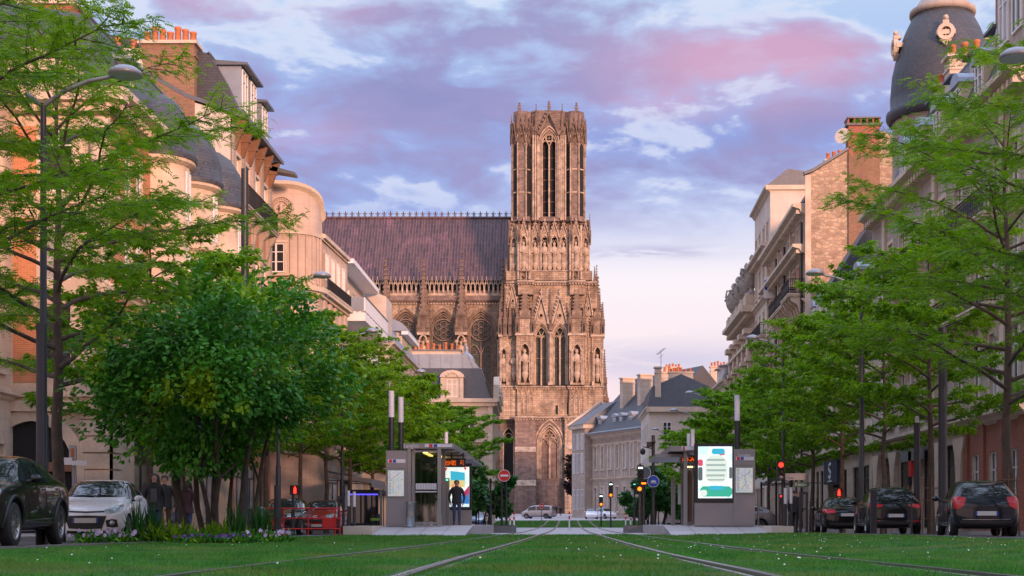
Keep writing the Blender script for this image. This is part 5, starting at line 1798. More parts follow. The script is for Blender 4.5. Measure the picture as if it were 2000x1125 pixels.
balcony(H, 7.6, 11.7, 16.9, .95, 0, 1.05, 'stone_trim', 4, 'scroll')
balcony(H, 7.6, 16.4, 9.0, .95, 0, 1.05, 'stone_trim', 6, 'scroll')
balcony(H, 16.8, LH - .3, 9.0, 1.15, 0, 1.05, 'stone_trim', 4, 'scroll')
balcony(H, .8, 6.4, 13.0, .8, 0, 1.05, 'stone_trim', 4, 'scroll')
balcony(H, .8, 6.4, 9.0, .8, 0, 1.05, 'stone_trim', 4, 'scroll')
dp = MB()
for x in (LH - .3, 11.9, 7.0): dp.path([(x, -.22, 0), (x, -.22, 22)], .09, 6)
dp.build('drainpipe', 'iron', H)
sgn = MB(); sgn.box(4.2, 4.3, -.9, -.1, 19.2, 21.0, 0); sgn.box(4.3, 4.32, -.85, -.15, 19.9, 20.7, 1); sgn.build('hanging_sign', ['white', 'blue'], H)

# H2: paler narrow house beyond, with a white rendered attic
H2 = thing('white_attic_house', 'narrow cream house with plain white attic storey, beyond the rubble gable', 'house', (17.7, 135., g(17, 135)), R(-90 - 1.0))
mb = MB()
facade(H2, mb, 11.8, [(.5, 3.0, 1.2), (5.4, 2.4, 1.0), (9.2, 2.4, 1.0), (13.2, 2.4, 1.0), (17.0, 2.3, 1.0), (21.2, 2.2, 1.0), (25., 1.8, 1.0)], [1.5, 4.2, 7.2, 10.], 'plain', 0, 1, -.5, 29.4)
shell(mb, 11.8, 10, 29.4)
cornice(mb, 0, 11.8, 23.9, .8, .8, 0, 1, .5); cornice(mb, 0, 11.8, 20.0, .4, .4)
cornice(mb, -.1, 11.9, 29.0, .5, .6); mb.box(11.8, 12.0, -.4, 8, 29.2, 29.6, 1)
mb.build('wall', ['render', 'stone_trim'], H2)
rf = MB(); rf.prism([(-.3, 29.6), (10.2, 29.6), (6, 30.3), (1.5, 31.)], 'x', -.1, 12.0); rf.build('roof', 'zinc_dark', H2)
chimney(H2, 10., 10.6, 5., 6.5, 29, 32.0, 'brick_red', 3)
balcony(H2, 1., 10.8, 13., .8, 0, 1.05, 'stone_trim', 4)
balcony(H2, 1., 10.8, 16.8, .8, 0, 1.05, 'stone_trim', 4)

# I: theatre-like building with pilasters and great stone urns
I = thing('urn_crowned_building', 'ornate stone building with pilasters and large carved urns along its cornice', 'building', (18.1, 153., g(18, 153)), R(-90 - .5))
LI, DI, HI = 17.5, 14., 20.3
mb = MB()
facade(I, mb, LI, [(1., 3.5, 1.6), (6.5, 3.2, 1.4), (11.6, 3.0, 1.4), (16., 2.0, 1.2)], [2.6, 6.6, 10.6, 14.8], 'plain', 0, 1, -.5, HI)
shell(mb, LI, DI, HI)
for x in (.6, 4.6, 8.6, 12.6, 16.9):
 mb.box(x - .45, x + .45, -.75, -.003, 0, 15.6, 0)
 for z in np.arange(.5, 15, .9): mb.box(x - .5, x + .5, -.8, -.75, z, z + .78, 0)
 mb.box(x - .75, x + .75, -1.05, 0, 15.6, 16.0, 1); mb.box(x - .6, x + .6, -.9, 0, 16.0, 18.2, 0)
 mb.box(x - .9, x + .9, -1.25, 0, 18.2, 18.7, 1)
 mb.box(x - .8, x + .8, -1.1, .4, HI + .5, HI + 1.6, 1)
cornice(mb, -.3, LI + .3, 16.5, 1.0, .9, 0, 1, .6)
cornice(mb, -.5, LI + .5, HI - .6, 1.5, 1.1, 0, 1, .6)
mb.box(LI, LI + .9, -1.5, 6, HI - .1, HI + .5, 1)
mb.box(0, LI, -.5, .2, HI + .5, HI + 1.3, 1)
mb.build('wall', ['stone_pink', 'stone_trim'], I)
u = MB()
u.box(-.6, .6, -.6, .6, 0, .35)
u.lathe([(.5, .35), (.3, .6), (.25, .8), (.45, .95), (.85, 1.6), (1.0, 2.3), (.95, 2.7), (1.08, 2.8), (1.05, 3.0), (.7, 3.1), (.6, 3.4), (.35, 3.7), (.18, 3.9), (.3, 4.15), (.22, 4.4), (.05, 4.65)], 14)
for q in range(6):
 a = q * PI / 3
 u.ball((.98 * math.cos(a), .98 * math.sin(a), 2.5), .22, 0, 6)
for sg_ in (-1, 1): u.path([(sg_ * .95, 0, 2.0), (sg_ * 1.4, 0, 2.4), (sg_ * 1.3, 0, 2.95), (sg_ * 1.0, 0, 2.9)], .12, 6)
UR = u.mesh('urn', 'urnstone')
for x in (.6, 4.6, 8.6, 12.6, 16.9): put('urn', UR, I, (x, -.4, HI + 1.6), .3 * x, .85)
rf = MB(); rf.prism([(.6, HI + .5), (.8, HI + 3.), (3, HI + 5.6), (7, HI + 6.), (DI, HI + .5)], 'x', .3, LI - .3); rf.build('roof', 'slate', I)

# K and J: beyond the right-hand trees, towards the church
Kb = thing('mansard_cream_house', 'cream house end with a grey mansard above the shelter on the right', 'house', (9.6, 188., g(9, 186)), R(-90))
mb = MB()
shell(mb, 18, 8, 13.4)
kr = [(yy - .5, yy + .5, z, z + 2.1) for z in (5.5, 9.6) for yy in (2.2, 5.2)]
mb.quad((0, 0, -.5), (18, 0, -.5), (18, 0, 13.4), (0, 0, 13.4), 0)
mb.box(18.0, 18.4, -.3, 8.2, 12.9, 13.5, 1); cornice(mb, 0, 18.3, 12.9, .4, .6)
mb.build('wall', ['render', 'stone_trim'], Kb)
for a, b, c_, d_ in kr: add_window(Kb, 18.2, c_, 1.0, 2.1, 'plain', (a + b) / 2, R(90))
for x in (3, 7, 11, 15): add_window(Kb, x, 5.5, 1.0, 2.1, 'plain', -.2); add_window(Kb, x, 9.6, 1.0, 2.1, 'plain', -.2)
mansard(Kb, 0, 18, 8, 13.5, 2.5, .6, 1.6, -.1, ('slate', 'zinc'), 0, .6, .9)
chimney(Kb, 16.6, 17.6, .8, 1.5, 13.6, 18.2, 'stone', 0)
chimney(Kb, 9, 10, 3.0, 6.0, 16, 18.4, 'stone', 5, poth=.5)
chimney(Kb, 3, 4, 2.0, 5.0, 16, 19.0, 'stone', 5)

Mb = thing('stone_terrace_house', 'stone house with stepped chimneys and zinc roof, behind the trees on the right', 'house', (17., 164., g(17, 164)), R(-90))
mb = MB()
facade(Mb, mb, 11, [(5.3, 2.2, 1.0), (9.2, 2.2, 1.0), (12.4, 1.9, 1.0)], [2, 5, 8], 'plain', 0, 1, -.5, 15.4)
shell(mb, 11, 10, 15.4); cornice(mb, 0, 11, 14.9, .5, .6)
mb.build('wall', ['stone', 'stone_trim'], Mb)
mansard(Mb, 0, 11, 10, 15.5, 2.4, 1., 1., -.1, ('slate', 'zinc'), 0)
chimney(Mb, 9.8, 10.8, 1.5, 5.0, 17, 20.4, 'stone', 6); chimney(Mb, 2, 3, 1.5, 5.0, 17, 19.6, 'brick_red', 5)
for x in (2.5, 6): dormer(Mb, x, 0, 15.8, 1.2, 1.5, 1.4, 'flat', 'white', 'zinc')
an = MB(); an.path([(0, 0, 0), (0, 0, 5.)], .05, 4); an.path([(-1.8, 0, 4.6), (1.9, 0, 5.4)], .04, 4); an.path([(-.9, 0, 3.9), (1.1, 0, 4.3)], .03, 4)
for i in range(7): an.path([(-1.6 + i * .5, -.35, 4.68 + i * .11), (-1.6 + i * .5, .35, 4.68 + i * .11)], .03, 3)
an.build('aerial', 'zinc_dark', Kb, (10, 2.0, 17.6), R(20)).scale = (.7, .7, .7)

# long grey building at an angle, its pedimented end towards the church
pa, pb = Vector((3.0, 212.)), Vector((11.6, 194.))
dj = (pb - pa)
J = thing('pedimented_long_building', 'long grey stone building with a slate roof, tall chimneys and pedimented end', 'building', (pa.x, pa.y, g(pa.x, pa.y)), math.atan2(dj.y, dj.x))
LJ, DJ, HJ = 20.5, 15., 12.0
mb = MB()
facade(J, mb, LJ, [(.8, 3.6, 1.0), (7.0, 3.4, .85)], [2.4 + 2.3 * k for k in range(8)], 'plain', 0, 1, -.5, HJ, True, True)
shell(mb, LJ, DJ, HJ)
cornice(mb, .5, LJ, HJ - .5, .9, .9)
cornice(mb, 0, LJ, 5.4, .25, .35); mb.box(0, LJ, -.1, -.003, 10.6, 10.8, 1)
for k in range(8): mb.box(2.4 + 2.3 * k - .75, 2.4 + 2.3 * k - .55, -.08, -.003, 5.8, 10.6, 1)
mb.build('wall', ['stone_grey', 'stone_trim'], J)
rf = MB(); rf.prism([(-1.0, HJ + .3), (7.5, HJ + 9.0), (16., HJ + .3)], 'x', 0.2, LJ)
rf.path([(0.2, -1.0, HJ + .35), (LJ, -1.0, HJ + .35)], .16, 6, 1)
rf.build('roof', ['slate', 'zinc'], J)
for k, x in enumerate((5.6, 11., 16.4)):
 c_ = chimney(J, x - .45, x + .45, 2.6, 4.6, HJ + 3.4, HJ + 8.3, 'stone', 0)
for x in (2.8, 7.4, 9.4, 12.4, 18.): dormer(J, x, .5, HJ + 1.5, 1.1, 1.0, 2.0, 'curved', 'zinc', 'zinc')
# end pavilion with pediment (faces the church square and, sideways, the street)
pv = MB()
pv.box(-3.2, 1.2, -1.2, 9, -.5, HJ + 1.2, 0)
pv.box(-3.6, 1.5, -1.6, 9.3, HJ + 1.2, HJ + 1.8, 1)
pv.prism([(-1.7, HJ + 1.8), (9.4, HJ + 1.8), (3.85, HJ + 5.4)], 'x', -3.4, 1.6, 2)
pv.prism([(-1.4, HJ + 1.85), (9.1, HJ + 1.85), (3.85, HJ + 5.1)], 'x', -3.46, -3.41, 0)
pv.prism([(-1.8, HJ + 1.8), (3.85, HJ + 5.5), (3.85, HJ + 5.8), (-2.1, HJ + 1.85)], 'x', -3.7, -3.2, 1)
pv.prism([(9.5, HJ + 1.8), (3.85, HJ + 5.5), (3.85, HJ + 5.8), (9.8, HJ + 1.85)], 'x', -3.7, -3.2, 1)
pv.build('pavilion', ['stone_grey', 'stone_trim', 'zinc_dark'], J)
for z, h in ((1.2, 3.), (6.6, 3.), (10.1, 2.4)):
 for x in (-2.4, -1.0, .4): add_window(J, x, z, .8, h, 'plain', -1.4)
# filler house behind the long roof so the skyline steps as in the street
N_ = thing('grey_roof_house', 'house with a grey zinc roof and small chimneys behind the long slate roof', 'house', (12., 232., g(12, 232)), R(-90))
mb = MB(); shell(mb, 14, 16, 16.5); mb.quad((0, 0, -.5), (14, 0, -.5), (14, 0, 16.5), (0, 0, 16.5)); mb.build('wall', 'render', N_)
mansard(N_, 0, 14, 16, 16.6, 4.4, 2.2, 1.4, -.2, ('slate', 'zinc'), 0, 2., 2.)
chimney(N_, 11, 12, 3, 5.4, 19, 22.9, 'stone', 5, poth=.5); chimney(N_, 11, 12, 10, 12.4, 19, 23.0, 'stone', 5)
# unseen houses added behind the viewpoint to block low sun from lawn and cars
for i, (x, y, w, h, lab) in enumerate(((6., -34., 30., 18., 'unseen stone house added behind the viewpoint to shade the street'), (36.5, -38., 34., 19.5, 'long unseen stone house added behind the viewpoint, to its right, for shade'))):
 hb = thing('added_shade_house', lab, 'house', (x, y, 0), PI)
 hb.location.x = x + w
 mb = MB()
 facade(hb, mb, w, [(z, 2.4, 1.1) for z in (1.2, 5., 8.8, 12.6)], [2 + 4. * k for k in range(int(w / 4))], 'plain', 0, 1, -.5, h)
 shell(mb, w, 11, h); mb.build('wall', ['stone', 'stone_trim'], hb)
 mansard(hb, 0, w, 11, h, 3.0, 1.2, 1., -.1)
# ---------------------------------------------------------------- trees
def rotz(v, a):
 c, s = math.cos(a), math.sin(a)
 return Vector((v[0] * c - v[1] * s, v[0] * s + v[1] * c, v[2]))

def fronds(P, Dr, rs, ln, wd, droop=.35, per=1, leaflets=0):
 """leaf blades: P anchor points, Dr outward directions"""
 n = len(P)
 P = np.repeat(P, per, 0); Dr = np.repeat(Dr, per, 0); n = len(P)
 az = np.arctan2(Dr[:, 1], Dr[:, 0]) + rs.normal(0, .9, n)
 elv = rs.normal(.1, .35, n)
 d = np.stack([np.cos(az) * np.cos(elv), np.sin(az) * np.cos(elv), np.sin(elv)], 1)
 roll = rs.normal(0, .6, n)
 hz = np.stack([-np.sin(az), np.cos(az), np.zeros(n)], 1)
 up = np.cross(d, hz) * -1
 side = hz * np.cos(roll)[:, None] + up * np.sin(roll)[:, None]
 l = rs.uniform(ln * .6, ln * 1.25, n)[:, None]
 w = rs.uniform(wd * .7, wd * 1.3, n)[:, None]
 dr = np.zeros((n, 3)); dr[:, 2] = -1
 if not leaflets:
  m = P + d * l * .45
  t = P + d * l + dr * l * droop
  return np.stack([P, m - side * w * .5, t, m + side * w * .5], 1)
 out = []
 for k in range(leaflets):
  f = (k + .6) / leaflets
  c = P + d * l * f + dr * l * droop * f * f
  taper = 1 - .55 * abs(f - .45) * 1.6
  for sg in (-1, 1):
   sd = side * sg * .85 + d * .45
   t = c + sd * w * taper * .95 + dr * w * .25
   q = d * (l / leaflets * .42)
   out.append(np.stack([c - q * .3, c + sd * w * .45 - q + dr * w * .05, t, c + sd * w * .5 + q], 1))
 return np.concatenate(out, 0)

def locust(seed, H=11., base=3.4, rad=4.4, dens=1., ln=.30, wd=.085, leaflets=0, limbs=17, wood_n=6, top=.97, per=3, flat=.0):
 r = random.Random(seed)
 rs_ = np.random.RandomState(seed)
 wood = MB()
 lean = (r.uniform(-.3, .3), r.uniform(-.3, .3))
 n = 9
 ax = [Vector((lean[0] * (i / n) ** 2 + r.uniform(-.05, .05), lean[1] * (i / n) ** 2 + r.uniform(-.05, .05), H * top * i / n)) for i in range(n + 1)]
 ax[0] = Vector((0, 0, -.2))
 r0 = .0125 * H
 wood.path(ax, [r0 * 1.25] + [r0 * (1 - .88 * (i / n)) for i in range(1, n + 1)], 9)
 P, Dr = [], []
 a0 = r.uniform(0, 6)
 for k in range(limbs):
  f = (k + .5) / limbs
  z = base + (H * .92 - base) * f ** 1.05
  i = z / (H * top) * n
  o = ax[int(i)].lerp(ax[min(n, int(i) + 1)], i - int(i))
  az = a0 + k * 2.4 + r.uniform(-.4, .4)
  prof = math.sin(PI * (.22 + .70 * f)) ** .8
  Ln = rad * prof * r.uniform(.78, 1.15) + .5
  e0 = .75 - .45 * (1 - f) + r.uniform(-.12, .12)
  m = 8
  pts, d = [o.copy()], None
  p = o.copy()
  for j in range(m):
   t = j / m
   e = e0 * (1 - t * 1.0) + (.12 + flat) * t + r.uniform(-.14, .14)
   az += r.uniform(-.16, .16)
   d = Vector((math.cos(az) * math.cos(e), math.sin(az) * math.cos(e), math.sin(e)))
   p = p + d * Ln / m
   pts.append(p.copy())
  rl = r0 * .42 * (1 - .55 * f)
  wood.path(pts, [rl * (1 - .85 * j / m) for j in range(m + 1)], wood_n, cap=False)
  ns = int(Ln / .30)
  for s in range(ns):
   t = .22 + .78 * (s + r.random()) / ns
   j = min(m - 1, int(t * m))
   b = pts[j].lerp(pts[j + 1], t * m - j)
   dd = (pts[j + 1] - pts[j]).normalized()
   sgn = 1 if s % 2 else -1
   sa = sgn * r.uniform(.55, 1.15)
   sd = rotz(dd, sa)
   sl = r.uniform(.5, 1.0) * (.55 + .9 * math.sin(PI * min(1, t * .85)))
   sd.z = r.uniform(-.05, .42)
   sd.normalize()
   q = [b]
   for u in range(3):
    sd = (sd + Vector((r.uniform(-.2, .2), r.uniform(-.2, .2), r.uniform(-.16, .1)))).normalized()
    q.append(q[-1] + sd * sl / 3)
   wood.path(q, [.014, .011, .007, .003], 3, cap=False, smooth=False)
   cnt = max(3, int(sl * 13 * dens))
   for c in range(cnt):
    tt = (c + r.random()) / cnt * 3
    u = min(2, int(tt))
    P.append(q[u].lerp(q[u + 1], tt - u) + Vector((r.gauss(0, .07), r.gauss(0, .07), r.gauss(0, .05))))
    Dr.append(sd)
  for c in range(int(9 * dens)):
   P.append(pts[-1] + d * r.uniform(-.5, .12) + Vector((r.gauss(0, .06),) * 3)); Dr.append(d)
 V = fronds(np.array([tuple(p) for p in P]), np.array([tuple(x) for x in Dr]), rs_, ln, wd, .3, per, leaflets)
 return wood.mesh('trunk', 'bark'), cards('crown', V, 'leaf_locust')

near_a = locust(3, 12.2, 3.5, 5.1, 2.5, .21, .07, 5, 34, 7, per=1)
near_b = locust(21, 12.4, 4.0, 4.7, 2.5, .21, .07, 5, 33, 7, per=1)
mids = [locust(40 + k, 10.8 + .5 * (k % 3), 3.7, 4.1 + .2 * (k % 2), 1.35, .22, .075, 0, 25, 5, per=5) for k in range(4)]
fars = [locust(70 + k, 10.2 + .4 * k, 3.2, 4.2, 1.1, .30, .11, 0, 22, 4, per=5) for k in range(3)]

def plant_tree(x, y, ms, rz, sc, label):
 t = thing('street_tree', label, 'tree', (x, y, g(x, y)), rz, 'street trees in two rows beside the tram tracks')
 put('trunk', ms[0], t); put('crown', ms[1], t)
 t.scale = (sc,) * 3
 return t
LT = [(-11.75, 32.7, near_a, 2.2, 1.0, 'feathery green tree with a bare straight trunk behind the white hatchback'),
      (-11.6, 25.2, near_b, 1.3, .98, 'feathery green tree at the left edge, its trunk outside the view behind the black car'),
      (-11.8, 40.2, mids[0], .4, .84, 'feathery green tree whose trunk rises behind the multi-stemmed shrub'),
      (-11.8, 47.6, mids[1], 1.9, .82, 'feathery green tree between the tall mast and the black front-facing car'),
      (-11.7, 55.2, mids[2], 3.3, .82, 'feathery green tree standing just left of the walking-man signal'),
      (-11.7, 62.0, mids[3], 4.6, .88, 'feathery green tree directly right of the red walking-man signal'),
      (-11.7, 68.8, mids[0], 2.7, .93, 'feathery green tree behind the dark red car'),
      (-11.7, 76.2, mids[1], .2, .93, 'feathery green tree beside the blue-lit terrace'),
      (-11.6, 84.0, fars[0], 1.2, .98, 'feathery green tree behind the twin white light columns'),
      (-11.5, 92.0, fars[1], 2.2, .97, 'feathery green tree in the left row, first behind the left shelter'),
      (-11.4, 100., fars[2], 5.2, .95, 'feathery green tree in the left row, second behind the left shelter'),
      (-11.2, 109., fars[0], 3.9, .97, 'feathery green tree in the left row, third behind the left shelter'),
      (-10.8, 119., fars[1], .9, .97, 'feathery green tree beside the carved stone building, next to last on the left'),
      (-10.0, 130., fars[2], 2.9, .97, 'feathery green tree in front of the carved stone building, last of the left row')]
RT = [(11.75, 30.3, near_b, 4.1, 1.02, 'feathery green tree at the right edge whose branches reach in from outside'),
      (11.75, 38.0, near_a, .5, .98, 'feathery green tree with a stake cage, in front of the black hatchback'),
      (11.75, 46.0, mids[3], 1.1, .92, 'feathery green tree between the black people carrier and the black hatchback'),
      (11.75, 53.0, mids[0], 3.0, .88, 'feathery green tree right behind the black people carrier'),
      (11.75, 61.0, mids[1], 5.0, .86, 'feathery green tree beside the navy shop front'),
      (11.75, 68.6, mids[2], 1.5, .84, 'feathery green tree behind the grey arch rack and the low bollards'),
      (11.75, 75.3, mids[3], 2.6, .82, 'feathery green tree partly hiding the white street name sign'),
      (11.7, 83.0, fars[0], 2.1, .88, 'feathery green tree behind the right-hand map panel'),
      (11.6, 91.0, fars[1], 4.4, .88, 'feathery green tree behind the right light column'),
      (11.4, 99.5, fars[2], .6, .88, 'feathery green tree behind the lit advertising panel'),
      (11.2, 109., fars[0], 5.7, .84, 'feathery green tree behind the roof of the right shelter'),
      (10.9, 120., fars[1], 1.4, .82, 'feathery green tree just left of the right shelter roof'),
      (10.4, 133., fars[2], 3.1, .76, 'feathery green tree before the long grey building, next to last on the right'),
      (9.4, 148., fars[0], 4.0, .62, 'small pale green tree in front of the long grey building, last of the right row')]
for a in LT + RT: plant_tree(*a)

# broad-leaved shrubs
def broadleaf(seed, W, Hc, z0, n, leaf=(.085, .05), mat='leaf_shrub', stems=8, spread=.5, barkr=.05, lobes=26, Dp=None, stem_z=None):
 r = random.Random(seed)
 rs_ = np.random.RandomState(seed)
 Dp = Dp or W
 C = []
 for k in range(lobes):
  u, a = rs_.uniform(-1, 1), rs_.uniform(0, 2 * PI)
  q = math.sqrt(1 - u * u)
  f = rs_.uniform(.45, 1.0)
  C.append((W / 2 * q * math.cos(a) * f, Dp / 2 * q * math.sin(a) * f, z0 + Hc / 2 + Hc / 2 * u * f, rs_.uniform(.09, .25) * min(W, Hc)))
 C = np.array(C)
 pick = rs_.randint(0, lobes, n)
 dirs = rs_.normal(0, 1, (n, 3)); dirs /= np.linalg.norm(dirs, axis=1)[:, None]
 rad = C[pick, 3] * np.cbrt(rs_.uniform(.18, 1.05, n))
 P = C[pick, :3] + dirs * rad[:, None]
 ks = 46                                     # loose shoots breaking the outline
 if n > 20000:
  a = rs_.uniform(0, 2 * PI, ks); u = rs_.uniform(-.35, 1, ks); q = np.sqrt(1 - u * u)
  dv = np.stack([q * np.cos(a), q * np.sin(a), u], 1)
  b0 = np.stack([W / 2 * dv[:, 0], Dp / 2 * dv[:, 1], Hc / 2 * dv[:, 2]], 1) * .85 + np.array([0, 0, z0 + Hc / 2])
  m_ = n // 9
  w_ = rs_.randint(0, ks, m_); t_ = rs_.uniform(0, 1, m_)[:, None]
  P[:m_] = b0[w_] + (dv[w_] + np.array([0, 0, .25])) * t_ * rs_.uniform(.35, .75, ks)[w_][:, None] + rs_.normal(0, .07, (m_, 3))
 P[:, 2] = np.maximum(P[:, 2], z0 - .15 + rs_.uniform(0, .3, n))
 cen = np.array([0, 0, z0 + Hc * .4])
 out = P - cen; out /= np.linalg.norm(out, axis=1)[:, None]
 d = out + rs_.normal(0, .7, (n, 3)); d[:, 2] -= .45
 d /= np.linalg.norm(d, axis=1)[:, None]
 nn = out * .8 + rs_.normal(0, .5, (n, 3)); nn[:, 2] += .6
 side = np.cross(d, nn); side /= np.linalg.norm(side, axis=1)[:, None] + 1e-9
 up = np.cross(side, d)
 l = rs_.uniform(.75, 1.3, n)[:, None] * leaf[0]; w = rs_.uniform(.75, 1.25, n)[:, None] * leaf[1]
 V = np.stack([P, P + d * l * .3 + side * w * .45 + up * w * .12, P + d * l * .68 + side * w * .42 + up * w * .1, P + d * l * 1.05,
                  P + d * l * .68 - side * w * .42 + up * w * .1, P + d * l * .3 - side * w * .45 + up * w * .12], 1)
 crown = cards('crown', V, mat)
 wd = MB()
 for k in range(stems):
  a = 2 * PI * k / stems + r.uniform(-.3, .3)
  b = Vector((math.cos(a) * spread * r.uniform(.2, 1), math.sin(a) * spread * .6 * r.uniform(.2, 1), -.15))
  t = Vector((W * .36 * math.cos(a) * r.uniform(.5, 1), Dp * .36 * math.sin(a) * r.uniform(.5, 1), (stem_z or z0) + Hc * r.uniform(.35, .75)))
  pts = []
  for j in range(8):
   f = j / 7
   pts.append(b.lerp(t, f ** .9) + Vector((r.uniform(-.07, .07) * W / 5, r.uniform(-.07, .07) * W / 5, .5 * math.sin(PI * f) * W / 6)))
  rr = barkr * r.uniform(.75, 1.3)
  wd.path(pts, [rr * (1.15 - .9 * j / 7) for j in range(8)], 7)
  for q in range(3):
   j = r.randint(2, 5)
   e = pts[j] + Vector((r.uniform(-.8, .8) * W / 5, r.uniform(-.8, .8) * W / 5, r.uniform(.5, 1.1) * W / 5))
   wd.path([pts[j], pts[j].lerp(e, .5) + Vector((0, 0, .08)), e], [rr * .55, rr * .4, rr * .15], 5)
 return wd.mesh('trunk', 'bark_shrub'), crown

sm = broadleaf(8, 5.2, 4.1, 1.5, 23000, (.13, .078), 'leaf_shrub', 9, .75, .055, 64, 4.2)
t = thing('multi_stem_shrub', 'large rounded dark green shrub on many crooked stems rising from the flower bed', 'shrub', (-7.75, 31.0, g(-7.7, 31)), .3)
put('trunk', sm[0], t); put('crown', sm[1], t)
sm = broadleaf(15, 4.6, 2.6, 1.0, 5000, (.26, .17), 'leaf_dark', 9, .8, .05, 24)
for x, y, rz, lab in ((-4.9, 78., .4, 'rounded dark green bush on thin stems beside the red no-entry sign'),
                      (5.2, 86., 2.0, 'rounded dark green bush behind the amber signals at the right platform end'),
                      (8.2, 96., 4.0, 'rounded dark green bush behind the round blue sign')):
 t = thing('rounded_bush', lab, 'bush', (x, y, g(x, y)), rz, 'dark bushes at the platform ends')
 put('trunk', sm[0], t); put('crown', sm[1], t)
sm = broadleaf(19, 5.0, 6.4, 3.6, 2600, (.55, .34), 'leaf_purple', 4, .3, .12, 20)
t = thing('copper_tree', 'small dark copper-leaved tree in front of the pedimented end of the long building', 'tree', (1.4, 226, g(1, 226)), 1.)
put('trunk', sm[0], t); put('crown', sm[1], t)
sm = broadleaf(29, 2.4, 1.8, .2, 900, (.4, .26), 'leaf_dark', 3, .3, .06, 10)
t = thing('clipped_bush', 'small dark bush at the foot of the church beside the long building', 'bush', (1.6, 240, g(1, 240)), 1.)
put('trunk', sm[0], t); put('crown', sm[1], t)

# flower bed around the shrub: individual plants
def leaf_clump(seed, n, w, h, leaf, mat, up=.6):
 rs_ = np.random.RandomState(seed)
 P = np.stack([rs_.normal(0, w * .33, n), rs_.normal(0, w * .25, n), np.abs(rs_.normal(0, h * .35, n))], 1)
 d = rs_.normal(0, .6, (n, 3)) + P * .8; d[:, 2] += up; d /= np.linalg.norm(d, axis=1)[:, None]
 s = np.cross(d, rs_.normal(0, 1, (n, 3))); s /= np.linalg.norm(s, axis=1)[:, None]
 l = rs_.uniform(.7, 1.3, n)[:, None] * leaf[0]; ww = leaf[1] * rs_.uniform(.7, 1.2, n)[:, None]
 return np.stack([P, P + d * l * .5 + s * ww / 2, P + d * l, P + d * l * .5 - s * ww / 2], 1)
def blossoms(seed, n, w, h, size):
 rs_ = np.random.RandomState(seed)
 out = []
 for k in range(n):
  c = np.array([rs_.normal(0, w * .33), rs_.normal(-.05, w * .2), h * rs_.uniform(.55, 1.05)])
  f = np.array([rs_.normal(0, .35), -1., rs_.normal(.35, .3)]); f /= np.linalg.norm(f)
  e1 = np.cross(f, [0, 0, 1.]); e1 /= np.linalg.norm(e1); e2 = np.cross(e1, f)
  s = size * rs_.uniform(.7, 1.25)
  for q in range(5):
   a0 = q * 2 * PI / 5 + rs_.uniform(0, .4)
   u = e1 * math.cos(a0) + e2 * math.sin(a0); v = -e1 * math.sin(a0) + e2 * math.cos(a0)
   out.append([c, c + u * s * .6 + v * s * .42 - f * 0 + f * .01, c + u * s + f * .005, c + u * s * .6 - v * s * .42 + f * .01])
 return np.array(out)
GREEN = cards('foliage', leaf_clump(1, 150, .55, .22, (.15, .05), 'x'), 'leaf_shrub')
GREEN2 = cards('foliage', leaf_clump(2, 120, .6, .3, (.24, .06), 'x', 1.2), 'leaf_locust')
SPIKE = cards('foliage', leaf_clump(3, 30, .2, .05, (.75, .05), 'x', 2.2), 'leaf_dark')
PALE = [cards('blossom', blossoms(10 + k, 12, .6, .28, .05), 'flower_pale') for k in range(3)]
VIO = [cards('blossom', blossoms(20 + k, 15, .5, .20, .045), 'flower_violet') for k in range(2)]
def bedplant(name, x, y, fol, bl, label, group, sc=1.):
 t = thing(name, label, 'plant', (x, y, g(x, y) + .02), rnd.uniform(-.5, .5), group)
 put('foliage', fol, t)
 if bl: put('blossom', bl, t)
 t.scale = (sc,) * 3
bedX = lambda px, Y: (px - CX) * Y / F
for i, px in enumerate((170, 190, 214, 240, 258, 500, 522, 546)):
 lab = 'clump of pale lilac pansies at the %s of the flower bed' % ('left end' if px < 300 else 'right end' if px > 400 else 'front')
 bedplant('pansy_plant', bedX(px, 29.4 + .5 * (i % 3)), 29.4 + .5 * (i % 3), GREEN, PALE[i % 3], lab, 'pale lilac pansies at the left end of the flower bed' if px < 300 else 'pale lilac pansies at the right end of the flower bed' if px > 400 else None, .95)
for i, px in enumerate((372, 385, 398, 440, 452, 466)):
 bedplant('violet_plant', bedX(px, 28.9 + .3 * (i % 2)), 28.9 + .3 * (i % 2), GREEN, VIO[i % 2], 'deep violet pansies under the %s of the shrub' % ('middle stems' if px < 420 else 'right stems'), 'violet pansies under the middle stems' if px < 420 else 'violet pansies under the right stems', .85)
for i, px in enumerate((290, 312, 334, 352, 410, 425, 480)):
 bedplant('leafy_plant', bedX(px, 29.9), 29.9, GREEN2 if i % 2 else GREEN, None, 'low leafy green plants without flowers in the bed', 'leafy plants without flowers in the bed', 1.1)
for px, Y in ((268, 29.6), (300, 30.), (466, 29.8), (505, 30.2), (520, 30.4)):
 bedplant('sword_leaf_plant', bedX(px, Y), Y, SPIKE, None, 'tall sword-shaped leaves standing in the flower bed', 'sword-leaved plants in the flower bed', 1.)
# ---------------------------------------------------------------- vehicles
def bake(o):
 """mesh of an object with its modifiers applied"""
 dg = bpy.context.evaluated_depsgraph_get()
 dg.update()
 me = bpy.data.meshes.new_from_object(o.evaluated_get(dg))
 return me

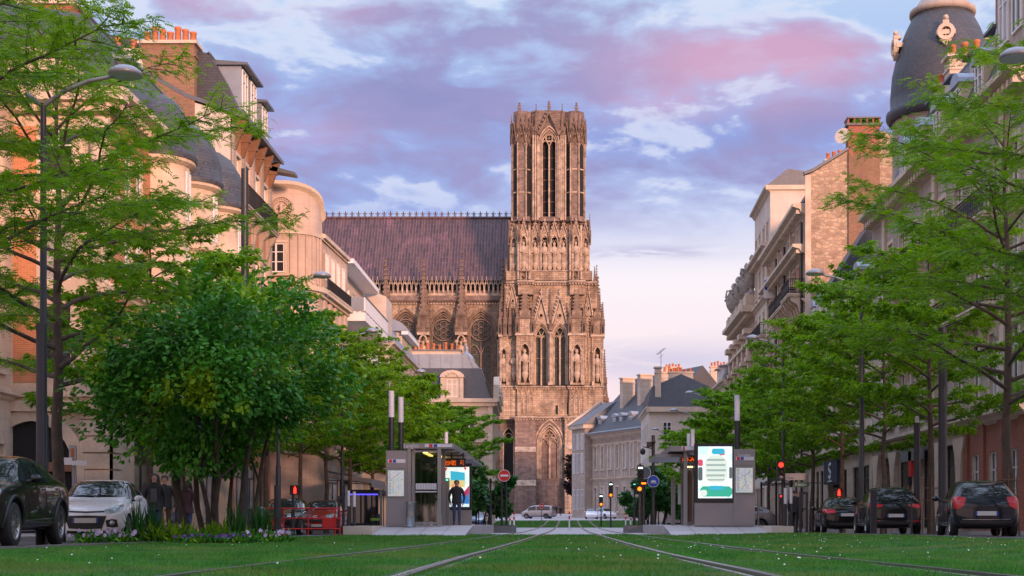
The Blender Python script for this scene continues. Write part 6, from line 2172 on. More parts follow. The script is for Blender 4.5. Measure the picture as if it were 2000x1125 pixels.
def paint(name, col, metal=.25):
 m, nt, bs = new_mat(name)
 bs.inputs['Base Color'].default_value = (*col, 1)
 bs.inputs['Metallic'].default_value = metal
 bs.inputs['Roughness'].default_value = .32
 bs.inputs['Specular IOR Level'].default_value = .15
 bs.inputs['Coat Weight'].default_value = .8
 bs.inputs['Coat Roughness'].default_value = .02
 n = noise(nt, objco(nt), 1.3, 3)
 cr = mixc(nt, n, tuple(c * .8 for c in col), tuple(min(1, c * 1.15) for c in col))
 L(nt, cr, bs.inputs['Base Color'])
 return m
for k, c, mt in (('p_black', (.006, .006, .008), 0.), ('p_navy', (.008, .010, .020), .0), ('p_white', (.80, .78, .84), 0.), ('p_red', (.30, .006, .014), .1), ('p_silver', (.36, .32, .34), .6), ('p_blue', (.02, .04, .11), .3)):
 M[k] = paint('car_' + k[2:] + '_paint', c, mt)
M['autoglass'] = plain('car_glass', (.020, .022, .028), .04, var=.2, spec=.9)
M['trimblack'] = plain('black_plastic', (.012, .012, .013), .55, var=.1)
M['lampclear'] = plain('headlamp_lens', (.40, .42, .45), .12, .5, var=.35, scale=14)
M['lampred'] = plain('tail_lamp_lens', (.42, .012, .02), .15, var=.2, scale=10)
M['lampred_on'] = glow('tail_lamp_lit', (1., .06, .08), .55)
M['rim'] = plain('alloy_rim', (.34, .34, .35), .3, .8, var=.08)

def wheel_meshes(r, w=.21, spokes=10, steel=False):
 t, m = MB(), MB()
 def add(mb, prof, n=24, mi=0):
  k = len(mb.v)
  mb.lathe(prof, n, mi=mi, cap=False)
  for i in range(k, len(mb.v)):
   x, y, z = mb.v[i]
   mb.v[i] = (z, x, y)
 add(t, [(r * .64, -w / 2), (r * .92, -w / 2), (r, -w * .36), (r, w * .36), (r * .92, w / 2), (r * .64, w / 2)])
 add(m, [(r * .655, w * .5), (r * .63, w * .52), (r * .58, w * .40), (r * .58, -w * .3)])
 add(m, [(.02, w * .30), (r * .16, w * .38), (r * .18, w * .2)], 12)
 for i in range(spokes):
  a = 2 * PI * i / spokes
  ca, sa = math.cos(a), math.sin(a)
  s_ = r * .07
  m.add([(w * .34, ca * r * .12 - sa * s_, sa * r * .12 + ca * s_), (w * .34, ca * r * .12 + sa * s_, sa * r * .12 - ca * s_),
               (w * .42, ca * r * .61 + sa * s_ * .9, sa * r * .61 - ca * s_ * .9), (w * .42, ca * r * .61 - sa * s_ * .9, sa * r * .61 + ca * s_ * .9)], [(0, 1, 2, 3), (3, 2, 1, 0)])
 add(m, [(.0, -w * .1), (r * .6, -w * .1)], 16, 1)
 return t.mesh('tyre', 'rubber'), m.mesh('rim', ['rim', 'trimblack'])

def car(name, label, loc, rz, st, Lc, col, wheel_r=.31, axles=(.19, .83), W=.87, front=None, rear=None, windows=None, cat='car', group=None, spokes=10, detail=True, lit=False, extra=None):
 """st: stations from nose to tail (u, belt z, top z, half width, roof half width, bottom z); the nose points to +y"""
 root = thing(name, label, cat, loc, rz, group)
 vs, fs, ns = [], [], 9
 for (u, zb_, zt, wb, wr, z0) in st:
  y = Lc / 2 - u * Lc
  half = [(0, z0), (wb * .86, z0), (wb * .985, z0 + .13), (wb, z0 + (zb_ - z0) * .6), (wb * .975, zb_ - .05), (wb * .91, zb_ + .015), (wr + .05, zt - .075), (wr * .86, zt - .012), (0, zt)]
  ring_ = [(x, z) for x, z in half] + [(-x, z) for x, z in half[-2:0:-1]]
  vs += [(x, y, z) for x, z in ring_]
 nr = 2 * (ns - 1)
 for i in range(len(st) - 1):
  for k in range(nr):
   fs.append((i * nr + k, i * nr + (k + 1) % nr, (i + 1) * nr + (k + 1) % nr, (i + 1) * nr + k))
 for base, flip in ((0, False), ((len(st) - 1) * nr, True)):
  for k in range(ns - 1):
   a, b = base + k, base + k + 1
   c, d_ = base + (nr - k - 1) % nr, base + (nr - k) % nr
   f = (a, d_, c, b) if k not in (0, ns - 2) else ((a, c, b) if k == 0 else (a, d_, b))
   fs.append(f[::-1] if flip else f)
 me = bpy.data.meshes.new('body'); me.from_pydata(vs, [], fs); me.update()
 bm = bmesh.new(); bm.from_mesh(me); bmesh.ops.recalc_face_normals(bm, faces=bm.faces); bm.to_mesh(me); bm.free()
 tmp = put('body_cage', me)
 md = tmp.modifiers.new('s', 'SUBSURF'); md.levels = md.render_levels = 2
 me2 = bake(tmp)
 bvh_me = me2
 bm = bmesh.new(); bm.from_mesh(me2); bvh = BVHTree.FromBMesh(bm); bm.free()
 # wheel arches
 tmp.modifiers.clear(); tmp.data = me2.copy()
 cut = MB()
 ya = [Lc / 2 - a * Lc for a in axles]
 for y in ya:
  for sx in (-1, 1):
   cut.path([(sx * (W - .30), y, wheel_r + .02), (sx * (W + .2), y, wheel_r + .02)], wheel_r + .055, 28)
 cm = cut.mesh('cut', 'trimblack')
 bm = bmesh.new(); bm.from_mesh(cm); bmesh.ops.remove_doubles(bm, verts=bm.verts, dist=1e-5); bmesh.ops.recalc_face_normals(bm, faces=bm.faces); bm.to_mesh(cm); bm.free()
 co = put('cutter', cm)
 tmp.data.materials.append(M[col]); tmp.data.materials.append(M['trimblack'])
 bo = tmp.modifiers.new('b', 'BOOLEAN'); bo.operation = 'DIFFERENCE'; bo.object = co; bo.solver = 'EXACT'
 body_me = bake(tmp)
 if len(body_me.polygons) < 50: body_me = me2; body_me.materials.append(M[col])
 bpy.data.objects.remove(tmp); bpy.data.objects.remove(co)
 body_me.polygons.foreach_set('use_smooth', [True] * len(body_me.polygons))
 body_me.name = 'body'
 put('body', body_me, root)
 def hit(axis, sgn, a, b):
  if axis == 'y':
   o, d_ = Vector((a, sgn * 9, b)), Vector((0, -sgn, 0))
  else:
   o, d_ = Vector((sgn * 9, a, b)), Vector((-sgn, 0, 0))
  p, n_, i, dist = bvh.ray_cast(o, d_)
  if p is None:
   p, n_, i, dist = bvh.find_nearest(Vector((a, sgn * Lc / 2, b)) if axis == 'y' else Vector((sgn * W, a, b)))
  return p, n_
 def patch(nm, mat, axis, sgn, top, bot, off=.006, n=14, m=6, thick=None, par=None):
  """skin patch on the body, bounded by two polylines in the view along axis"""
  def at_(pl, t):
   t *= len(pl) - 1
   i = min(len(pl) - 2, int(t)); f = t - i
   return (pl[i][0] * (1 - f) + pl[i + 1][0] * f, pl[i][1] * (1 - f) + pl[i + 1][1] * f)
  V = []
  for j in range(m + 1):
   for i in range(n + 1):
    a, b = at_(top, i / n), at_(bot, i / n)
    f = j / m
    p, nn = hit(axis, sgn, a[0] * (1 - f) + b[0] * f, a[1] * (1 - f) + b[1] * f)
    V.append(p + nn * off)
  mb_ = MB()
  F_ = []
  for j in range(m):
   for i in range(n):
    k = j * (n + 1) + i
    F_.append((k, k + 1, k + n + 2, k + n + 1))
  if (axis == 'y' and sgn > 0) or (axis == 'x' and sgn < 0):
   F_ = [f[::-1] for f in F_]
  mb_.add(V, F_, 0, True)
  return mb_.build(nm, mat, par or root)
 P = dict(root=root, hit=hit, patch=patch, L=Lc, W=W)
 # wheels
 ty, rm = wheel_meshes(wheel_r, .20, spokes)
 for y in ya:
  for sx in (-1, 1):
   t_ = put('wheel', None, root, (sx * (W - .115), y, wheel_r), 0 if sx > 0 else PI)
   put('tyre', ty, t_); put('rim', rm, t_)
 # glass
 wd = windows
 patch('windscreen', 'autoglass', 'y', 1, [(-wd['fw'][2], wd['fw'][3]), (0, wd['fw'][3] + .015), (wd['fw'][2], wd['fw'][3])], [(-wd['fw'][0], wd['fw'][1]), (0, wd['fw'][1] - .02), (wd['fw'][0], wd['fw'][1])], .007, 16, 8)
 patch('rear_window', 'autoglass', 'y', -1, [(-wd['rw'][2], wd['rw'][3]), (0, wd['rw'][3] + .01), (wd['rw'][2], wd['rw'][3])], [(-wd['rw'][0], wd['rw'][1]), (0, wd['rw'][1] - .015), (wd['rw'][0], wd['rw'][1])], .007, 16, 8)
 for sx in (-1, 1):
  for tp, bt in wd['side']:
   patch('side_window', 'autoglass', 'x', sx, tp, bt, .006, 12, 5)
 for sx in (-1, 1):
  mm = MB()
  y, z = wd['mirror']
  mm.ball((sx * (W + .10), y, z), .105, 0, 10, (1., .65, .72))
  mm.path([(sx * (W - .06), y - .02, z - .05), (sx * (W + .08), y, z - .03)], .03, 6, 1)
  mm.build('door_mirror', [wd.get('mirror_mat', col), 'trimblack'], root)
  if detail:
   for yh, zh in wd['handles']:
    p, n_ = hit('x', sx, yh, zh)
    h_ = MB(); h_.box(p.x - .012, p.x + .012 + .02 * sx if sx > 0 else p.x + .012, yh - .09, yh + .09, zh - .014, zh + .014)
    h_.build('door_handle', col, root)
   for ys_ in wd['seams']:       # shut lines of the doors
    V = []
    for j in range(9):
     zz = wd['seamz'][0] + (wd['seamz'][1] - wd['seamz'][0]) * j / 8
     p, n_ = hit('x', sx, ys_, zz); V.append(p + n_ * .003)
    s_ = MB(); s_.path(V, .006, 4, smooth=False); s_.build('door_seam', 'trimblack', root)
   V = []
   for j in range(11):
    yy = ya[1] + wheel_r + .1 + (ya[0] - ya[1] - 2 * wheel_r - .2) * j / 10
    p, n_ = hit('x', sx, yy, st[6][5] + .16); V.append(p + n_ * .004)
   s_ = MB(); s_.path(V, .02, 5); s_.build('sill_strip', 'trimblack', root)
 if extra: extra(P)
 return root

def plate(P, end, z, w=.26, blue=True, cx=0.):
 sg = 1 if end == 'front' else -1
 p, n_ = P['hit']('y', sg, cx, z)
 b = MB()
 y0, y1 = sorted((p.y + sg * .006, p.y + sg * .03))
 b.box(cx - w, cx + w, y0, y1, z - .055, z + .055, 0)
 yb = sorted((p.y + sg * .031, p.y + sg * .0335))
 for s_ in (-1, 1): b.box(cx + s_ * w - .022, cx + s_ * w + .022, yb[0], yb[1], z - .054, z + .054, 1)
 b.build('number_plate', ['plate', 'blue'], P['root'])

HATCH = [(0, .56, .62, .60, .44, .26), (.02, .66, .72, .74, .52, .21), (.07, .76, .83, .82, .58, .19), (.16, .84, .92, .85, .62, .18), (.25, .90, .99, .86, .66, .18), (.30, .93, 1.06, .865, .66, .18),
         (.42, .96, 1.36, .87, .60, .18), (.50, .97, 1.47, .87, .58, .18), (.62, .98, 1.50, .87, .58, .18), (.78, 1.0, 1.475, .87, .57, .19), (.885, 1.03, 1.40, .86, .55, .20), (.945, 1.02, 1.15, .84, .60, .22), (.978, .90, 1.0, .80, .60, .25), (1., .70, .80, .70, .5, .32)]
HW = dict(fw=(.66, 1.06, .52, 1.43), rw=(.60, 1.07, .50, 1.40), mirror=(.62, 1.02), handles=[(-.12, .88), (-.85, .90)], seams=[.55, -.32, -1.05], seamz=(.3, .98),
          side=[([(.42, 1.22), (.1, 1.39), (-.30, 1.42)], [(.72, 1.0), (.3, 1.0), (-.30, 1.01)]), ([(-.36, 1.42), (-.7, 1.41), (-1.05, 1.35)], [(-.36, 1.01), (-.7, 1.02), (-1.18, 1.06)])])
def scale_st(st, zs=1., ws=1., zo=0.):
 return [(u, b * zs + zo, t * zs + zo, w * ws, r * ws, z0 + zo * .6) for u, b, t, w, r, z0 in st]

def hatch_front(P):
 pt = P['patch']
 for s in (-1, 1):
  f = lambda pl: [(s * x, z) for x, z in (pl if s > 0 else pl[::-1])] if False else [(s * x, z) for x, z in pl]
  def q(nm, mat, tp, bt, **k):
   if s < 0: tp, bt = tp[::-1], bt[::-1]
   pt(nm, mat, 'y', 1, f(tp), f(bt), **k)
  q('headlight', 'lampclear', [(.40, .74), (.60, .83), (.735, .87)], [(.42, .66), (.60, .66), (.76, .74)], off=.012)
  q('fog_lamp_surround', 'trimblack', [(.44, .50), (.58, .535), (.68, .52)], [(.46, .36), (.60, .34), (.70, .36)], off=.010)
  p, n_ = P['hit']('y', 1, s * .58, .44)
  b = MB(); b.ball((p.x, p.y + .012, p.z), .062, 0, 10, (1, .5, 1)); b.build('fog_lamp', 'lampclear', P['root'])
  q('tail_light', 'lampred', [(.60, 1.0), (.72, 1.0)], [(.62, .78), (.76, .80)], off=.0) if False else None
 pt('grille', 'trimblack', 'y', 1, [(-.40, .715), (0, .70), (.40, .715)], [(-.40, .685), (0, .665), (.40, .685)], off=.010)
 pt('lower_grille', 'trimblack', 'y', 1, [(-.46, .60), (0, .615), (.46, .60)], [(-.36, .32), (0, .30), (.36, .32)], off=.010)
 pt('front_lip', 'trimblack', 'y', 1, [(-.6, .275), (0, .26), (.6, .275)], [(-.56, .24), (0, .215), (.56, .24)], off=.008)
 plate(P, 'front', .50)
 w_ = MB()
 for x0, x1 in ((-.5, -.05), (.02, .5)):
  a, n1 = P['hit']('y', 1, x0, 1.055); b, n2 = P['hit']('y', 1, x1, 1.075)
  w_.path([a + n1 * .02, b + n2 * .03], .012, 5)
 w_.build('wiper', 'trimblack', P['root'])
 s_ = MB()
 p, n_ = P['hit']('y', 1, .42, 1.14)
 s_.add([p + n_ * .012 + Vector(v) for v in ((-.03, 0, -.03), (.03, 0, -.03), (.03, -.012, .03), (-.03, -.012, .03))], [(0, 1, 2, 3), (3, 2, 1, 0)])
 s_.build('windscreen_sticker', 'white', P['root'])

car('parked_hatchback', 'white hatchback facing the camera, parked beside the flower bed', (-11.16, 34.0, g(-11, 34)), PI + R(7.5), HATCH, 3.75, 'p_white', .30, (.19, .845), .86, windows=HW, spokes=12, extra=hatch_front)

# black SUV at the left edge
SUV = [(0, .70, .78, .72, .5, .34), (.02, .84, .92, .84, .6, .28), (.07, .97, 1.03, .93, .66, .26), (.16, 1.03, 1.09, .975, .7, .26), (.25, 1.06, 1.14, .985, .72, .26), (.31, 1.08, 1.22, .985, .72, .26),
       (.41, 1.10, 1.52, .985, .66, .26), (.50, 1.11, 1.63, .985, .63, .26), (.64, 1.12, 1.655, .985, .62, .26), (.78, 1.15, 1.60, .985, .60, .27), (.90, 1.18, 1.42, .97, .60, .29), (.955, 1.15, 1.24, .95, .66, .32), (.985, 1.0, 1.08, .90, .64, .36), (1., .80, .9, .8, .55, .42)]
SW = dict(fw=(.74, 1.22, .58, 1.58), rw=(.66, 1.22, .54, 1.50), mirror=(.72, 1.19), handles=[(-.28, 1.02), (-1.25, 1.05)], seams=[.72, -.42, -1.45], seamz=(.42, 1.12),
          side=[([(.42, 1.40), (.0, 1.56), (-.46, 1.58)], [(.82, 1.14), (.3, 1.14), (-.46, 1.15)]), ([(-.53, 1.58), (-1.0, 1.53), (-1.45, 1.42)], [(-.53, 1.15), (-1.0, 1.17), (-1.72, 1.24)])])
def suv_bits(P):
 pt = P['patch']
 pt('grille', 'trimblack', 'y', 1, [(-.48, .92), (0, .93), (.48, .92)], [(-.42, .55), (0, .53), (.42, .55)], off=.012)
 for s in (-1, 1):
  a = [(.56, .93), (.72, .96), (.86, .97)]; b = [(.56, .82), (.72, .84), (.88, .88)]
  if s < 0: a, b = a[::-1], b[::-1]
  pt('headlight', 'lampclear', 'y', 1, [(s * x, z) for x, z in a], [(s * x, z) for x, z in b], off=.012)
  pt('chrome_sill', 'chrome', 'x', s, [(1.0, .47), (-1.1, .53)], [(1.0, .445), (-1.1, .505)], off=.008, m=2)
  pt('window_trim', 'chrome', 'x', s, [(.86, 1.125), (-.5, 1.135), (-1.74, 1.225)], [(.86, 1.105), (-.5, 1.115), (-1.74, 1.205)], off=.006, m=2)
  for ya_ in (4.99 / 2 - .19 * 4.99, 4.99 / 2 - .80 * 4.99):
   V = []
   for k in range(15):
    a_ = -.1 + (PI + .2) * k / 14
    yy, zz = ya_ + .47 * math.cos(a_), .40 + .47 * math.sin(a_)
    p, n_ = P['hit']('x', s, yy, zz); V.append(p + n_ * .006)
   b_ = MB(); b_.path(V, .035, 6); b_.build('arch_trim', 'trimblack', P['root'])
 plate(P, 'front', .62)
car('parked_suv', 'black SUV with large alloy wheels, cut off by the left edge of the street view', (-10.36, 25.2, g(-10, 25)), PI + R(6), SUV, 4.95, 'p_black', .385, (.19, .80), .985, windows=SW, spokes=10, extra=suv_bits)

def rear_bits(P, tl, pz=.62, lit=False, bump=True, exhaust=None, line=True):
 pt = P['patch']
 for s in (-1, 1):
  a, b = tl
  if s < 0: a, b = a[::-1], b[::-1]
  pt('tail_light', 'lampred', 'y', -1, [(s * x, z) for x, z in a], [(s * x, z) for x, z in b], off=.014)
 if bump:
  pt('lower_bumper', 'trimblack', 'y', -1, [(-.68, .42), (0, .41), (.68, .42)], [(-.62, .27), (0, .25), (.62, .27)], off=.008)
 if line:
  pt('bumper_line', 'chrome', 'y', -1, [(-.6, .455), (0, .445), (.6, .455)], [(-.6, .445), (0, .433), (.6, .445)], off=.008, m=2)
 plate(P, 'rear', pz)
 if exhaust:
  e = MB(); p, n_ = P['hit']('y', -1, exhaust, .32)
  e.path([(exhaust, p.y + .1, .29), (exhaust, p.y - .05, .29)], [.045, .045], 10); e.build('exhaust', 'chrome', P['root'])
 w = MB(); a, n1 = P['hit']('y', -1, -.05, P['wz']); b, n2 = P['hit']('y', -1, .35, P['wz'] + .03)
 w.path([a + n1 * .02, b + n2 * .02], .012, 5); w.build('wiper', 'trimblack', P['root'])
def clio(P):
 P['wz'] = 1.08
 rear_bits(P, ([(.50, 1.0), (.66, 1.03), (.80, 1.02)], [(.56, .80), (.68, .72), (.80, .72)]), .60)
 P['patch']('tailgate_line', 'trimblack', 'y', -1, [(-.6, .775), (-.2, .735), (.2, .735), (.6, .775)], [(-.6, .765), (-.2, .725), (.2, .725), (.6, .765)], off=.006, m=1)
car('parked_hatchback', 'dark blue hatchback seen from behind beside a staked tree, right', (10.98, 38.4, g(11, 38.4)), R(-7.5), HATCH, 3.95, 'p_navy', .305, (.18, .83), .86, windows=HW, extra=clio)
MPV = scale_st(HATCH, 1.05, 1.03, .02)
MW = dict(HW, fw=(.68, 1.12, .54, 1.50), rw=(.62, 1.12, .52, 1.47), mirror=(.62, 1.08),
          side=[([(.42, 1.30), (.1, 1.47), (-.30, 1.50)], [(.72, 1.07), (.3, 1.07), (-.30, 1.08)]), ([(-.36, 1.50), (-.7, 1.49), (-1.05, 1.43)], [(-.36, 1.08), (-.7, 1.09), (-1.18, 1.13)])])
def golf(P):
 P['wz'] = 1.13
 rear_bits(P, ([(.40, .98), (.62, 1.0), (.82, .99)], [(.42, .90), (.62, .87), (.82, .85)]), .62, exhaust=.45)
 p_ = P['patch']
 for s in (-1, 1):
  a, b = [(.55, .46), (.75, .46)], [(.55, .425), (.75, .425)]
  if s < 0: a, b = a[::-1], b[::-1]
  p_('reflector', 'lampred', 'y', -1, [(s * x, z) for x, z in a], [(s * x, z) for x, z in b], off=.012)
car('parked_people_carrier', 'black people carrier seen from behind, second car from the right', (10.72, 48.0, g(10.7, 48)), R(-4), MPV, 4.2, 'p_black', .315, (.19, .83), .89, windows=MW, extra=golf)
SEDAN = [(0, .58, .64, .66, .5, .24), (.02, .66, .72, .78, .56, .2), (.07, .76, .80, .87, .6, .18), (.16, .83, .88, .905, .64, .18), (.25, .87, .93, .91, .66, .18), (.30, .90, .99, .91, .66, .18), (.40, .92, 1.28, .91, .6, .18),
         (.48, .93, 1.40, .91, .57, .18), (.60, .94, 1.43, .91, .56, .18), (.72, .95, 1.36, .91, .56, .18), (.82, .96, 1.12, .905, .60, .19), (.88, .96, 1.03, .90, .66, .20), (.955, .94, 1.0, .87, .66, .22), (.985, .84, .92, .82, .62, .26), (1., .68, .76, .74, .54, .32)]
DW = dict(fw=(.68, 1.0, .53, 1.36), rw=(.66, 1.07, .50, 1.36), mirror=(.72, .98), handles=[(-.1, .84), (-1.0, .86)], seams=[.62, -.35, -1.2], seamz=(.3, .94),
          side=[([(.50, 1.18), (.1, 1.33), (-.32, 1.35)], [(.85, .96), (.3, .96), (-.32, .97)]), ([(-.38, 1.35), (-.8, 1.32), (-1.2, 1.18)], [(-.38, .97), (-.8, .98), (-1.45, 1.02)])])
def audi(P):
 P['wz'] = 1.1
 rear_bits(P, ([(.42, .90), (.62, .93), (.86, .92)], [(.42, .79), (.62, .76), (.86, .80)]), .72, line=False)
car('parked_saloon', 'black saloon seen from behind, third car from the right', (10.62, 55.4, g(10.6, 55)), R(-5), SEDAN, 4.65, 'p_black', .32, (.19, .80), .905, windows=DW, extra=audi)

def c4front(P):
 pt = P['patch']
 for s in (-1, 1):
  a, b = [(.36, .80), (.6, .87), (.80, .90)], [(.40, .70), (.6, .70), (.80, .77)]
  if s < 0: a, b = a[::-1], b[::-1]
  pt('headlight', 'lampclear', 'y', 1, [(s * x, z) for x, z in a], [(s * x, z) for x, z in b], off=.012)
 pt('grille', 'trimblack', 'y', 1, [(-.36, .62), (0, .62), (.36, .62)], [(-.40, .52), (0, .52), (.40, .52)], off=.012)
 pt('lower_grille', 'trimblack', 'y', 1, [(-.55, .40), (0, .41), (.55, .40)], [(-.5, .28), (0, .26), (.5, .28)], off=.010)
 plate(P, 'front', .38)
def c4red(P):
 c4front(P)
 e = MB()
 for dz in (0, -.07):
  for pr in (((-.42, .72), (-.13, .72), (0, .79)), ((.42, .72), (.13, .72), (0, .79))):
   V = []
   for x, z in pr:
    p, n_ = P['hit']('y', 1, x * (1 if dz == 0 else .85), z + dz); V.append(p + n_ * .012)
   e.path(V, .014, 5)
 e.build('chevron_emblem', 'chrome', P['root'])
RW = dict(HW, fw=(.68, 1.06, .53, 1.42))
car('parked_hatchback', 'dark red hatchback facing the camera behind the red barrier', (-10.45, 60.6, g(-10.4, 60)), PI + R(2), scale_st(HATCH, .985, 1.02), 4.25, 'p_red', .31, (.19, .83), .88, windows=RW, extra=c4red)
car('parked_hatchback', 'black hatchback facing the camera behind the red barrier and bin', (-11.35, 57.0, g(-11.3, 57)), PI + R(2), scale_st(HATCH, 1.0, 1.02), 4.1, 'p_black', .31, (.19, .83), .88, windows=RW, extra=c4front)
def simple_rear(P):
 P['wz'] = 1.1
 rear_bits(P, ([(.62, 1.0), (.80, 1.0)], [(.62, .84), (.82, .84)]), .6)
def rear_lit(P):
 simple_rear(P)
car('crossing_crossover', 'silver crossover seen side-on in the side street behind the right map panel', (9.0, 77.5, g(9, 77)), R(90), scale_st(SUV, .96, .92), 4.4, 'p_silver', .35, (.19, .81), .905, windows=dict(SW, fw=(.68, 1.18, .53, 1.50), rw=(.6, 1.18, .5, 1.43), side=[([(s[0] * .88, s[1] * .96) for s in a], [(s[0] * .88, s[1] * .96) for s in b]) for a, b in SW['side']]), extra=simple_rear)
VAN = [(0, .80, .9, .78, .6, .3), (.03, .92, 1.02, .88, .64, .24), (.10, 1.0, 1.12, .93, .7, .22), (.18, 1.05, 1.3, .94, .74, .22), (.27, 1.08, 1.72, .94, .76, .22), (.36, 1.1, 1.86, .94, .77, .22), (.6, 1.1, 1.9, .94, .77, .22), (.85, 1.1, 1.88, .94, .76, .22), (.96, 1.1, 1.8, .93, .76, .24), (.99, 1.0, 1.5, .9, .76, .28), (1., .9, 1.2, .84, .7, .34)]
VW = dict(fw=(.74, 1.24, .68, 1.7), rw=(.68, 1.2, .66, 1.72), mirror=(1.2, 1.2), handles=[(.5, 1.0)], seams=[.9, -.2], seamz=(.4, 1.7), side=[([(1.15, 1.60), (.4, 1.74), (.1, 1.74)], [(1.35, 1.16), (.4, 1.16), (.1, 1.16)]), ([(0, 1.74), (-1., 1.74), (-1.95, 1.72)], [(0, 1.16), (-1., 1.16), (-1.95, 1.16)])])
van = car('parked_van', 'silver van crossing the far end of the tracks before the church', (-4.2, 200., g(-4, 200)), R(72), VAN, 4.7, 'p_silver', .33, (.18, .8), .94, cat='van', windows=VW, detail=False, extra=simple_rear)
dup(van, (9.7, 128., g(9.7, 128)), R(-8), 'silver van seen from behind beyond the right shelter')
cw = car('parked_hatchback', 'small white car at the far end of the right street, nearest the tracks', (3.2, 196., g(3, 196)), PI, HATCH, 3.9, 'p_white', .31, (.19, .83), .86, windows=HW, detail=False, group='white cars parked at the far end of the street')
dup(cw, (5.2, 199., g(5, 199)), PI + .5, 'white car turned sideways at the far end, right of the small white car')
car('parked_hatchback', 'dark blue car facing the camera, half hidden behind the left shelter', (-6.55, 98., g(-6.5, 98)), PI, HATCH, 3.9, 'p_blue', .31, (.19, .83), .86, windows=HW, detail=False, extra=c4front)
# ---------------------------------------------------------------- tram stop, street furniture
M['screen_bg'] = None
def screenmat(name, cols, strength, scale, seed):
 m, nt, bs = new_mat(name)
 co = objco(nt)
 ad = nd(nt, 'ShaderNodeVectorMath', operation='ADD'); L(nt, co, ad.inputs[0]); ad.inputs[1].default_value = (seed, seed * 2.1, seed)
 n = noise(nt, ad.outputs[0], scale, 2, .45)
 c = ramp(nt, n, cols)
 L(nt, c, bs.inputs['Emission Color']); bs.inputs['Emission Strength'].default_value = strength
 L(nt, c, bs.inputs['Base Color']); bs.inputs['Roughness'].default_value = .15
 return m
M['ad_white'] = screenmat('lit_poster_white', [(.35, lin(196, 226, 224)), (.5, lin(236, 246, 242)), (.7, lin(214, 236, 238))], .62, 2.2, 3.)
M['ad_sky'] = glow('lit_poster_cyan', lin(60, 185, 215), 0.67)
M['ad_green'] = glow('lit_poster_green', lin(60, 190, 160), 0.59)
M['ad_pink'] = glow('lit_poster_pink', lin(235, 90, 120), 0.59)
M['ad_grey'] = glow('lit_poster_grey', lin(110, 125, 130), 0.44)
M['ad_soft'] = glow('lit_poster_pale', lin(226, 238, 226), 0.70)
M['ad_text'] = glow('lit_poster_text', lin(176, 196, 190), 0.59)
M['ad_yellow'] = glow('lit_poster_yellow', lin(235, 220, 150), 0.59)
M['ad_red'] = glow('lit_poster_red', lin(225, 60, 50), 0.59)
M['ad_blue'] = glow('lit_poster_blue', lin(60, 130, 205), 0.59)
M['ad_mag'] = glow('lit_poster_magenta', lin(190, 60, 110), 0.59)
M['led_orange'] = glow('orange_led', (1., .13, .01), .85)
M['led_red'] = glow('red_signal_lamp', (1., .018, .010), 4.5)
M['led_redcore'] = glow('red_signal_core', (1., .45, .12), 12.)
M['led_amber'] = glow('amber_signal_lamp', (1., .14, .006), 3.2)
M['led_white'] = glow('white_signal_lamp', (.75, .95, .85), 2.2)
M['led_green'] = glow('green_indicator', (.15, .9, .6), 1.4)
M['tube_yellow'] = glow('shelter_strip_light', (1., .72, .22), 4.)
M['led_violet'] = glow('violet_strip_light', (.09, .07, 1.), 1.6)
M['map_paper'] = screenmat('map_sheet', [(.38, lin(190, 205, 205)), (.5, lin(214, 210, 190)), (.62, lin(188, 196, 214))], .22, 7., 1.)
M['map_ink'] = plain('map_ink', (.10, .13, .26), .5, var=.3)
M['lampwhite'] = plain('opal_diffuser', (.58, .56, .62), .35, var=.03)
M['clear'] = None
def _clear(name, tint, rough=.03, fac=.72):
 m, nt, bs = new_mat(name)
 tr = nd(nt, 'ShaderNodeBsdfTransparent'); tr.inputs['Color'].default_value = (*tint, 1)
 gl = nd(nt, 'ShaderNodeBsdfGlossy'); gl.inputs['Roughness'].default_value = rough; gl.inputs['Color'].default_value = (.8, .8, .85, 1)
 mx = nd(nt, 'ShaderNodeMixShader'); mx.inputs[0].default_value = 1 - fac
 L(nt, tr.outputs[0], mx.inputs[1]); L(nt, gl.outputs[0], mx.inputs[2])
 L(nt, mx.outputs[0], nt.nodes['Material Output'].inputs['Surface'])
 return m
M['clear'] = _clear('shelter_glass', (.52, .55, .50), .04, .86)
M['bag'] = _clear('clear_bin_bag', (.62, .74, .80), .25, .60)

def text_mesh(s, size, mat, depth=.004, align='CENTER'):
 cu = bpy.data.curves.new('lettering', 'FONT')
 cu.body = s; cu.size = size; cu.extrude = depth; cu.align_x = align; cu.align_y = 'CENTER'
 o = put('lettering', cu)
 o.rotation_euler = (R(90), 0, 0)
 me = bake(o)
 bpy.data.objects.remove(o)
 me.materials.clear(); me.materials.append(M[mat]); me.name = 'lettering'
 return me
def put_text(s, size, mat, parent, loc, align='CENTER'):
 o = put('lettering', text_mesh(s, size, mat, align=align), parent, loc)
 o.rotation_euler = (R(90), 0, 0)
 return o

YP = 55.6
def sx(px, Y=YP): return (px - CX) * Y / F
def sz(py, Y=YP): return CZ + (CY - py) * Y / F
PT = .37
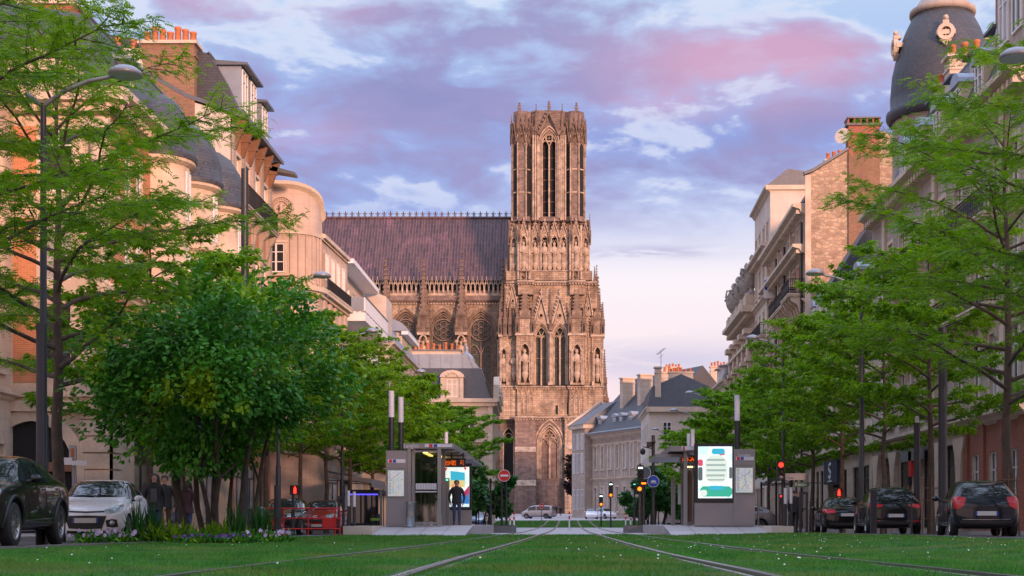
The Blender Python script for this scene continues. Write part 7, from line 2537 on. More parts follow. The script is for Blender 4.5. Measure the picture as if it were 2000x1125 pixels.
# platforms and ramps
def platform(s, label, x0, x1, wall):
 t = thing('tram_platform', label, 'platform', (0, 0, 0))
 mb = MB()
 xi, xo = (x1, x0) if s < 0 else (x0, x1)
 mb.prism([(51.6, -.15), (56.2, -.15), (56.2, PT), (51.9, .03), (51.6, .0)], 'x', x0, x1)
 mb.build('ramp', 'slab', t)
 mb = MB()
 for k in range(1, 4):
  xx = x0 + (x1 - x0) * k / 4
  mb.add([(xx - .012, 51.9, .034), (xx + .012, 51.9, .034), (xx + .012, 56.2, PT + .004), (xx - .012, 56.2, PT + .004)], [(0, 1, 2, 3)])
 mb.add([(x0, 54., .203), (x1, 54., .203), (x1, 54.03, .206), (x0, 54.03, .206)], [(0, 1, 2, 3)])
 mb.build('ramp_joint', 'concrete', t)
 mb = MB(); mb.box(x0, x1, 56.2, 71.8, -.4, PT); mb.build('deck', 'slab', t)
 mb = MB(); mb.box(*sorted(wall), 52.4, 57.2, -.2, .36); mb.build('retaining_wall', 'render', t)
 return t
platform(-1, 'left tram platform with a grey ramp towards the camera', sx(722, 51.8), sx(908, 51.8), (sx(722, 51.8), -8.3))
platform(1, 'right tram platform with a grey ramp towards the camera', sx(1312, 51.8), sx(1512, 51.8), (sx(1512, 51.8), 8.3))
for s, a, b, lab in ((-1, sx(914, 72), sx(1000, 72), 'dark concrete planter at the far end of the left platform'), (1, sx(1226, 72), sx(1312, 72), 'dark concrete planter at the far end of the right platform')):
 mb = MB(); z = g(0, 72)
 mb.box(a, b, 72, 78, z - .1, sz(1026.5, 72))
 mb.box(a + .12, b - .12, 72.12, 77.88, sz(1026.5, 72) + .001, sz(1026.5, 72) + .03, 1)
 tag(mb.build('planter', ['concrete', 'lawn']), lab, 'planter')

def map_panel(t, x0, x1, z0, z1, y, seed):
 fr = MB(); fr.box(x0 - .04, x1 + .04, y - .02, y, z0 - .04, z1 + .04); f = fr.build('map_frame', 'lampgrey', t)
 sh = MB(); sh.box(x0, x1, y - .026, y - .0205, z0, z1); sh.build('map_sheet', 'map_paper', f)
 ln = MB(); r_ = random.Random(seed)
 yy = y - .028
 p = [(x1 - .12, z1 - .06)]
 while p[-1][1] > z0 + .12:
  p.append((min(x1 - .06, max(x0 + .2, p[-1][0] + r_.uniform(-.10, .075))), p[-1][1] - r_.uniform(.03, .08)))
 for a, b in zip(p[:-1], p[1:]): ln.path([(a[0], yy, a[1]), (b[0], yy, b[1])], .006, 4)
 for k in range(16): ln.box(x0 + .03, x0 + .03 + r_.uniform(.06, .13), yy - .002, yy, z1 - .06 - k * (z1 - z0) / 17.5, z1 - .045 - k * (z1 - z0) / 17.5)
 for k in range(14):
  cx_, cz_ = r_.uniform(x0 + .2, x1 - .05), r_.uniform(z0 + .08, z1 - .05)
  ln.box(cx_, cx_ + r_.uniform(.03, .08), yy - .002, yy, cz_, cz_ + .008)
 ln.build('map_print', 'map_ink', f)

def totem(label, px0, px1, pytop, mp, named):
 x0, x1, zt = sx(px0), sx(px1), sz(pytop)
 t = thing('map_totem', label, 'totem', ((x0 + x1) / 2, YP, PT))
 mb = MB(); w = (x1 - x0) / 2
 mb.box(-w, w, 0, .32, 0, zt - PT)
 mb.box(-w + .01, w - .01, -.012, -.001, 0.05, mp[1] - PT - .12); mb.box(-w + .01, w - .01, -.012, -.001, mp[2] - PT + .1, zt - PT - .02)
 mb.build('cabinet', 'alu', t)
 map_panel(t, mp[0] - (x0 + x1) / 2, mp[3] - (x0 + x1) / 2, mp[1] - PT, mp[2] - PT, -.012, px0)
 zb_ = mp[2] - PT + .30
 b = MB(); b.box(-w + .08, w - .06, -.02, -.013, zb_, zb_ + .14); bo = b.build('line_strip', 'lampwhite', t)
 d_ = MB(); d_.box(-w + .12, -w + .24, -.026, -.0205, zb_ + .01, zb_ + .13); d_.build('line_mark', 'red', bo)
 d_ = MB(); d_.box(-w + .27, -w + .39, -.026, -.0205, zb_ + .01, zb_ + .13); d_.build('line_mark', 'blue', bo)
 if named: put_text('Langlet', .17, 'lampwhite', t, (0, -.016, zt - PT - .24))
 return t
totem('grey metal totem with a route map, left end of the left shelter', 754, 795, 880, (sx(758), sz(969), sz(919), sx(789)), False)
totem('grey metal totem with a route map headed Langlet, beside the lit advert', 1433, 1475, 877, (sx(1437), sz(962), sz(914), sx(1470)), True)

def lightcol(px, py0, py1, Y, w, label, z0=None, group=None):
 x = sx(px, Y); z0 = g(x, Y) if z0 is None else z0
 t = thing('light_column', label, 'light column', (x, Y, z0), 0, group)
 a, b = sz(py0, Y) - z0, sz(py1, Y) - z0
 m1 = MB(); m1.cyl(0, 0, 0, b, w * .95, 16); m1.cyl(0, 0, b - .5, b - .44, w * 1.03, 16); m1.cyl(0, 0, b - .06, b, w * 1.03, 16); m1.build('pole', 'pole', t)
 m2 = MB(); m2.cyl(0, 0, b, a, w, 16); m2.cyl(0, 0, a, a + .03, w * 1.04, 16); m2.build('diffuser', 'lampwhite', t)
lightcol(764.5, 765, 815, 57.5, .115, 'taller of the two white-topped light columns above the left totem')
lightcol(783, 777, 825, 59.0, .112, 'shorter of the two white-topped light columns above the left totem')
lightcol(871.5, 845, 868, 76, .10, 'white-topped light column rising behind the roof of the left shelter')
lightcol(1440, 773, 822, 58.5, .115, 'white-topped light column above the right totem')
lightcol(1345, 848, 872, 72, .09, 'lower of two white light columns behind the roof of the right shelter')
lightcol(1353, 840, 872, 70, .10, 'higher of two white light columns behind the roof of the right shelter')

# left shelter
t = thing('tram_shelter', 'glass tram shelter with strip lights and a lit poster, left platform', 'shelter', (0, YP, 0))
def PX(px, dY=0.): return sx(px, YP + dY)
xl, xr_ = PX(789), PX(887)
zr0, zr1 = sz(876), sz(866)
mb = MB()
mb.box(xl, xr_, 0, 12.4, zr0, zr1)
mb.box(xl + .05, xr_ + .35, 4.5, 12.2, zr0 - .22, zr0 - .10)
for k in range(5): mb.box(xl, xr_, .5 + k * 2.8, .62 + k * 2.8, zr0 - .10, zr0 - .002)
mb.build('roof', 'alu', t)
put_text('Langlet', .21, 'lampwhite', t, (xl + .28, -.012, (zr0 + zr1) / 2 - .0), 'CENTER')
b = MB(); b.box(xr_ - 1.15, xr_ - .08, -.03, -.002, zr0 + .05, zr1 - .03); bo = b.build('route_strip', 'lampwhite', t)
b = MB(); b.box(xr_ - .98, xr_ - .84, -.036, -.0305, zr0 + .055, zr1 - .035); b.build('line_mark', 'red', bo)
b = MB(); b.box(xr_ - .80, xr_ - .66, -.036, -.0305, zr0 + .055, zr1 - .035); b.build('line_mark', 'blue', bo)
for dx, y0, y1 in ((.75, .6, 3.4), (1.15, 3.6, 7.0), (1.5, 7.2, 11.6)):
 b = MB(); b.box(xl + dx - .07, xl + dx + .07, y0, y1, zr0 - .16, zr0 - .105); b.build('strip_light', 'tube_yellow', t)
for px, dy in ((799, 0.), (858, 0.), (866, 1.2)):
 fr = MB(); x = PX(px, dy); fr.box(x - .07, x + .07, dy, dy + .16, PT, zr0 - .003); fr.build('post', 'alu', t)
fr = MB()
x = PX(808, .1); fr.box(x - .06, x + .06, .1, .26, PT, zr0 - .003)
fr.box(PX(808), PX(858), 0.02, .12, PT + .05, PT + .14); fr.box(PX(808), PX(858), 0.02, .12, sz(880) - .06, sz(880))
fr.build('frame', 'alu', t)
for k in range(4):
 fr = MB(); fr.box(xl + .02, xl + .12, 2.6 + k * 3., 2.72 + k * 3., PT, zr0 - .003); fr.build('post', 'alu', t)
gp = MB(); gp.box(PX(810), PX(856), .06, .075, PT + .15, sz(884)); gl = gp.build('glass_wall', 'clear', t)
gm = MB()
for k in range(13):
 x = PX(813) + (PX(851) - PX(813)) * k / 12
 gm.box(x - .025, x + .025, .048, .056, sz(956), sz(944))
for k in range(26):
 x = PX(812) + (PX(852) - PX(812)) * k / 25
 gm.box(x - .018, x + .018, .048, .056, sz(961.5), sz(959))
gm.build('glass_marking', 'lampwhite', gl)
bk = MB(); bk.box(xl + .03, xl + .05, 2.7, 12., PT + .2, zr0 - .2); bk.build('back_glass', 'clear', t)
sb = MB(); sb.box(xl + .2, xl + .65, 5, 9, PT + .42, PT + .48); sb.box(xl + .3, xl + .5, 5.2, 5.3, PT, PT + .42); sb.box(xl + .3, xl + .5, 8.7, 8.8, PT, PT + .42); sb.build('bench', 'alu', t)
# display
dY = 3.2
def dx_(px): return sx(px, YP + dY)
def dz_(py): return sz(py, YP + dY)
b = MB(); b.box(dx_(866), dx_(909), dY, dY + .3, dz_(912), dz_(895)); b.box(dx_(880), dx_(883), dY + .1, dY + .2, dz_(895), zr0); b.box(dx_(903), dx_(906), dY + .1, dY + .2, dz_(895), zr0)
dd = b.build('departure_display', 'trimblack', t)
b = MB()
r_ = random.Random(4)
for row in range(5):
 for col in range(26):
  if 14 < col < 21: continue
  if r_.random() < .62:
   x = dx_(870) + col * (dx_(906) - dx_(870)) / 26
   z = dz_(908.5) + row * (dz_(899) - dz_(908.5)) / 5
   b.box(x, x + .023, dY - .012, dY - .002, z, z + .028)
b.build('display_dots', 'led_orange', dd)
# poster case behind the man
pY = 5.0
def qx(px): return sx(px, YP + pY)
def qz(py): return sz(py, YP + pY)
b = MB(); b.box(qx(866), qx(921), pY, pY + .25, qz(996), qz(905)); pc = b.build('poster_case', 'trimblack', t)
b = MB(); b.box(qx(866), qx(921), pY + .02, pY + .24, PT, qz(996) - .002); b.build('poster_base', 'alu', t)
b = MB(); b.box(qx(868.5), qx(916.5), pY - .012, pY - .002, qz(990), qz(912)); b.build('poster', 'ad_white', pc)
for nm, mt, poly in (('poster_shape', 'ad_sky', [(880, 920), (908, 923), (908, 938), (880, 938)]), ('poster_shape', 'ad_yellow', [(876, 938), (908, 938), (908, 952), (876, 952)]), ('poster_shape', 'ad_red', [(868.7, 914), (874, 913), (871, 921)]), ('poster_shape', 'ad_red', [(906, 912.5), (912, 914), (908, 919)]),
                     ('poster_shape', 'ad_mag', [(902, 966), (916.3, 948), (916.3, 964), (908, 970)]), ('poster_shape', 'ad_blue', [(884, 990), (902, 966), (908, 970), (916.3, 964), (916.3, 984), (884, 984)]), ('poster_shape', 'ad_pink', [(880, 958), (884, 944), (900, 946), (898, 960)])):
 b = MB(); b.prism([(qx(a), qz(c)) for a, c in poly], 'y', pY - .018, pY - .0125); b.build(nm, mt, pc)
# ticket post
b = MB(); b.box(sx(869, 58), sx(878, 58), 2.2, 2.4, PT, sz(934, 58)); vp = b.build('ticket_post', 'alu', t)
b = MB(); b.box(sx(872, 58), sx(876, 58), 2.18, 2.199, sz(939, 58), sz(936, 58)); b.build('ticket_light', 'led_green', vp)
# bag bin
t = thing('bag_bin', 'clear plastic bin bag on a hoop beside the left shelter wall', 'bin', (sx(802, 55.2), 55.2, .30))
b = MB(); b.lathe([(.10, .02), (.17, .08), (.19, .5), (.165, .85), (.2, 1.0)], 12, cap=False); b.build('bag', 'bag', t)
b = MB(); b.rib(ring(0, 0, .2, 14), 0, .03, .03, closed=True); hb = b.build('hoop', 'alu', t, (0, .02, 1.0)); hb.rotation_euler = (R(90), 0, 0)
b = MB(); b.cyl(0, .22, 0, 1.05, .03, 8); b.build('post', 'alu', t)

# right shelter with the big lit advert
t = thing('advert_panel', 'black-framed lit advertising panel facing the camera, right platform', 'advertising panel', ((sx(1357) + sx(1433)) / 2, YP, PT))
w = (sx(1433) - sx(1357)) / 2
zb_, zt_ = sz(982) - PT, sz(866) - PT
b = MB(); b.box(-w, w, .02, .34, 0, zb_ - .002); b.build('base', 'alu', t)
b = MB(); b.box(-w, w, 0, .36, zb_, zt_); cs = b.build('case', 'trimblack', t)
ad = (sx(1362) - sx(1395), sx(1432.5) - sx(1395))
zA, zB = sz(976) - PT, sz(872) - PT
b = MB(); b.box(-w + .13, w - .06, -.012, -.002, zA + .06, zB); b.build('screen', 'ad_white', cs)
def U(u): return -w + .13 + u * (2 * w - .19)
def V_(v): return zB - v * (zB - zA - .06)
for mt, x0, y0, x1, y1 in (('ad_sky', .40, .04, .78, .15), ('ad_pink', .62, .11, .78, .17), ('ad_pink', 0, .25, .14, .38), ('ad_grey', 0.004, .40, .13, .66), ('ad_grey', .91, .40, .996, .62), ('ad_soft', .20, .17, .86, .70), ('ad_green', .06, .77, .996, .97), ('ad_sky', .32, .76, .74, .84), ('ad_soft', .06, .84, .26, .96), ('ad_text', .26, .24, .78, .28), ('ad_text', .24, .34, .80, .38), ('ad_text', .25, .44, .82, .48), ('ad_text', .24, .54, .78, .58), ('ad_text', .27, .63, .78, .66)):
 k = .0125 if mt not in ('ad_text',) else .0185
 b = MB();
 xa, xb, za, zc = U(x0), U(x1), V_(y1), V_(y0)
 cc = .25 * min(xb - xa, zc - za)
 off = {'ad_sky': .017, 'ad_soft': .0155, 'ad_pink': .0168}.get(mt, k)
 poly = [(xa + cc, za), (xb - cc, za), (xb, za + cc), (xb, zc - cc), (xb - cc, zc), (xa + cc, zc), (xa, zc - cc), (xa, za + cc)]
 b.prism(poly, 'y', -off - .003, -.0121); b.build('screen_shape', mt, cs)
t = thing('tram_shelter', 'tram shelter with an orange display, left of the lit advert on the right platform', 'shelter', (0, YP, 0))
xa, xb = sx(1310), sx(1430)
z0, z1 = sz(880), sz(870)
b = MB(); b.box(xa, xb, .4, 6.6, z0, z1); b.box(xa - .5, xa + .9, 1.2, 6.2, z0 - .2, z0 - .07); b.build('roof', 'alu', t)
b = MB(); b.box(sx(1333), sx(1357), .37, .398, z0 + .04, z1 - .02); bo = b.build('route_strip', 'lampwhite', t)
b = MB(); b.box(sx(1335), sx(1339), .364, .3695, z0 + .045, z1 - .025); b.build('line_mark', 'red', bo)
b = MB(); b.box(sx(1328, 57), sx(1358, 57), 1.4, 1.7, sz(904, 57), sz(889, 57)); dd = b.build('departure_display', 'alu', t)
b = MB(); b.box(sx(1330.5, 57), sx(1357, 57), 1.388, 1.3985, sz(901.5, 57), sz(891.5, 57)); dp_ = b.build('display_face', 'trimblack', dd)
b = MB()
for row in range(4):
 for col in range(16):
  if r_.random() < .6: b.box(sx(1332, 57) + col * .031, sx(1332, 57) + col * .031 + .024, 1.376, 1.3875, sz(900.5, 57) + row * .045, sz(900.5, 57) + row * .045 + .032)
b.build('display_dots', 'led_orange', dp_)
for a in ((sx(1338), sx(1345), .6, .85, PT, z0 - .002), (sx(1345), sx(1357), .9, .96, PT, sz(908)), (sx(1323), sx(1331), 3.2, 3.4, PT, sz(930)), (sx(1330, 60), sx(1333, 60), 4.2, 4.4, PT, z0)):
 b = MB(); b.box(*a); b.build('post', 'alu', t)
b = MB(); b.box(sx(1347), sx(1355), .88, .898, PT + .15, sz(918)); b.build('door_panel', 'wood', t)
b = MB(); b.box(sx(1345), sx(1357), .87, .899, sz(911), sz(909)); b.build('strip_light', 'tube_yellow', t)
b = MB(); b.box(sx(1324, 58.8), sx(1329.5, 58.8), 3.18, 3.199, sz(985, 58.8), sz(945, 58.8)); b.build('timetable', 'lampwhite', t)

# -------- poles and signals
def street_lamp(px, Y, hpx, hpy, label, z=9.2, arms=1):
 x = px; hx_, hy_ = sx(hpx, Y), sz(hpy, Y)
 t = thing('street_lamp', label, 'street lamp', (x, Y, g(x, Y)), 0, 'double-arched street lamps along both rows of trees')
 zb0 = g(x, Y)
 dx, top = hx_ - x, hy_ - zb0
 p = MB(); p.path([(0, 0, 0), (0, 0, 2.5), (0, 0, 2.55), (0, 0, top - .55)], [.10, .095, .07, .055], 10); p.build('pole', 'pole', t)
 a = MB(); sgn = 1 if dx > 0 else -1
 a.path([(0, 0, top - .6), (dx * .25, 0, top - .32), (dx * .55, 0, top - .12), (dx * .85, 0, top - .03)], [.05, .045, .04, .035], 8)
 a.path([(0, 0, top - .6), (-sgn * .35, 0, top - .36)], [.045, .04], 8); a.build('arm', 'lampgrey', t)
 h = MB(); h.lathe([(.30, -.03), (.33, .0), (.30, .07), (.2, .14), (.06, .18), (.01, .185)], 18); h.lathe([(.01, -.04), (.22, -.04), (.30, -.03)], 18, mi=1)
 ho = h.build('lamp_head', ['lampgrey', 'lampwhite'], t, (dx, 0, top))
 if abs(dx) < 99:
  h2 = put('lamp_head', ho.data, t, (-sgn * .75, 0, top - .45), 0, .6) if arms > 1 else None
street_lamp(-10.15, 27.5, 245, 146, 'street lamp with its domed head over the corner house, nearest on the left')
street_lamp(-10.4, 51, 629, 540, 'street lamp with its domed head in front of the curved corner building')
street_lamp(-10.5, 66, 727, 648, 'street lamp with its domed head below the long white balcony')
street_lamp(-10.5, 83, 822, 727, 'street lamp with its domed head in front of the blue zinc roof')
street_lamp(10.2, 27, 1985, 112, 'street lamp with its domed head at the top right edge')
street_lamp(10.2, 49.5, 1592, 535, 'street lamp with its domed head against the rubble gable')
street_lamp(10.2, 67.5, 1470, 661, 'street lamp with its domed head in front of the urn building')
street_lamp(10.2, 97, 1347, 768, 'street lamp with its domed head before the grey mansard of the cream house')
street_lamp(10.2, 112, 1316, 802, 'street lamp with its domed head before the cream wall above the right shelter')
street_lamp(9.2, 135, 1280, 839, 'street lamp with its domed head before the long grey building')

def mast(px, Y, pytop, r, label, name='steel_mast', cap=False):
 x = sx(px, Y); z = g(x, Y)
 t = thing(name, label, 'mast', (x, Y, z))
 h = sz(pytop, Y) - z
 m = MB(); m.path([(0, 0, 0), (0, 0, .02), (0, 0, h)], [r, r, r], 16); m.cyl(0, 0, .0, .5, r * 1.12, 16)
 for zz in (h * .3, h * .62): m.cyl(0, 0, zz, zz + .04, r * 1.06, 16)
 m.build('shaft', 'pole', t)
 if cap:
  m = MB(); m.cyl(0, 0, h, h + .22, r * .62, 10); m.build('light_cap', 'led_white' if cap == 2 else 'lampwhite', t)
mast(80, 27.0, 632, .088, 'thick dark mast behind the black SUV, nearest the left edge')
mast(478, 45.5, 330, .118, 'tall dark mast standing free in front of the white party wall')
mast(540, 50, 948, .085, 'slim dark post in front of the black hatchback by the red barrier')
mast(1791, 46.5, 826, .105, 'thick dark mast with a pale cap behind the black people carrier', cap=1)
mast(1841, 43, 640, .13, 'thick dark mast left of the dark blue hatchback')
mast(1683, 52, 600, .09, 'thick dark mast between the saloon and the navy shop')

def bollard(px, Y, pytop, label, group=None, white=True, r=.055):
 x = sx(px, Y); z = g(x, Y)
 t = thing('bollard', label, 'bollard', (x, Y, z), 0, group)
 h = sz(pytop, Y) - z
 m = MB(); m.cyl(0, 0, 0, h * .66, r, 12); m.build('shaft', 'pole', t)
 m = MB(); m.cyl(0, 0, h * .66, h, r * .98, 12); m.cyl(0, 0, h, h + .02, r * 1.05, 12); m.build('tip', 'lampwhite' if white else 'pole', t)
bollard(681, 53.5, 959, 'pale-tipped dark bollard near the dark red car, left one of a pair')
bollard(692, 53.5, 961, 'pale-tipped dark bollard near the dark red car, right one of a pair')
bollard(1534, 52.5, 954, 'pale-tipped dark bollard right of the low beige wall, left one of a pair')
bollard(1545, 52.5, 953, 'pale-tipped dark bollard right of the low beige wall, right one of a pair')
def greypost(px, Y, pytop, label, r=.05, mat='lampgrey'):
 x = sx(px, Y); z = PT if 53 < Y < 72 and abs(x) < 7.5 else g(x, Y)
 m = MB(); h = sz(pytop, Y) - z
 m.cyl(0, 0, 0, h, r, 10); m.cyl(0, 0, h, h + .02, r * 1.1, 10)
 tag(m.build('metal_post', mat, None, (x, Y, z)), label, 'post')
greypost(744, 58, 961, 'pale grey post left of the left map totem')
greypost(1481, 58, 957, 'pale grey post right of the right map totem')
greypost(1780, 44.5, 984, 'thin dark post in front of the black people carrier', .028, 'pole')
greypost(1487, 84, 942, 'dark post with a square head behind the silver crossover', .06, 'pole')

def rack(px0, px1, Y, pytop, label):
 x0, x1 = sx(px0, Y), sx(px1, Y); z = g(x0, Y); h = sz(pytop, Y) - z
 w = (x1 - x0)
 m = MB(); m.box(0, .09, -.05, .05, 0, h); m.box(w - .09, w, -.05, .05, 0, h); m.box(.09, w - .09, -.05, .05, h - .09, h); m.box(.09, w - .09, -.03, .03, h * .58, h * .58 + .05)
 tag(m.build('arch_rack', 'pole', None, (x0, Y, z)), label, 'bike rack')
rack(659.5, 673, 54, 969, 'dark metal arch rack beside the dark red car')
rack(1561, 1578, 53, 961, 'dark metal arch rack right of the bollard pair near the traffic signal')
rack(1700, 1712, 43.5, 957, 'dark metal arch rack standing before the black people carrier')

def disc_sign(t, x, z, r, mats, y=-.03):
 m = MB(); m.rib(ring(x, z, r, 28), y + .02, .0, .02, closed=True)
 pts = ring(x, z, r, 28); m.add([(a, y, b) for a, b in pts], [tuple(range(28))[::-1]]); m.add([(a, y + .02, b) for a, b in pts], [tuple(range(28))]);
 o = m.build('sign_face', mats[0], t)
 m = MB(); m.rib(ring(x, z, r, 28), y - .001, r * .07, .006, closed=True); m.build('sign_border', 'white', t)
 return o
def noentry(px, py, r_px, Y, label, posts):
 x = sx(px, Y); z = g(x, Y) if Y > 80 else sz(1026.5, 72)
 t = thing('no_entry_sign', label, 'road sign', (x, Y, z))
 zz = sz(py, Y) - z; r = r_px * Y / F
 m = MB()
 for p in posts: m.cyl(sx(p, Y) - x, .06, 0, zz, .055 if Y < 100 else .04, 10)
 m.build('pole', 'pole', t)
 disc_sign(t, 0, zz, r, ['red'])
 m = MB(); m.box(-r * .68, r * .68, -.042, -.032, zz - r * .17, zz + r * .17); m.build('white_bar', 'white', t)
noentry(985, 929, 11.3, 75, 'round red no-entry sign on twin dark posts at the left platform end', (980, 989))
noentry(1058, 988, 5.2, 178, 'small distant no-entry sign in front of the silver van', (1058,))
def tubesign(px, Y, pyt, pyb, label):
 x = sx(px, Y); z = g(x, Y); h = sz(pyt, Y) - z
 t = thing('marker_post', label, 'marker post', (x, Y, z))
 m = MB(); m.cyl(0, 0, 0, h, .055, 10); m.cyl(0, 0, 0, .04, .16, 10); m.build('shaft', 'white', t)
 m = MB(); m.cyl(0, 0, h * .62, h * .76, .058, 10); m.cyl(0, 0, h * .86, h + .01, .058, 10); m.build('red_band', 'red', t)
tubesign(996, 88, 1004, 1027, 'red and white marker post left of the tracks, the shorter of two')
tubesign(1004, 84, 1000, 1030, 'red and white marker post left of the tracks, the taller of two')
tubesign(1112, 92, 999, 1037, 'red and white marker post standing between the two tracks')
tubesign(1222, 100, 1001, 1030, 'red and white marker post right of the tracks, beside the planter')
tubesign(1232, 96, 1004, 1027, 'red and white marker post right of the tracks, at the planter corner')

def signal(px, pytop, Y, label, lamps, w=.16, base=None, pole=True, name='traffic_signal', polepx=None):
 """lamps: list of (py, material, kind)"""
 x = sx(px, Y); z = base if base is not None else g(x, Y)
 t = thing(name, label, 'traffic signal', (x, Y, z))
 zt = sz(pytop, Y) - z
 zl = [sz(p, Y) - z for p, _, _ in lamps]
 lo, hi = min(zl) - w * .9, max(zl) + w * .9
 if pole:
  m = MB(); xx = 0 if polepx is None else sx(polepx, Y) - x
  m.cyl(xx, .12, 0, max(zt, hi), .055, 10); m.cyl(xx, .12, 0, .9, .075, 10); m.build('pole', 'pole', t)
 m = MB(); m.box(-w, w, -.08, .14, lo, hi)
 for z_ in zl: m.prism([(-w * .8, z_ + w * .25), (-w * .55, z_ + w * .78), (w * .55, z_ + w * .78), (w * .8, z_ + w * .25), (w * .7, z_ + w * .25), (w * .5, z_ + w * .68), (-w * .5, z_ + w * .68), (-w * .7, z_ + w * .25)], 'y', -.2, -.08)
 hd = m.build('signal_head', 'trimblack', t)
 for z_, (_, mt, kind) in zip(zl, lamps):
  m = MB()
  if kind == 'man':
   m.box(-w * .22, w * .22, -.105, -.085, z_ - w * .15, z_ + w * .35); m.ball((0, -.095, z_ + w * .5), w * .16, 0, 8); m.box(-w * .22, -w * .02, -.105, -.085, z_ - w * .65, z_ - w * .15); m.box(w * .02, w * .22, -.105, -.085, z_ - w * .65, z_ - w * .15)
  elif kind == 'bar':
   m.box(-w * .7, w * .7, -.11, -.085, z_ - w * .25, z_ + w * .25)
  elif kind == 'disc':
   m.ball((0, -.09, z_), w * .62, 0, 12, (1, .35, 1))
  m.build('lamp', mt, hd)
 return t
signal(1525, 885, 60, 'traffic signal lit red in front of the white street name sign', [(908, 'led_red', 'disc'), (921, 'trimblack', 'disc'), (932, 'lampgrey', 'disc')], .17, polepx=1530)
signal(1525, 965, 62, 'small repeater signal lit red low on the traffic signal post', [(969, 'led_red', 'disc'), (976, 'trimblack', 'disc'), (983, 'trimblack', 'disc')], .065)
signal(577, 950, 54, 'red standing-man pedestrian signal above the dark red car', [(957, 'led_red', 'man')], .20, polepx=571)
signal(1638, 955, 58, 'red standing-man pedestrian signal above the black saloon', [(962, 'led_red', 'man')], .20, polepx=1644)
pb = sz(1026.5, 72)
signal(1251, 905, 73, 'dark tram signal with a white bar lit at its top, right platform end', [(914, 'led_white', 'bar'), (924, 'trimblack', 'disc'), (933, 'trimblack', 'disc')], .16, base=pb)
signal(1257, 943, 73.4, 'amber signal with a horizontal lit bar below the tram signal', [(944, 'led_amber', 'bar')], .17, base=pb)
signal(1249, 953, 72.8, 'round amber signal glowing below the tram signal at the planter', [(955, 'led_amber', 'disc')], .17, base=pb)
signal(1193, 940, 125, 'far amber signal before the long grey building, the higher of two', [(967, 'led_amber', 'disc'), (946, 'led_white', 'bar')], .19)
signal(1174, 965, 132, 'far amber signal beside the parked white cars, the lower of two', [(985, 'led_amber', 'disc'), (969, 'led_white', 'bar')], .19)
signal(958, 934, 74, 'slim dark tram signal post left of the no-entry sign', [(941, 'led_green', 'none')], .07, base=pb)
signal(1239, 938, 74.5, 'slim dark tram signal post with a small green light at the right planter', [(946, 'led_green', 'bar')], .08, base=pb)
# blue round sign and camera pole
Y = 73.8
x = sx(1276, Y)
t = thing('blue_sign_pole', 'dark pole carrying a round blue sign and cameras near the right shelter', 'road sign', (x, Y, pb))
z1 = sz(850, Y) - pb; zs = sz(940, Y) - pb; r = 11.3 * Y / F
m = MB(); m.cyl(0, .08, 0, z1, .085, 12); m.cyl(0, .08, 0, .8, .11, 12); m.build('pole', 'pole', t)
disc_sign(t, 0, zs, r, ['blue'])
m = MB(); m.box(-r * .55, r * .55, -.05, -.032, zs - r * .36, zs - r * .28); m.box(-r * .42, r * .42, -.05, -.032, zs - r * .2, zs + r * .12); m.box(-r * .12, r * .12, -.05, -.032, zs + r * .12, zs + r * .22); m.build('tram_symbol', 'lampwhite', t)
m = MB(); m.path([(0, .05, z1 - .7), (-.55, -.1, z1 - .6)], .03, 6); m.ball((-.55, -.1, z1 - .85), .14, 0, 10, (1, 1, 1.3)); m.box(-.35, -.1, -.15, .1, z1 - .62, z1 - .35); m.ball((0, -.05, z1 - .35), .12, 0, 10); m.build('camera', 'trimblack', t)
t = thing('round_sign_back', 'grey back of a round road sign behind the tram signal', 'road sign', (sx(1259, 76), 76, pb))
m = MB(); zz = sz(923, 76) - pb; m.cyl(0, .05, 0, zz, .04, 10); m.build('pole', 'pole', t)
disc_sign(t, 0, zz, 12 * 76 / F, ['zinc_dark'])
# stop-like red sign behind the right shelter
t = thing('red_warning_sign', 'red sign above a white triangle panel, between shelter and bushes on the right', 'road sign', (sx(1315, 92), 92, g(7, 92)))
zz = sz(959, 92) - g(7, 92)
m = MB(); m.cyl(0, .05, 0, zz + .2, .05, 10); m.build('pole', 'pole', t)
m = MB(); m.prism(ring(0, zz, .33, 8), 'y', -.03, 0); m.build('red_panel', 'red', t)
m = MB(); m.prism([(-.36, zz - .45), (.36, zz - .45), (0, zz - 1.05)], 'y', -.03, 0, 0); m.build('triangle_panel', 'white', t)
# direction signs
x = sx(1556, 63); z = g(x, 63)
t = thing('street_name_sign', 'white direction sign and green parking arrow on a post right of the red signal', 'sign', (x, 63, z))
def zz(py): return sz(py, 63) - z
m = MB(); m.cyl(0, .1, 0, zz(920), .05, 10); m.build('pole', 'pole', t)
m = MB(); m.box(sx(1534, 63) - x, sx(1574, 63) - x, -.02, .03, zz(937.5), zz(924.5)); pn = m.build('white_panel', 'lampgrey', t)
put_text('Palais', .15, 'map_ink', pn, (sx(1543, 63) - x, -.026, zz(933.5)))
m = MB(); m.prism([(sx(1550, 63) - x, zz(951.5)), (sx(1577, 63) - x, zz(951.5)), (sx(1581.5, 63) - x, zz(947)), (sx(1577, 63) - x, zz(942.5)), (sx(1550, 63) - x, zz(942.5))], 'y', -.03, .02); pn = m.build('green_arrow', 'arrowgreen', t)
put_text('P', .16, 'lampwhite', pn, (sx(1554, 63) - x, -.036, zz(947)))
put_text('Buirette', .12, 'lampwhite', pn, (sx(1567, 63) - x, -.036, zz(947)))
t = thing('direction_sign', 'white direction blades on a pale post between the SUV and the white hatchback', 'sign', (sx(143, 40), 40, g(-14, 40)))
zo = g(-14, 40)
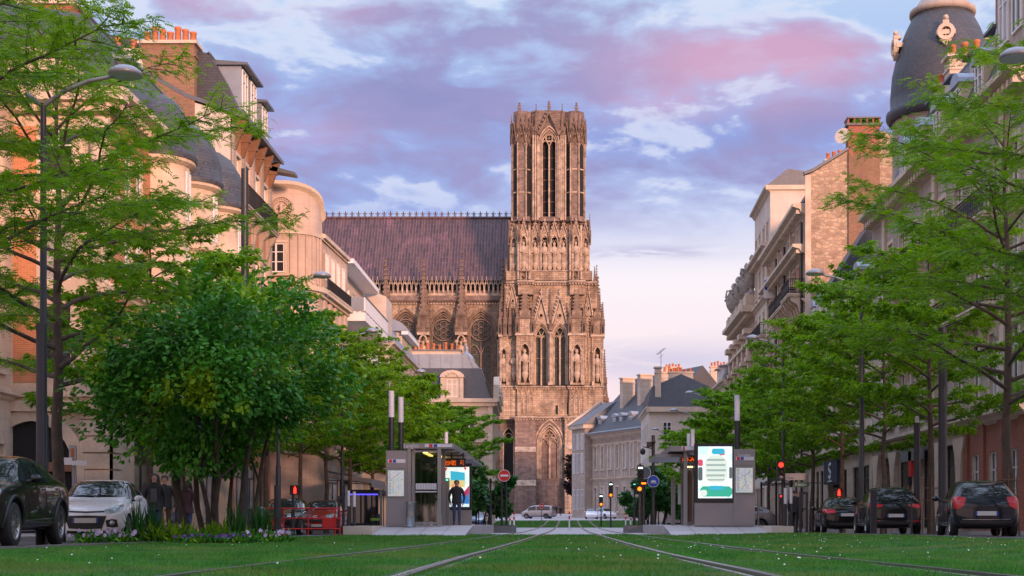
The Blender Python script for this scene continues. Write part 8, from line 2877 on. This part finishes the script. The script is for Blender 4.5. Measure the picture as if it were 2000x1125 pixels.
m = MB(); m.cyl(0, .05, 0, sz(870, 40) - zo, .05, 10); m.path([(-.1, .05, 0), (0, .05, sz(905, 40) - zo)], .03, 6); m.path([(.18, .05, 0), (0.02, .05, sz(905, 40) - zo)], .03, 6); m.build('pole', 'lampgrey', t)
m = MB(); m.box(-.10, .10, -.06, .0, sz(898, 40) - zo, sz(870, 40) - zo); m.box(-.045, .045, -.07, -.061, sz(893, 40) - zo, sz(876, 40) - zo, 1); m.build('lamp_box', ['lampgrey', 'terracotta'], t)
m = MB(); m.box(-.32, .0, -.10, -.065, sz(908, 40) - zo, sz(894, 40) - zo); m.box(.0, .42, -.10, -.065, sz(909, 40) - zo, sz(900, 40) - zo); m.build('blade', 'lampwhite', t)
# bins, barrier, terrace
def bin_box(px0, px1, Y, py, label, mat='pole'):
 x0, x1 = sx(px0, Y), sx(px1, Y); z = g(x0, Y); h = sz(py, Y) - z
 w = x1 - x0
 t = thing('wheelie_bin', label, 'bin', ((x0 + x1) / 2, Y, z))
 m = MB(); m.add([(-w * .40, -.25, .08), (w * .40, -.25, .08), (w * .40, .2, .08), (-w * .40, .2, .08), (-w / 2, -.3, h * .9), (w / 2, -.3, h * .9), (w / 2, .3, h * .9), (-w / 2, .3, h * .9)], [(0, 3, 2, 1), (4, 5, 6, 7), (0, 1, 5, 4), (1, 2, 6, 5), (2, 3, 7, 6), (3, 0, 4, 7)]); m.build('tub', mat, t)
 m = MB(); m.box(-w * .54, w * .54, -.36, .34, h * .9, h * .96); m.box(-w * .5, w * .5, -.3, .3, h * .96, h, taper=.05); m.build('lid', mat, t)
 m = MB(); m.path([(-w * .35, .2, .1), (-w * .2, .2, .1)], .1, 10); m.path([(w * .2, .2, .1), (w * .35, .2, .1)], .1, 10); m.build('wheel', 'rubber', t)
bin_box(486, 514, 46, 990, 'dark grey wheelie bin beside the multi-stemmed shrub', 'binslate')
for i, (px, lab) in enumerate(((729, 'green-banded litter bin left of its twin near the left platform'), (737.5, 'green-banded litter bin right of its twin near the left platform'))):
 x = sx(px, 60); z = g(x, 60); h = sz(1004, 60) - z
 t = thing('litter_bin', lab, 'bin', (x, 60, z))
 m = MB(); m.lathe([(.10, 0), (.13, .05), (.13, h * .8), (.11, h)], 12); m.build('tub', 'trimblack', t)
 m = MB(); m.lathe([(.134, h * .68), (.134, h * .8)], 12, cap=False); m.build('band', 'bin_green', t)
Y = 51.5
x0, x1 = sx(509, Y), sx(664, Y); z = g(x0, Y); h = sz(993, Y) - z
t = thing('works_barrier', 'red tubular works barrier with red and white boards before the parked cars', 'barrier', (x0, Y, z))
W_ = x1 - x0
m = MB()
for k in (0, .29, .60, .94, 1.): m.path([(W_ * k, 0, 0), (W_ * k, 0, h)], .026, 8)
for zz_ in (h, h * .64, h * .26): m.path([(0, 0, zz_), (W_, 0, zz_)], .024, 8)
for k in (0, .29, .94): m.box(W_ * k - .03, W_ * k + .03, -.3, .3, 0, .05)
m.build('tube_frame', 'red', t)
m = MB()
m.box(.1, W_ * .27, -.03, -.026, h * .30, h * .62); m.build('red_board', 'red', t)
m = MB(); m.box(W_ * .78, W_ * .93, -.03, -.026, h * .30, h * .62); m.build('red_board', 'red', t)
m = MB()
for k in range(4): m.prism([(.02 + k * .07, h * .3), (.06 + k * .07, h * .3), (.01 + k * .07, h * .98), (-.03 + k * .07, h * .98)], 'y', -.04, -.034)
m.build('white_stripe', 'white', t)
Y = 72.
t = thing('lit_terrace', 'dark glazed cafe terrace edged with violet lights beside the left trees', 'terrace', (sx(686, Y), Y, g(-11, Y)))
m = MB(); m.box(-.1, 1.3, 0, .08, 0, .5); m.box(-.12, 1.4, -.05, 5, 2.0, 2.2)
for x in (-.1, .45, 1.0, 1.3): m.box(x, x + .07, 0, .09, .5, 2.)
m.build('frame', 'trimblack', t)
m = MB(); m.box(-.1, 1.3, .03, .05, .5, 2.); m.build('glazing', 'autoglass', t)
m = MB(); m.box(-.1, 1.36, -.09, -.052, 1.93, 1.99); m.build('strip_light', 'led_violet', t)
t = thing('awning', 'pale scalloped awning above the terrace, behind the left trees', 'awning', (-13.4, 78, g(-13, 78)))
m = MB(); m.prism([(-.2, 3.3), (-.2, 3.1), (2.6, 2.7), (2.6, 2.95)], 'y', 0, 6);
for k in range(12): m.box(2.6, 2.63, k * .5, k * .5 + .42, 2.5, 2.75)
m.build('canvas', 'lampgrey', t)
m = MB(); m.path([(0, .2, 2.9), (2.5, .2, 2.75)], .03, 6); m.path([(0, 5.8, 2.9), (2.5, 5.8, 2.75)], .03, 6); m.path([(2.5, .2, 2.75), (2.5, .2, 0)], .03, 6); m.path([(2.5, 5.8, 2.75), (2.5, 5.8, 0)], .03, 6); m.build('support', 'pole', t)
t = thing('shop_awning', 'dark fabric awning tilted over the shop behind the right map totem', 'awning', (14.6, 88, g(14, 88)))
m = MB(); m.prism([(0, 4.4), (-2.2, 3.0), (-2.2, 2.9), (0, 4.3)], 'y', 0, 4); m.build('canvas', 'zinc_dark', t)
m = MB(); m.path([(0, .1, 3.0), (-2.1, .1, 2.95)], .03, 6); m.path([(0, 3.9, 3.0), (-2.1, 3.9, 2.95)], .03, 6); m.path([(0, .1, 3.0), (2.4, .1, 3.0)], .03, 6); m.build('support', 'pole', t)
# stake cages round the young trunks
def cage(x, y, label):
 t = thing('tree_guard', label, 'tree guard', (x, y, g(x, y)), 0, 'iron guards round the right-hand trunks')
 m = MB()
 for k in range(6):
  a = k * PI / 3 + .3
  m.path([(.34 * math.cos(a), .34 * math.sin(a), 0), (.26 * math.cos(a), .26 * math.sin(a), 1.5), (.33 * math.cos(a), .33 * math.sin(a), 1.8)], .014, 5)
 for z, r in ((.5, .32), (1.1, .285), (1.5, .265)):
  m.path([(r * math.cos(k * PI / 8), r * math.sin(k * PI / 8), z) for k in range(17)], .012, 4)
 m.build('iron_bars', 'wood', t)
for (x, y, l) in ((11.75, 38., 'iron guard round the trunk in front of the dark blue hatchback'), (11.75, 46., 'iron guard round the trunk right of the black people carrier'), (11.75, 53., 'iron guard round the trunk behind the black people carrier'), (11.75, 68.6, 'iron guard round the trunk beside the arch rack')):
 cage(x, y, l)
# ---------------------------------------------------------------- people
for k, c in (('cl_black', (.018, .017, .02)), ('cl_jeans', (.035, .055, .13)), ('cl_jeans_blue', (.02, .04, .14)), ('cl_grey', (.16, .15, .16)), ('cl_brown', (.10, .055, .03)), ('cl_plum', (.06, .025, .035)), ('shoe', (.02, .018, .018))):
 M[k] = plain('cloth_' + k, c, .85, var=.25, scale=6, bump=.2, bscale=40)

def person(label, loc, rz, H=1.75, top='cl_black', legs='cl_jeans', stride=.0, arms=((.10, .0), (.10, .0)), hair=.0, female=False, coat=None, open_front=None, pose_pocket=False, group=None):
 """one continuous skinned figure; faces -y"""
 root = thing('person', label, 'person', loc, rz, group)
 k = H / 1.75
 V, E, Rr = [], [], []
 def v(x, y, z, r):
  V.append((x * k, y * k, z * k)); Rr.append(r * k); return len(V) - 1
 def e(a, b): E.append((a, b))
 sh = .185 if female else .205
 pel = v(0, 0, .95, .135); wa = v(0, .0, 1.10, .125 if female else .14); ch = v(0, .01, 1.30, .155 if female else .17); up = v(0, .015, 1.43, .12); nk = v(0, .0, 1.52, .058)
 h0 = v(0, -.015, 1.60, .082); h1 = v(0, -.01, 1.67, .098); h2 = v(0, .0, 1.73, .07)
 for a, b in ((pel, wa), (wa, ch), (ch, up), (up, nk), (nk, h0), (h0, h1), (h1, h2)): e(a, b)
 hands = []
 for s, (out, fwd) in zip((-1, 1), arms):
  s1 = v(s * sh * .75, .015, 1.42, .075); s2 = v(s * (sh + .02), .01, 1.36, .066)
  el = v(s * (sh + .05 + out * .6), .03, 1.10, .05)
  wr = v(s * (sh + .03 + out * (.2 if pose_pocket else 1.)), -.06 - fwd, .88 + fwd * .5, .036)
  hd = v(s * (sh + .02 + out * (.0 if pose_pocket else 1.)), -.09 - fwd, .80 + fwd * .5, .036)
  for a, b in ((up, s1), (s1, s2), (s2, el), (el, wr), (wr, hd)): e(a, b)
  hands.append((Vector(V[hd]), s, Vector(V[hd]) - Vector(V[wr])))
 for s in (-1, 1):
  f = stride * s
  hp = v(s * .095, 0, .88, .10); kn = v(s * .10, -f * .5 - .015, .50, .068); an = v(s * .105, -f + .02 + (.03 if f < 0 else 0), .09 + max(0, -f) * .25, .046)
  to = v(s * .12, -f - .13, .045 + max(0, -f) * .1, .038)
  for a, b in ((pel, hp), (hp, kn), (kn, an), (an, to)): e(a, b)
 me = bpy.data.meshes.new('body'); me.from_pydata(V, E, [])
 o = put('body_rig', me)
 o.modifiers.new('skin', 'SKIN')
 if not me.skin_vertices:
  me.attributes
 sv = me.skin_vertices[0].data
 for i, r in enumerate(Rr):
  sv[i].radius = (r, r * (.78 if i in (pel, wa, ch, up) else 1.))
  sv[i].use_root = (i == pel)
 sb = o.modifiers.new('sub', 'SUBSURF'); sb.levels = sb.render_levels = 2
 bme = bake(o); bpy.data.objects.remove(o)
 # fingers and facial features join the same mesh
 mb = MB()
 for p, s, d_ in hands:
  d_ = d_.normalized()
  for q in range(4):
   off = Vector((0, (q - 1.5) * .018, 0)) * k
   ln = (.075, .085, .08, .062)[q] * k
   mb.path([p + off + d_ * .02, p + off + d_ * (.02 + ln * .55), p + off + d_ * (.02 + ln) + Vector((-s * .018, 0, 0))], [.0105 * k, .0095 * k, .007 * k], 5)
  mb.path([p + Vector((0, -.03, .03)) * k, p + Vector((-s * .012, -.055, -.01)) * k, p + Vector((-s * .016, -.06, -.045)) * k], [.012 * k, .011 * k, .008 * k], 5)
 hc = Vector((0, -.012, 1.655)) * k
 mb.path([hc + Vector((0, -.095, .02)) * k, hc + Vector((0, -.118, -.012)) * k, hc + Vector((0, -.1, -.022)) * k], [.010 * k, .016 * k, .012 * k], 6)
 for s in (-1, 1):
  mb.ball(hc + Vector((s * .098, .01, 0)) * k, .028 * k, 0, 8, (.5, .8, 1.2))
  mb.ball(hc + Vector((s * .034, -.088, .022)) * k, .011 * k, 1, 6)
 mb.box(*sorted((hc.x - .024 * k, hc.x + .024 * k)), hc.y - .098 * k, hc.y - .085 * k, hc.z - .052 * k, hc.z - .044 * k, 2)
 ex = mb.mesh('x', ['skin', 'hair', 'red'])
 bm = bmesh.new(); bm.from_mesh(bme)
 zs_ = .93 * k
 for f in bm.faces:
  c = f.calc_center_median()
  f.smooth = True
  if c.z > 1.50 * k: f.material_index = 0
  elif c.z < .10 * k: f.material_index = 3
  elif c.z < zs_ and abs(c.x) < .19 * k: f.material_index = 2
  elif c.z < .87 * k: f.material_index = 0
  else: f.material_index = 1
 n0 = len(bm.faces)
 bm.from_mesh(ex)
 bm.faces.ensure_lookup_table()
 for f in bm.faces[n0:]: f.material_index = {0: 0, 1: 4, 2: 5}[f.material_index]
 bme.materials.clear()
 for m_ in ('skin', top, legs, 'shoe', 'hair', 'red'): bme.materials.append(M[m_])
 bm.to_mesh(bme); bm.free()
 bme.name = 'body'
 put('body', bme, root)
 h = MB()
 n = 12
 prof = [(.0, .115), (.06, .105), (.095, .07), (.106, .02), (.104, -.03)]
 h.lathe([(r * k, (1.655 + z) * k) for r, z in prof[::-1]], n, 0, .016 * k, cap=False)
 if hair:
  h.path([(0, .085 * k, 1.70 * k), (0, .11 * k, 1.56 * k), (0, .12 * k, (1.60 - hair) * k)], [.085 * k, .095 * k, .05 * k], 8)
  for s in (-1, 1): h.path([(s * .085 * k, -.01, 1.70 * k), (s * .11 * k, -.02, 1.55 * k), (s * .12 * k, -.05, (1.6 - hair) * k)], [.04 * k, .05 * k, .025 * k], 6)
 h.build('hair', 'hair', root)
 # jacket skirt over the hips
 j = MB()
 w1 = .20 * k
 zb2 = (.86 if not coat else coat) * k
 vs = []
 for z, r, q in ((1.40, .20, .72), (1.28, .205, .76), (1.12, .175, .78), (.98, .19, .78), (zb2 / k, .205 + (.03 if coat else 0), .80)):
  for i in range(16):
   a = 2 * PI * i / 16
   vs.append((r * k * math.cos(a) * (1. if not female else .92), (.012 + r * q * math.sin(a)) * k, z * k))
 fs = []
 for i in range(4):
  for q in range(16):
   fs.append((i * 16 + q, i * 16 + (q + 1) % 16, (i + 1) * 16 + (q + 1) % 16, (i + 1) * 16 + q))
 j.add(vs, [f[::-1] for f in fs], 0, True)
 jo = j.build('jacket', top, root)
 if open_front:
  s = MB()
  s.add([(-.075 * k, -.165 * k, 1.36 * k), (.075 * k, -.165 * k, 1.36 * k), (.095 * k, -.172 * k, 1.0 * k), (-.095 * k, -.172 * k, 1.0 * k)], [(3, 2, 1, 0), (0, 1, 2, 3)])
  s.build('shirt', open_front, root)
 c = MB(); c.lathe([(.075 * k, 1.45 * k), (.085 * k, 1.50 * k), (.072 * k, 1.53 * k)], 12, 0, .0, cap=False); c.build('collar', top, root)
 return root
person('man in black jacket and blue jeans waiting in front of the lit poster', (sx(892, 56.8), 56.8, PT), .12, 1.80, 'cl_black', 'cl_jeans', .05, ((.07, .0), (.075, .0)), pose_pocket=True)
person('woman with long dark hair, open dark coat and jeans walking beside the white hatchback', (sx(302, 36.8), 36.8, g(-10.5, 36.8)), .15, 1.72, 'cl_black', 'cl_jeans_blue', .16, ((.05, .05), (.05, .0)), .28, True, .80, 'cl_grey')
person('man in a dark top and brown trousers walking just behind the long-haired woman', (sx(322, 39), 39, g(-11, 39)), .1, 1.74, 'cl_black', 'cl_brown', -.14, ((.06, .06), (.06, .08)))
person('person in a plum coat half hidden behind the shrub stems', (sx(366, 41), 41, g(-11, 41)), 2.9, 1.66, 'cl_plum', 'cl_jeans', .12, ((.06, .03), (.05, .05)), .2, True, .78)
person('person in dark clothes standing behind the pair of bollards on the right', (sx(1553, 57), 57, g(9, 57)), 2.6, 1.74, 'cl_black', 'cl_black', .10, ((.05, .04), (.05, .0)))
person('distant person in dark clothes at the foot of the church, the taller of two', (sx(1086, 230), 230, g(-2, 230)), 3.0, 1.80, 'cl_black', 'cl_black', .12)
person('distant person in dark clothes at the foot of the church, the shorter of two', (sx(1095, 232), 232, g(-1, 232)), 3.3, 1.62, 'cl_black', 'cl_black', -.12)
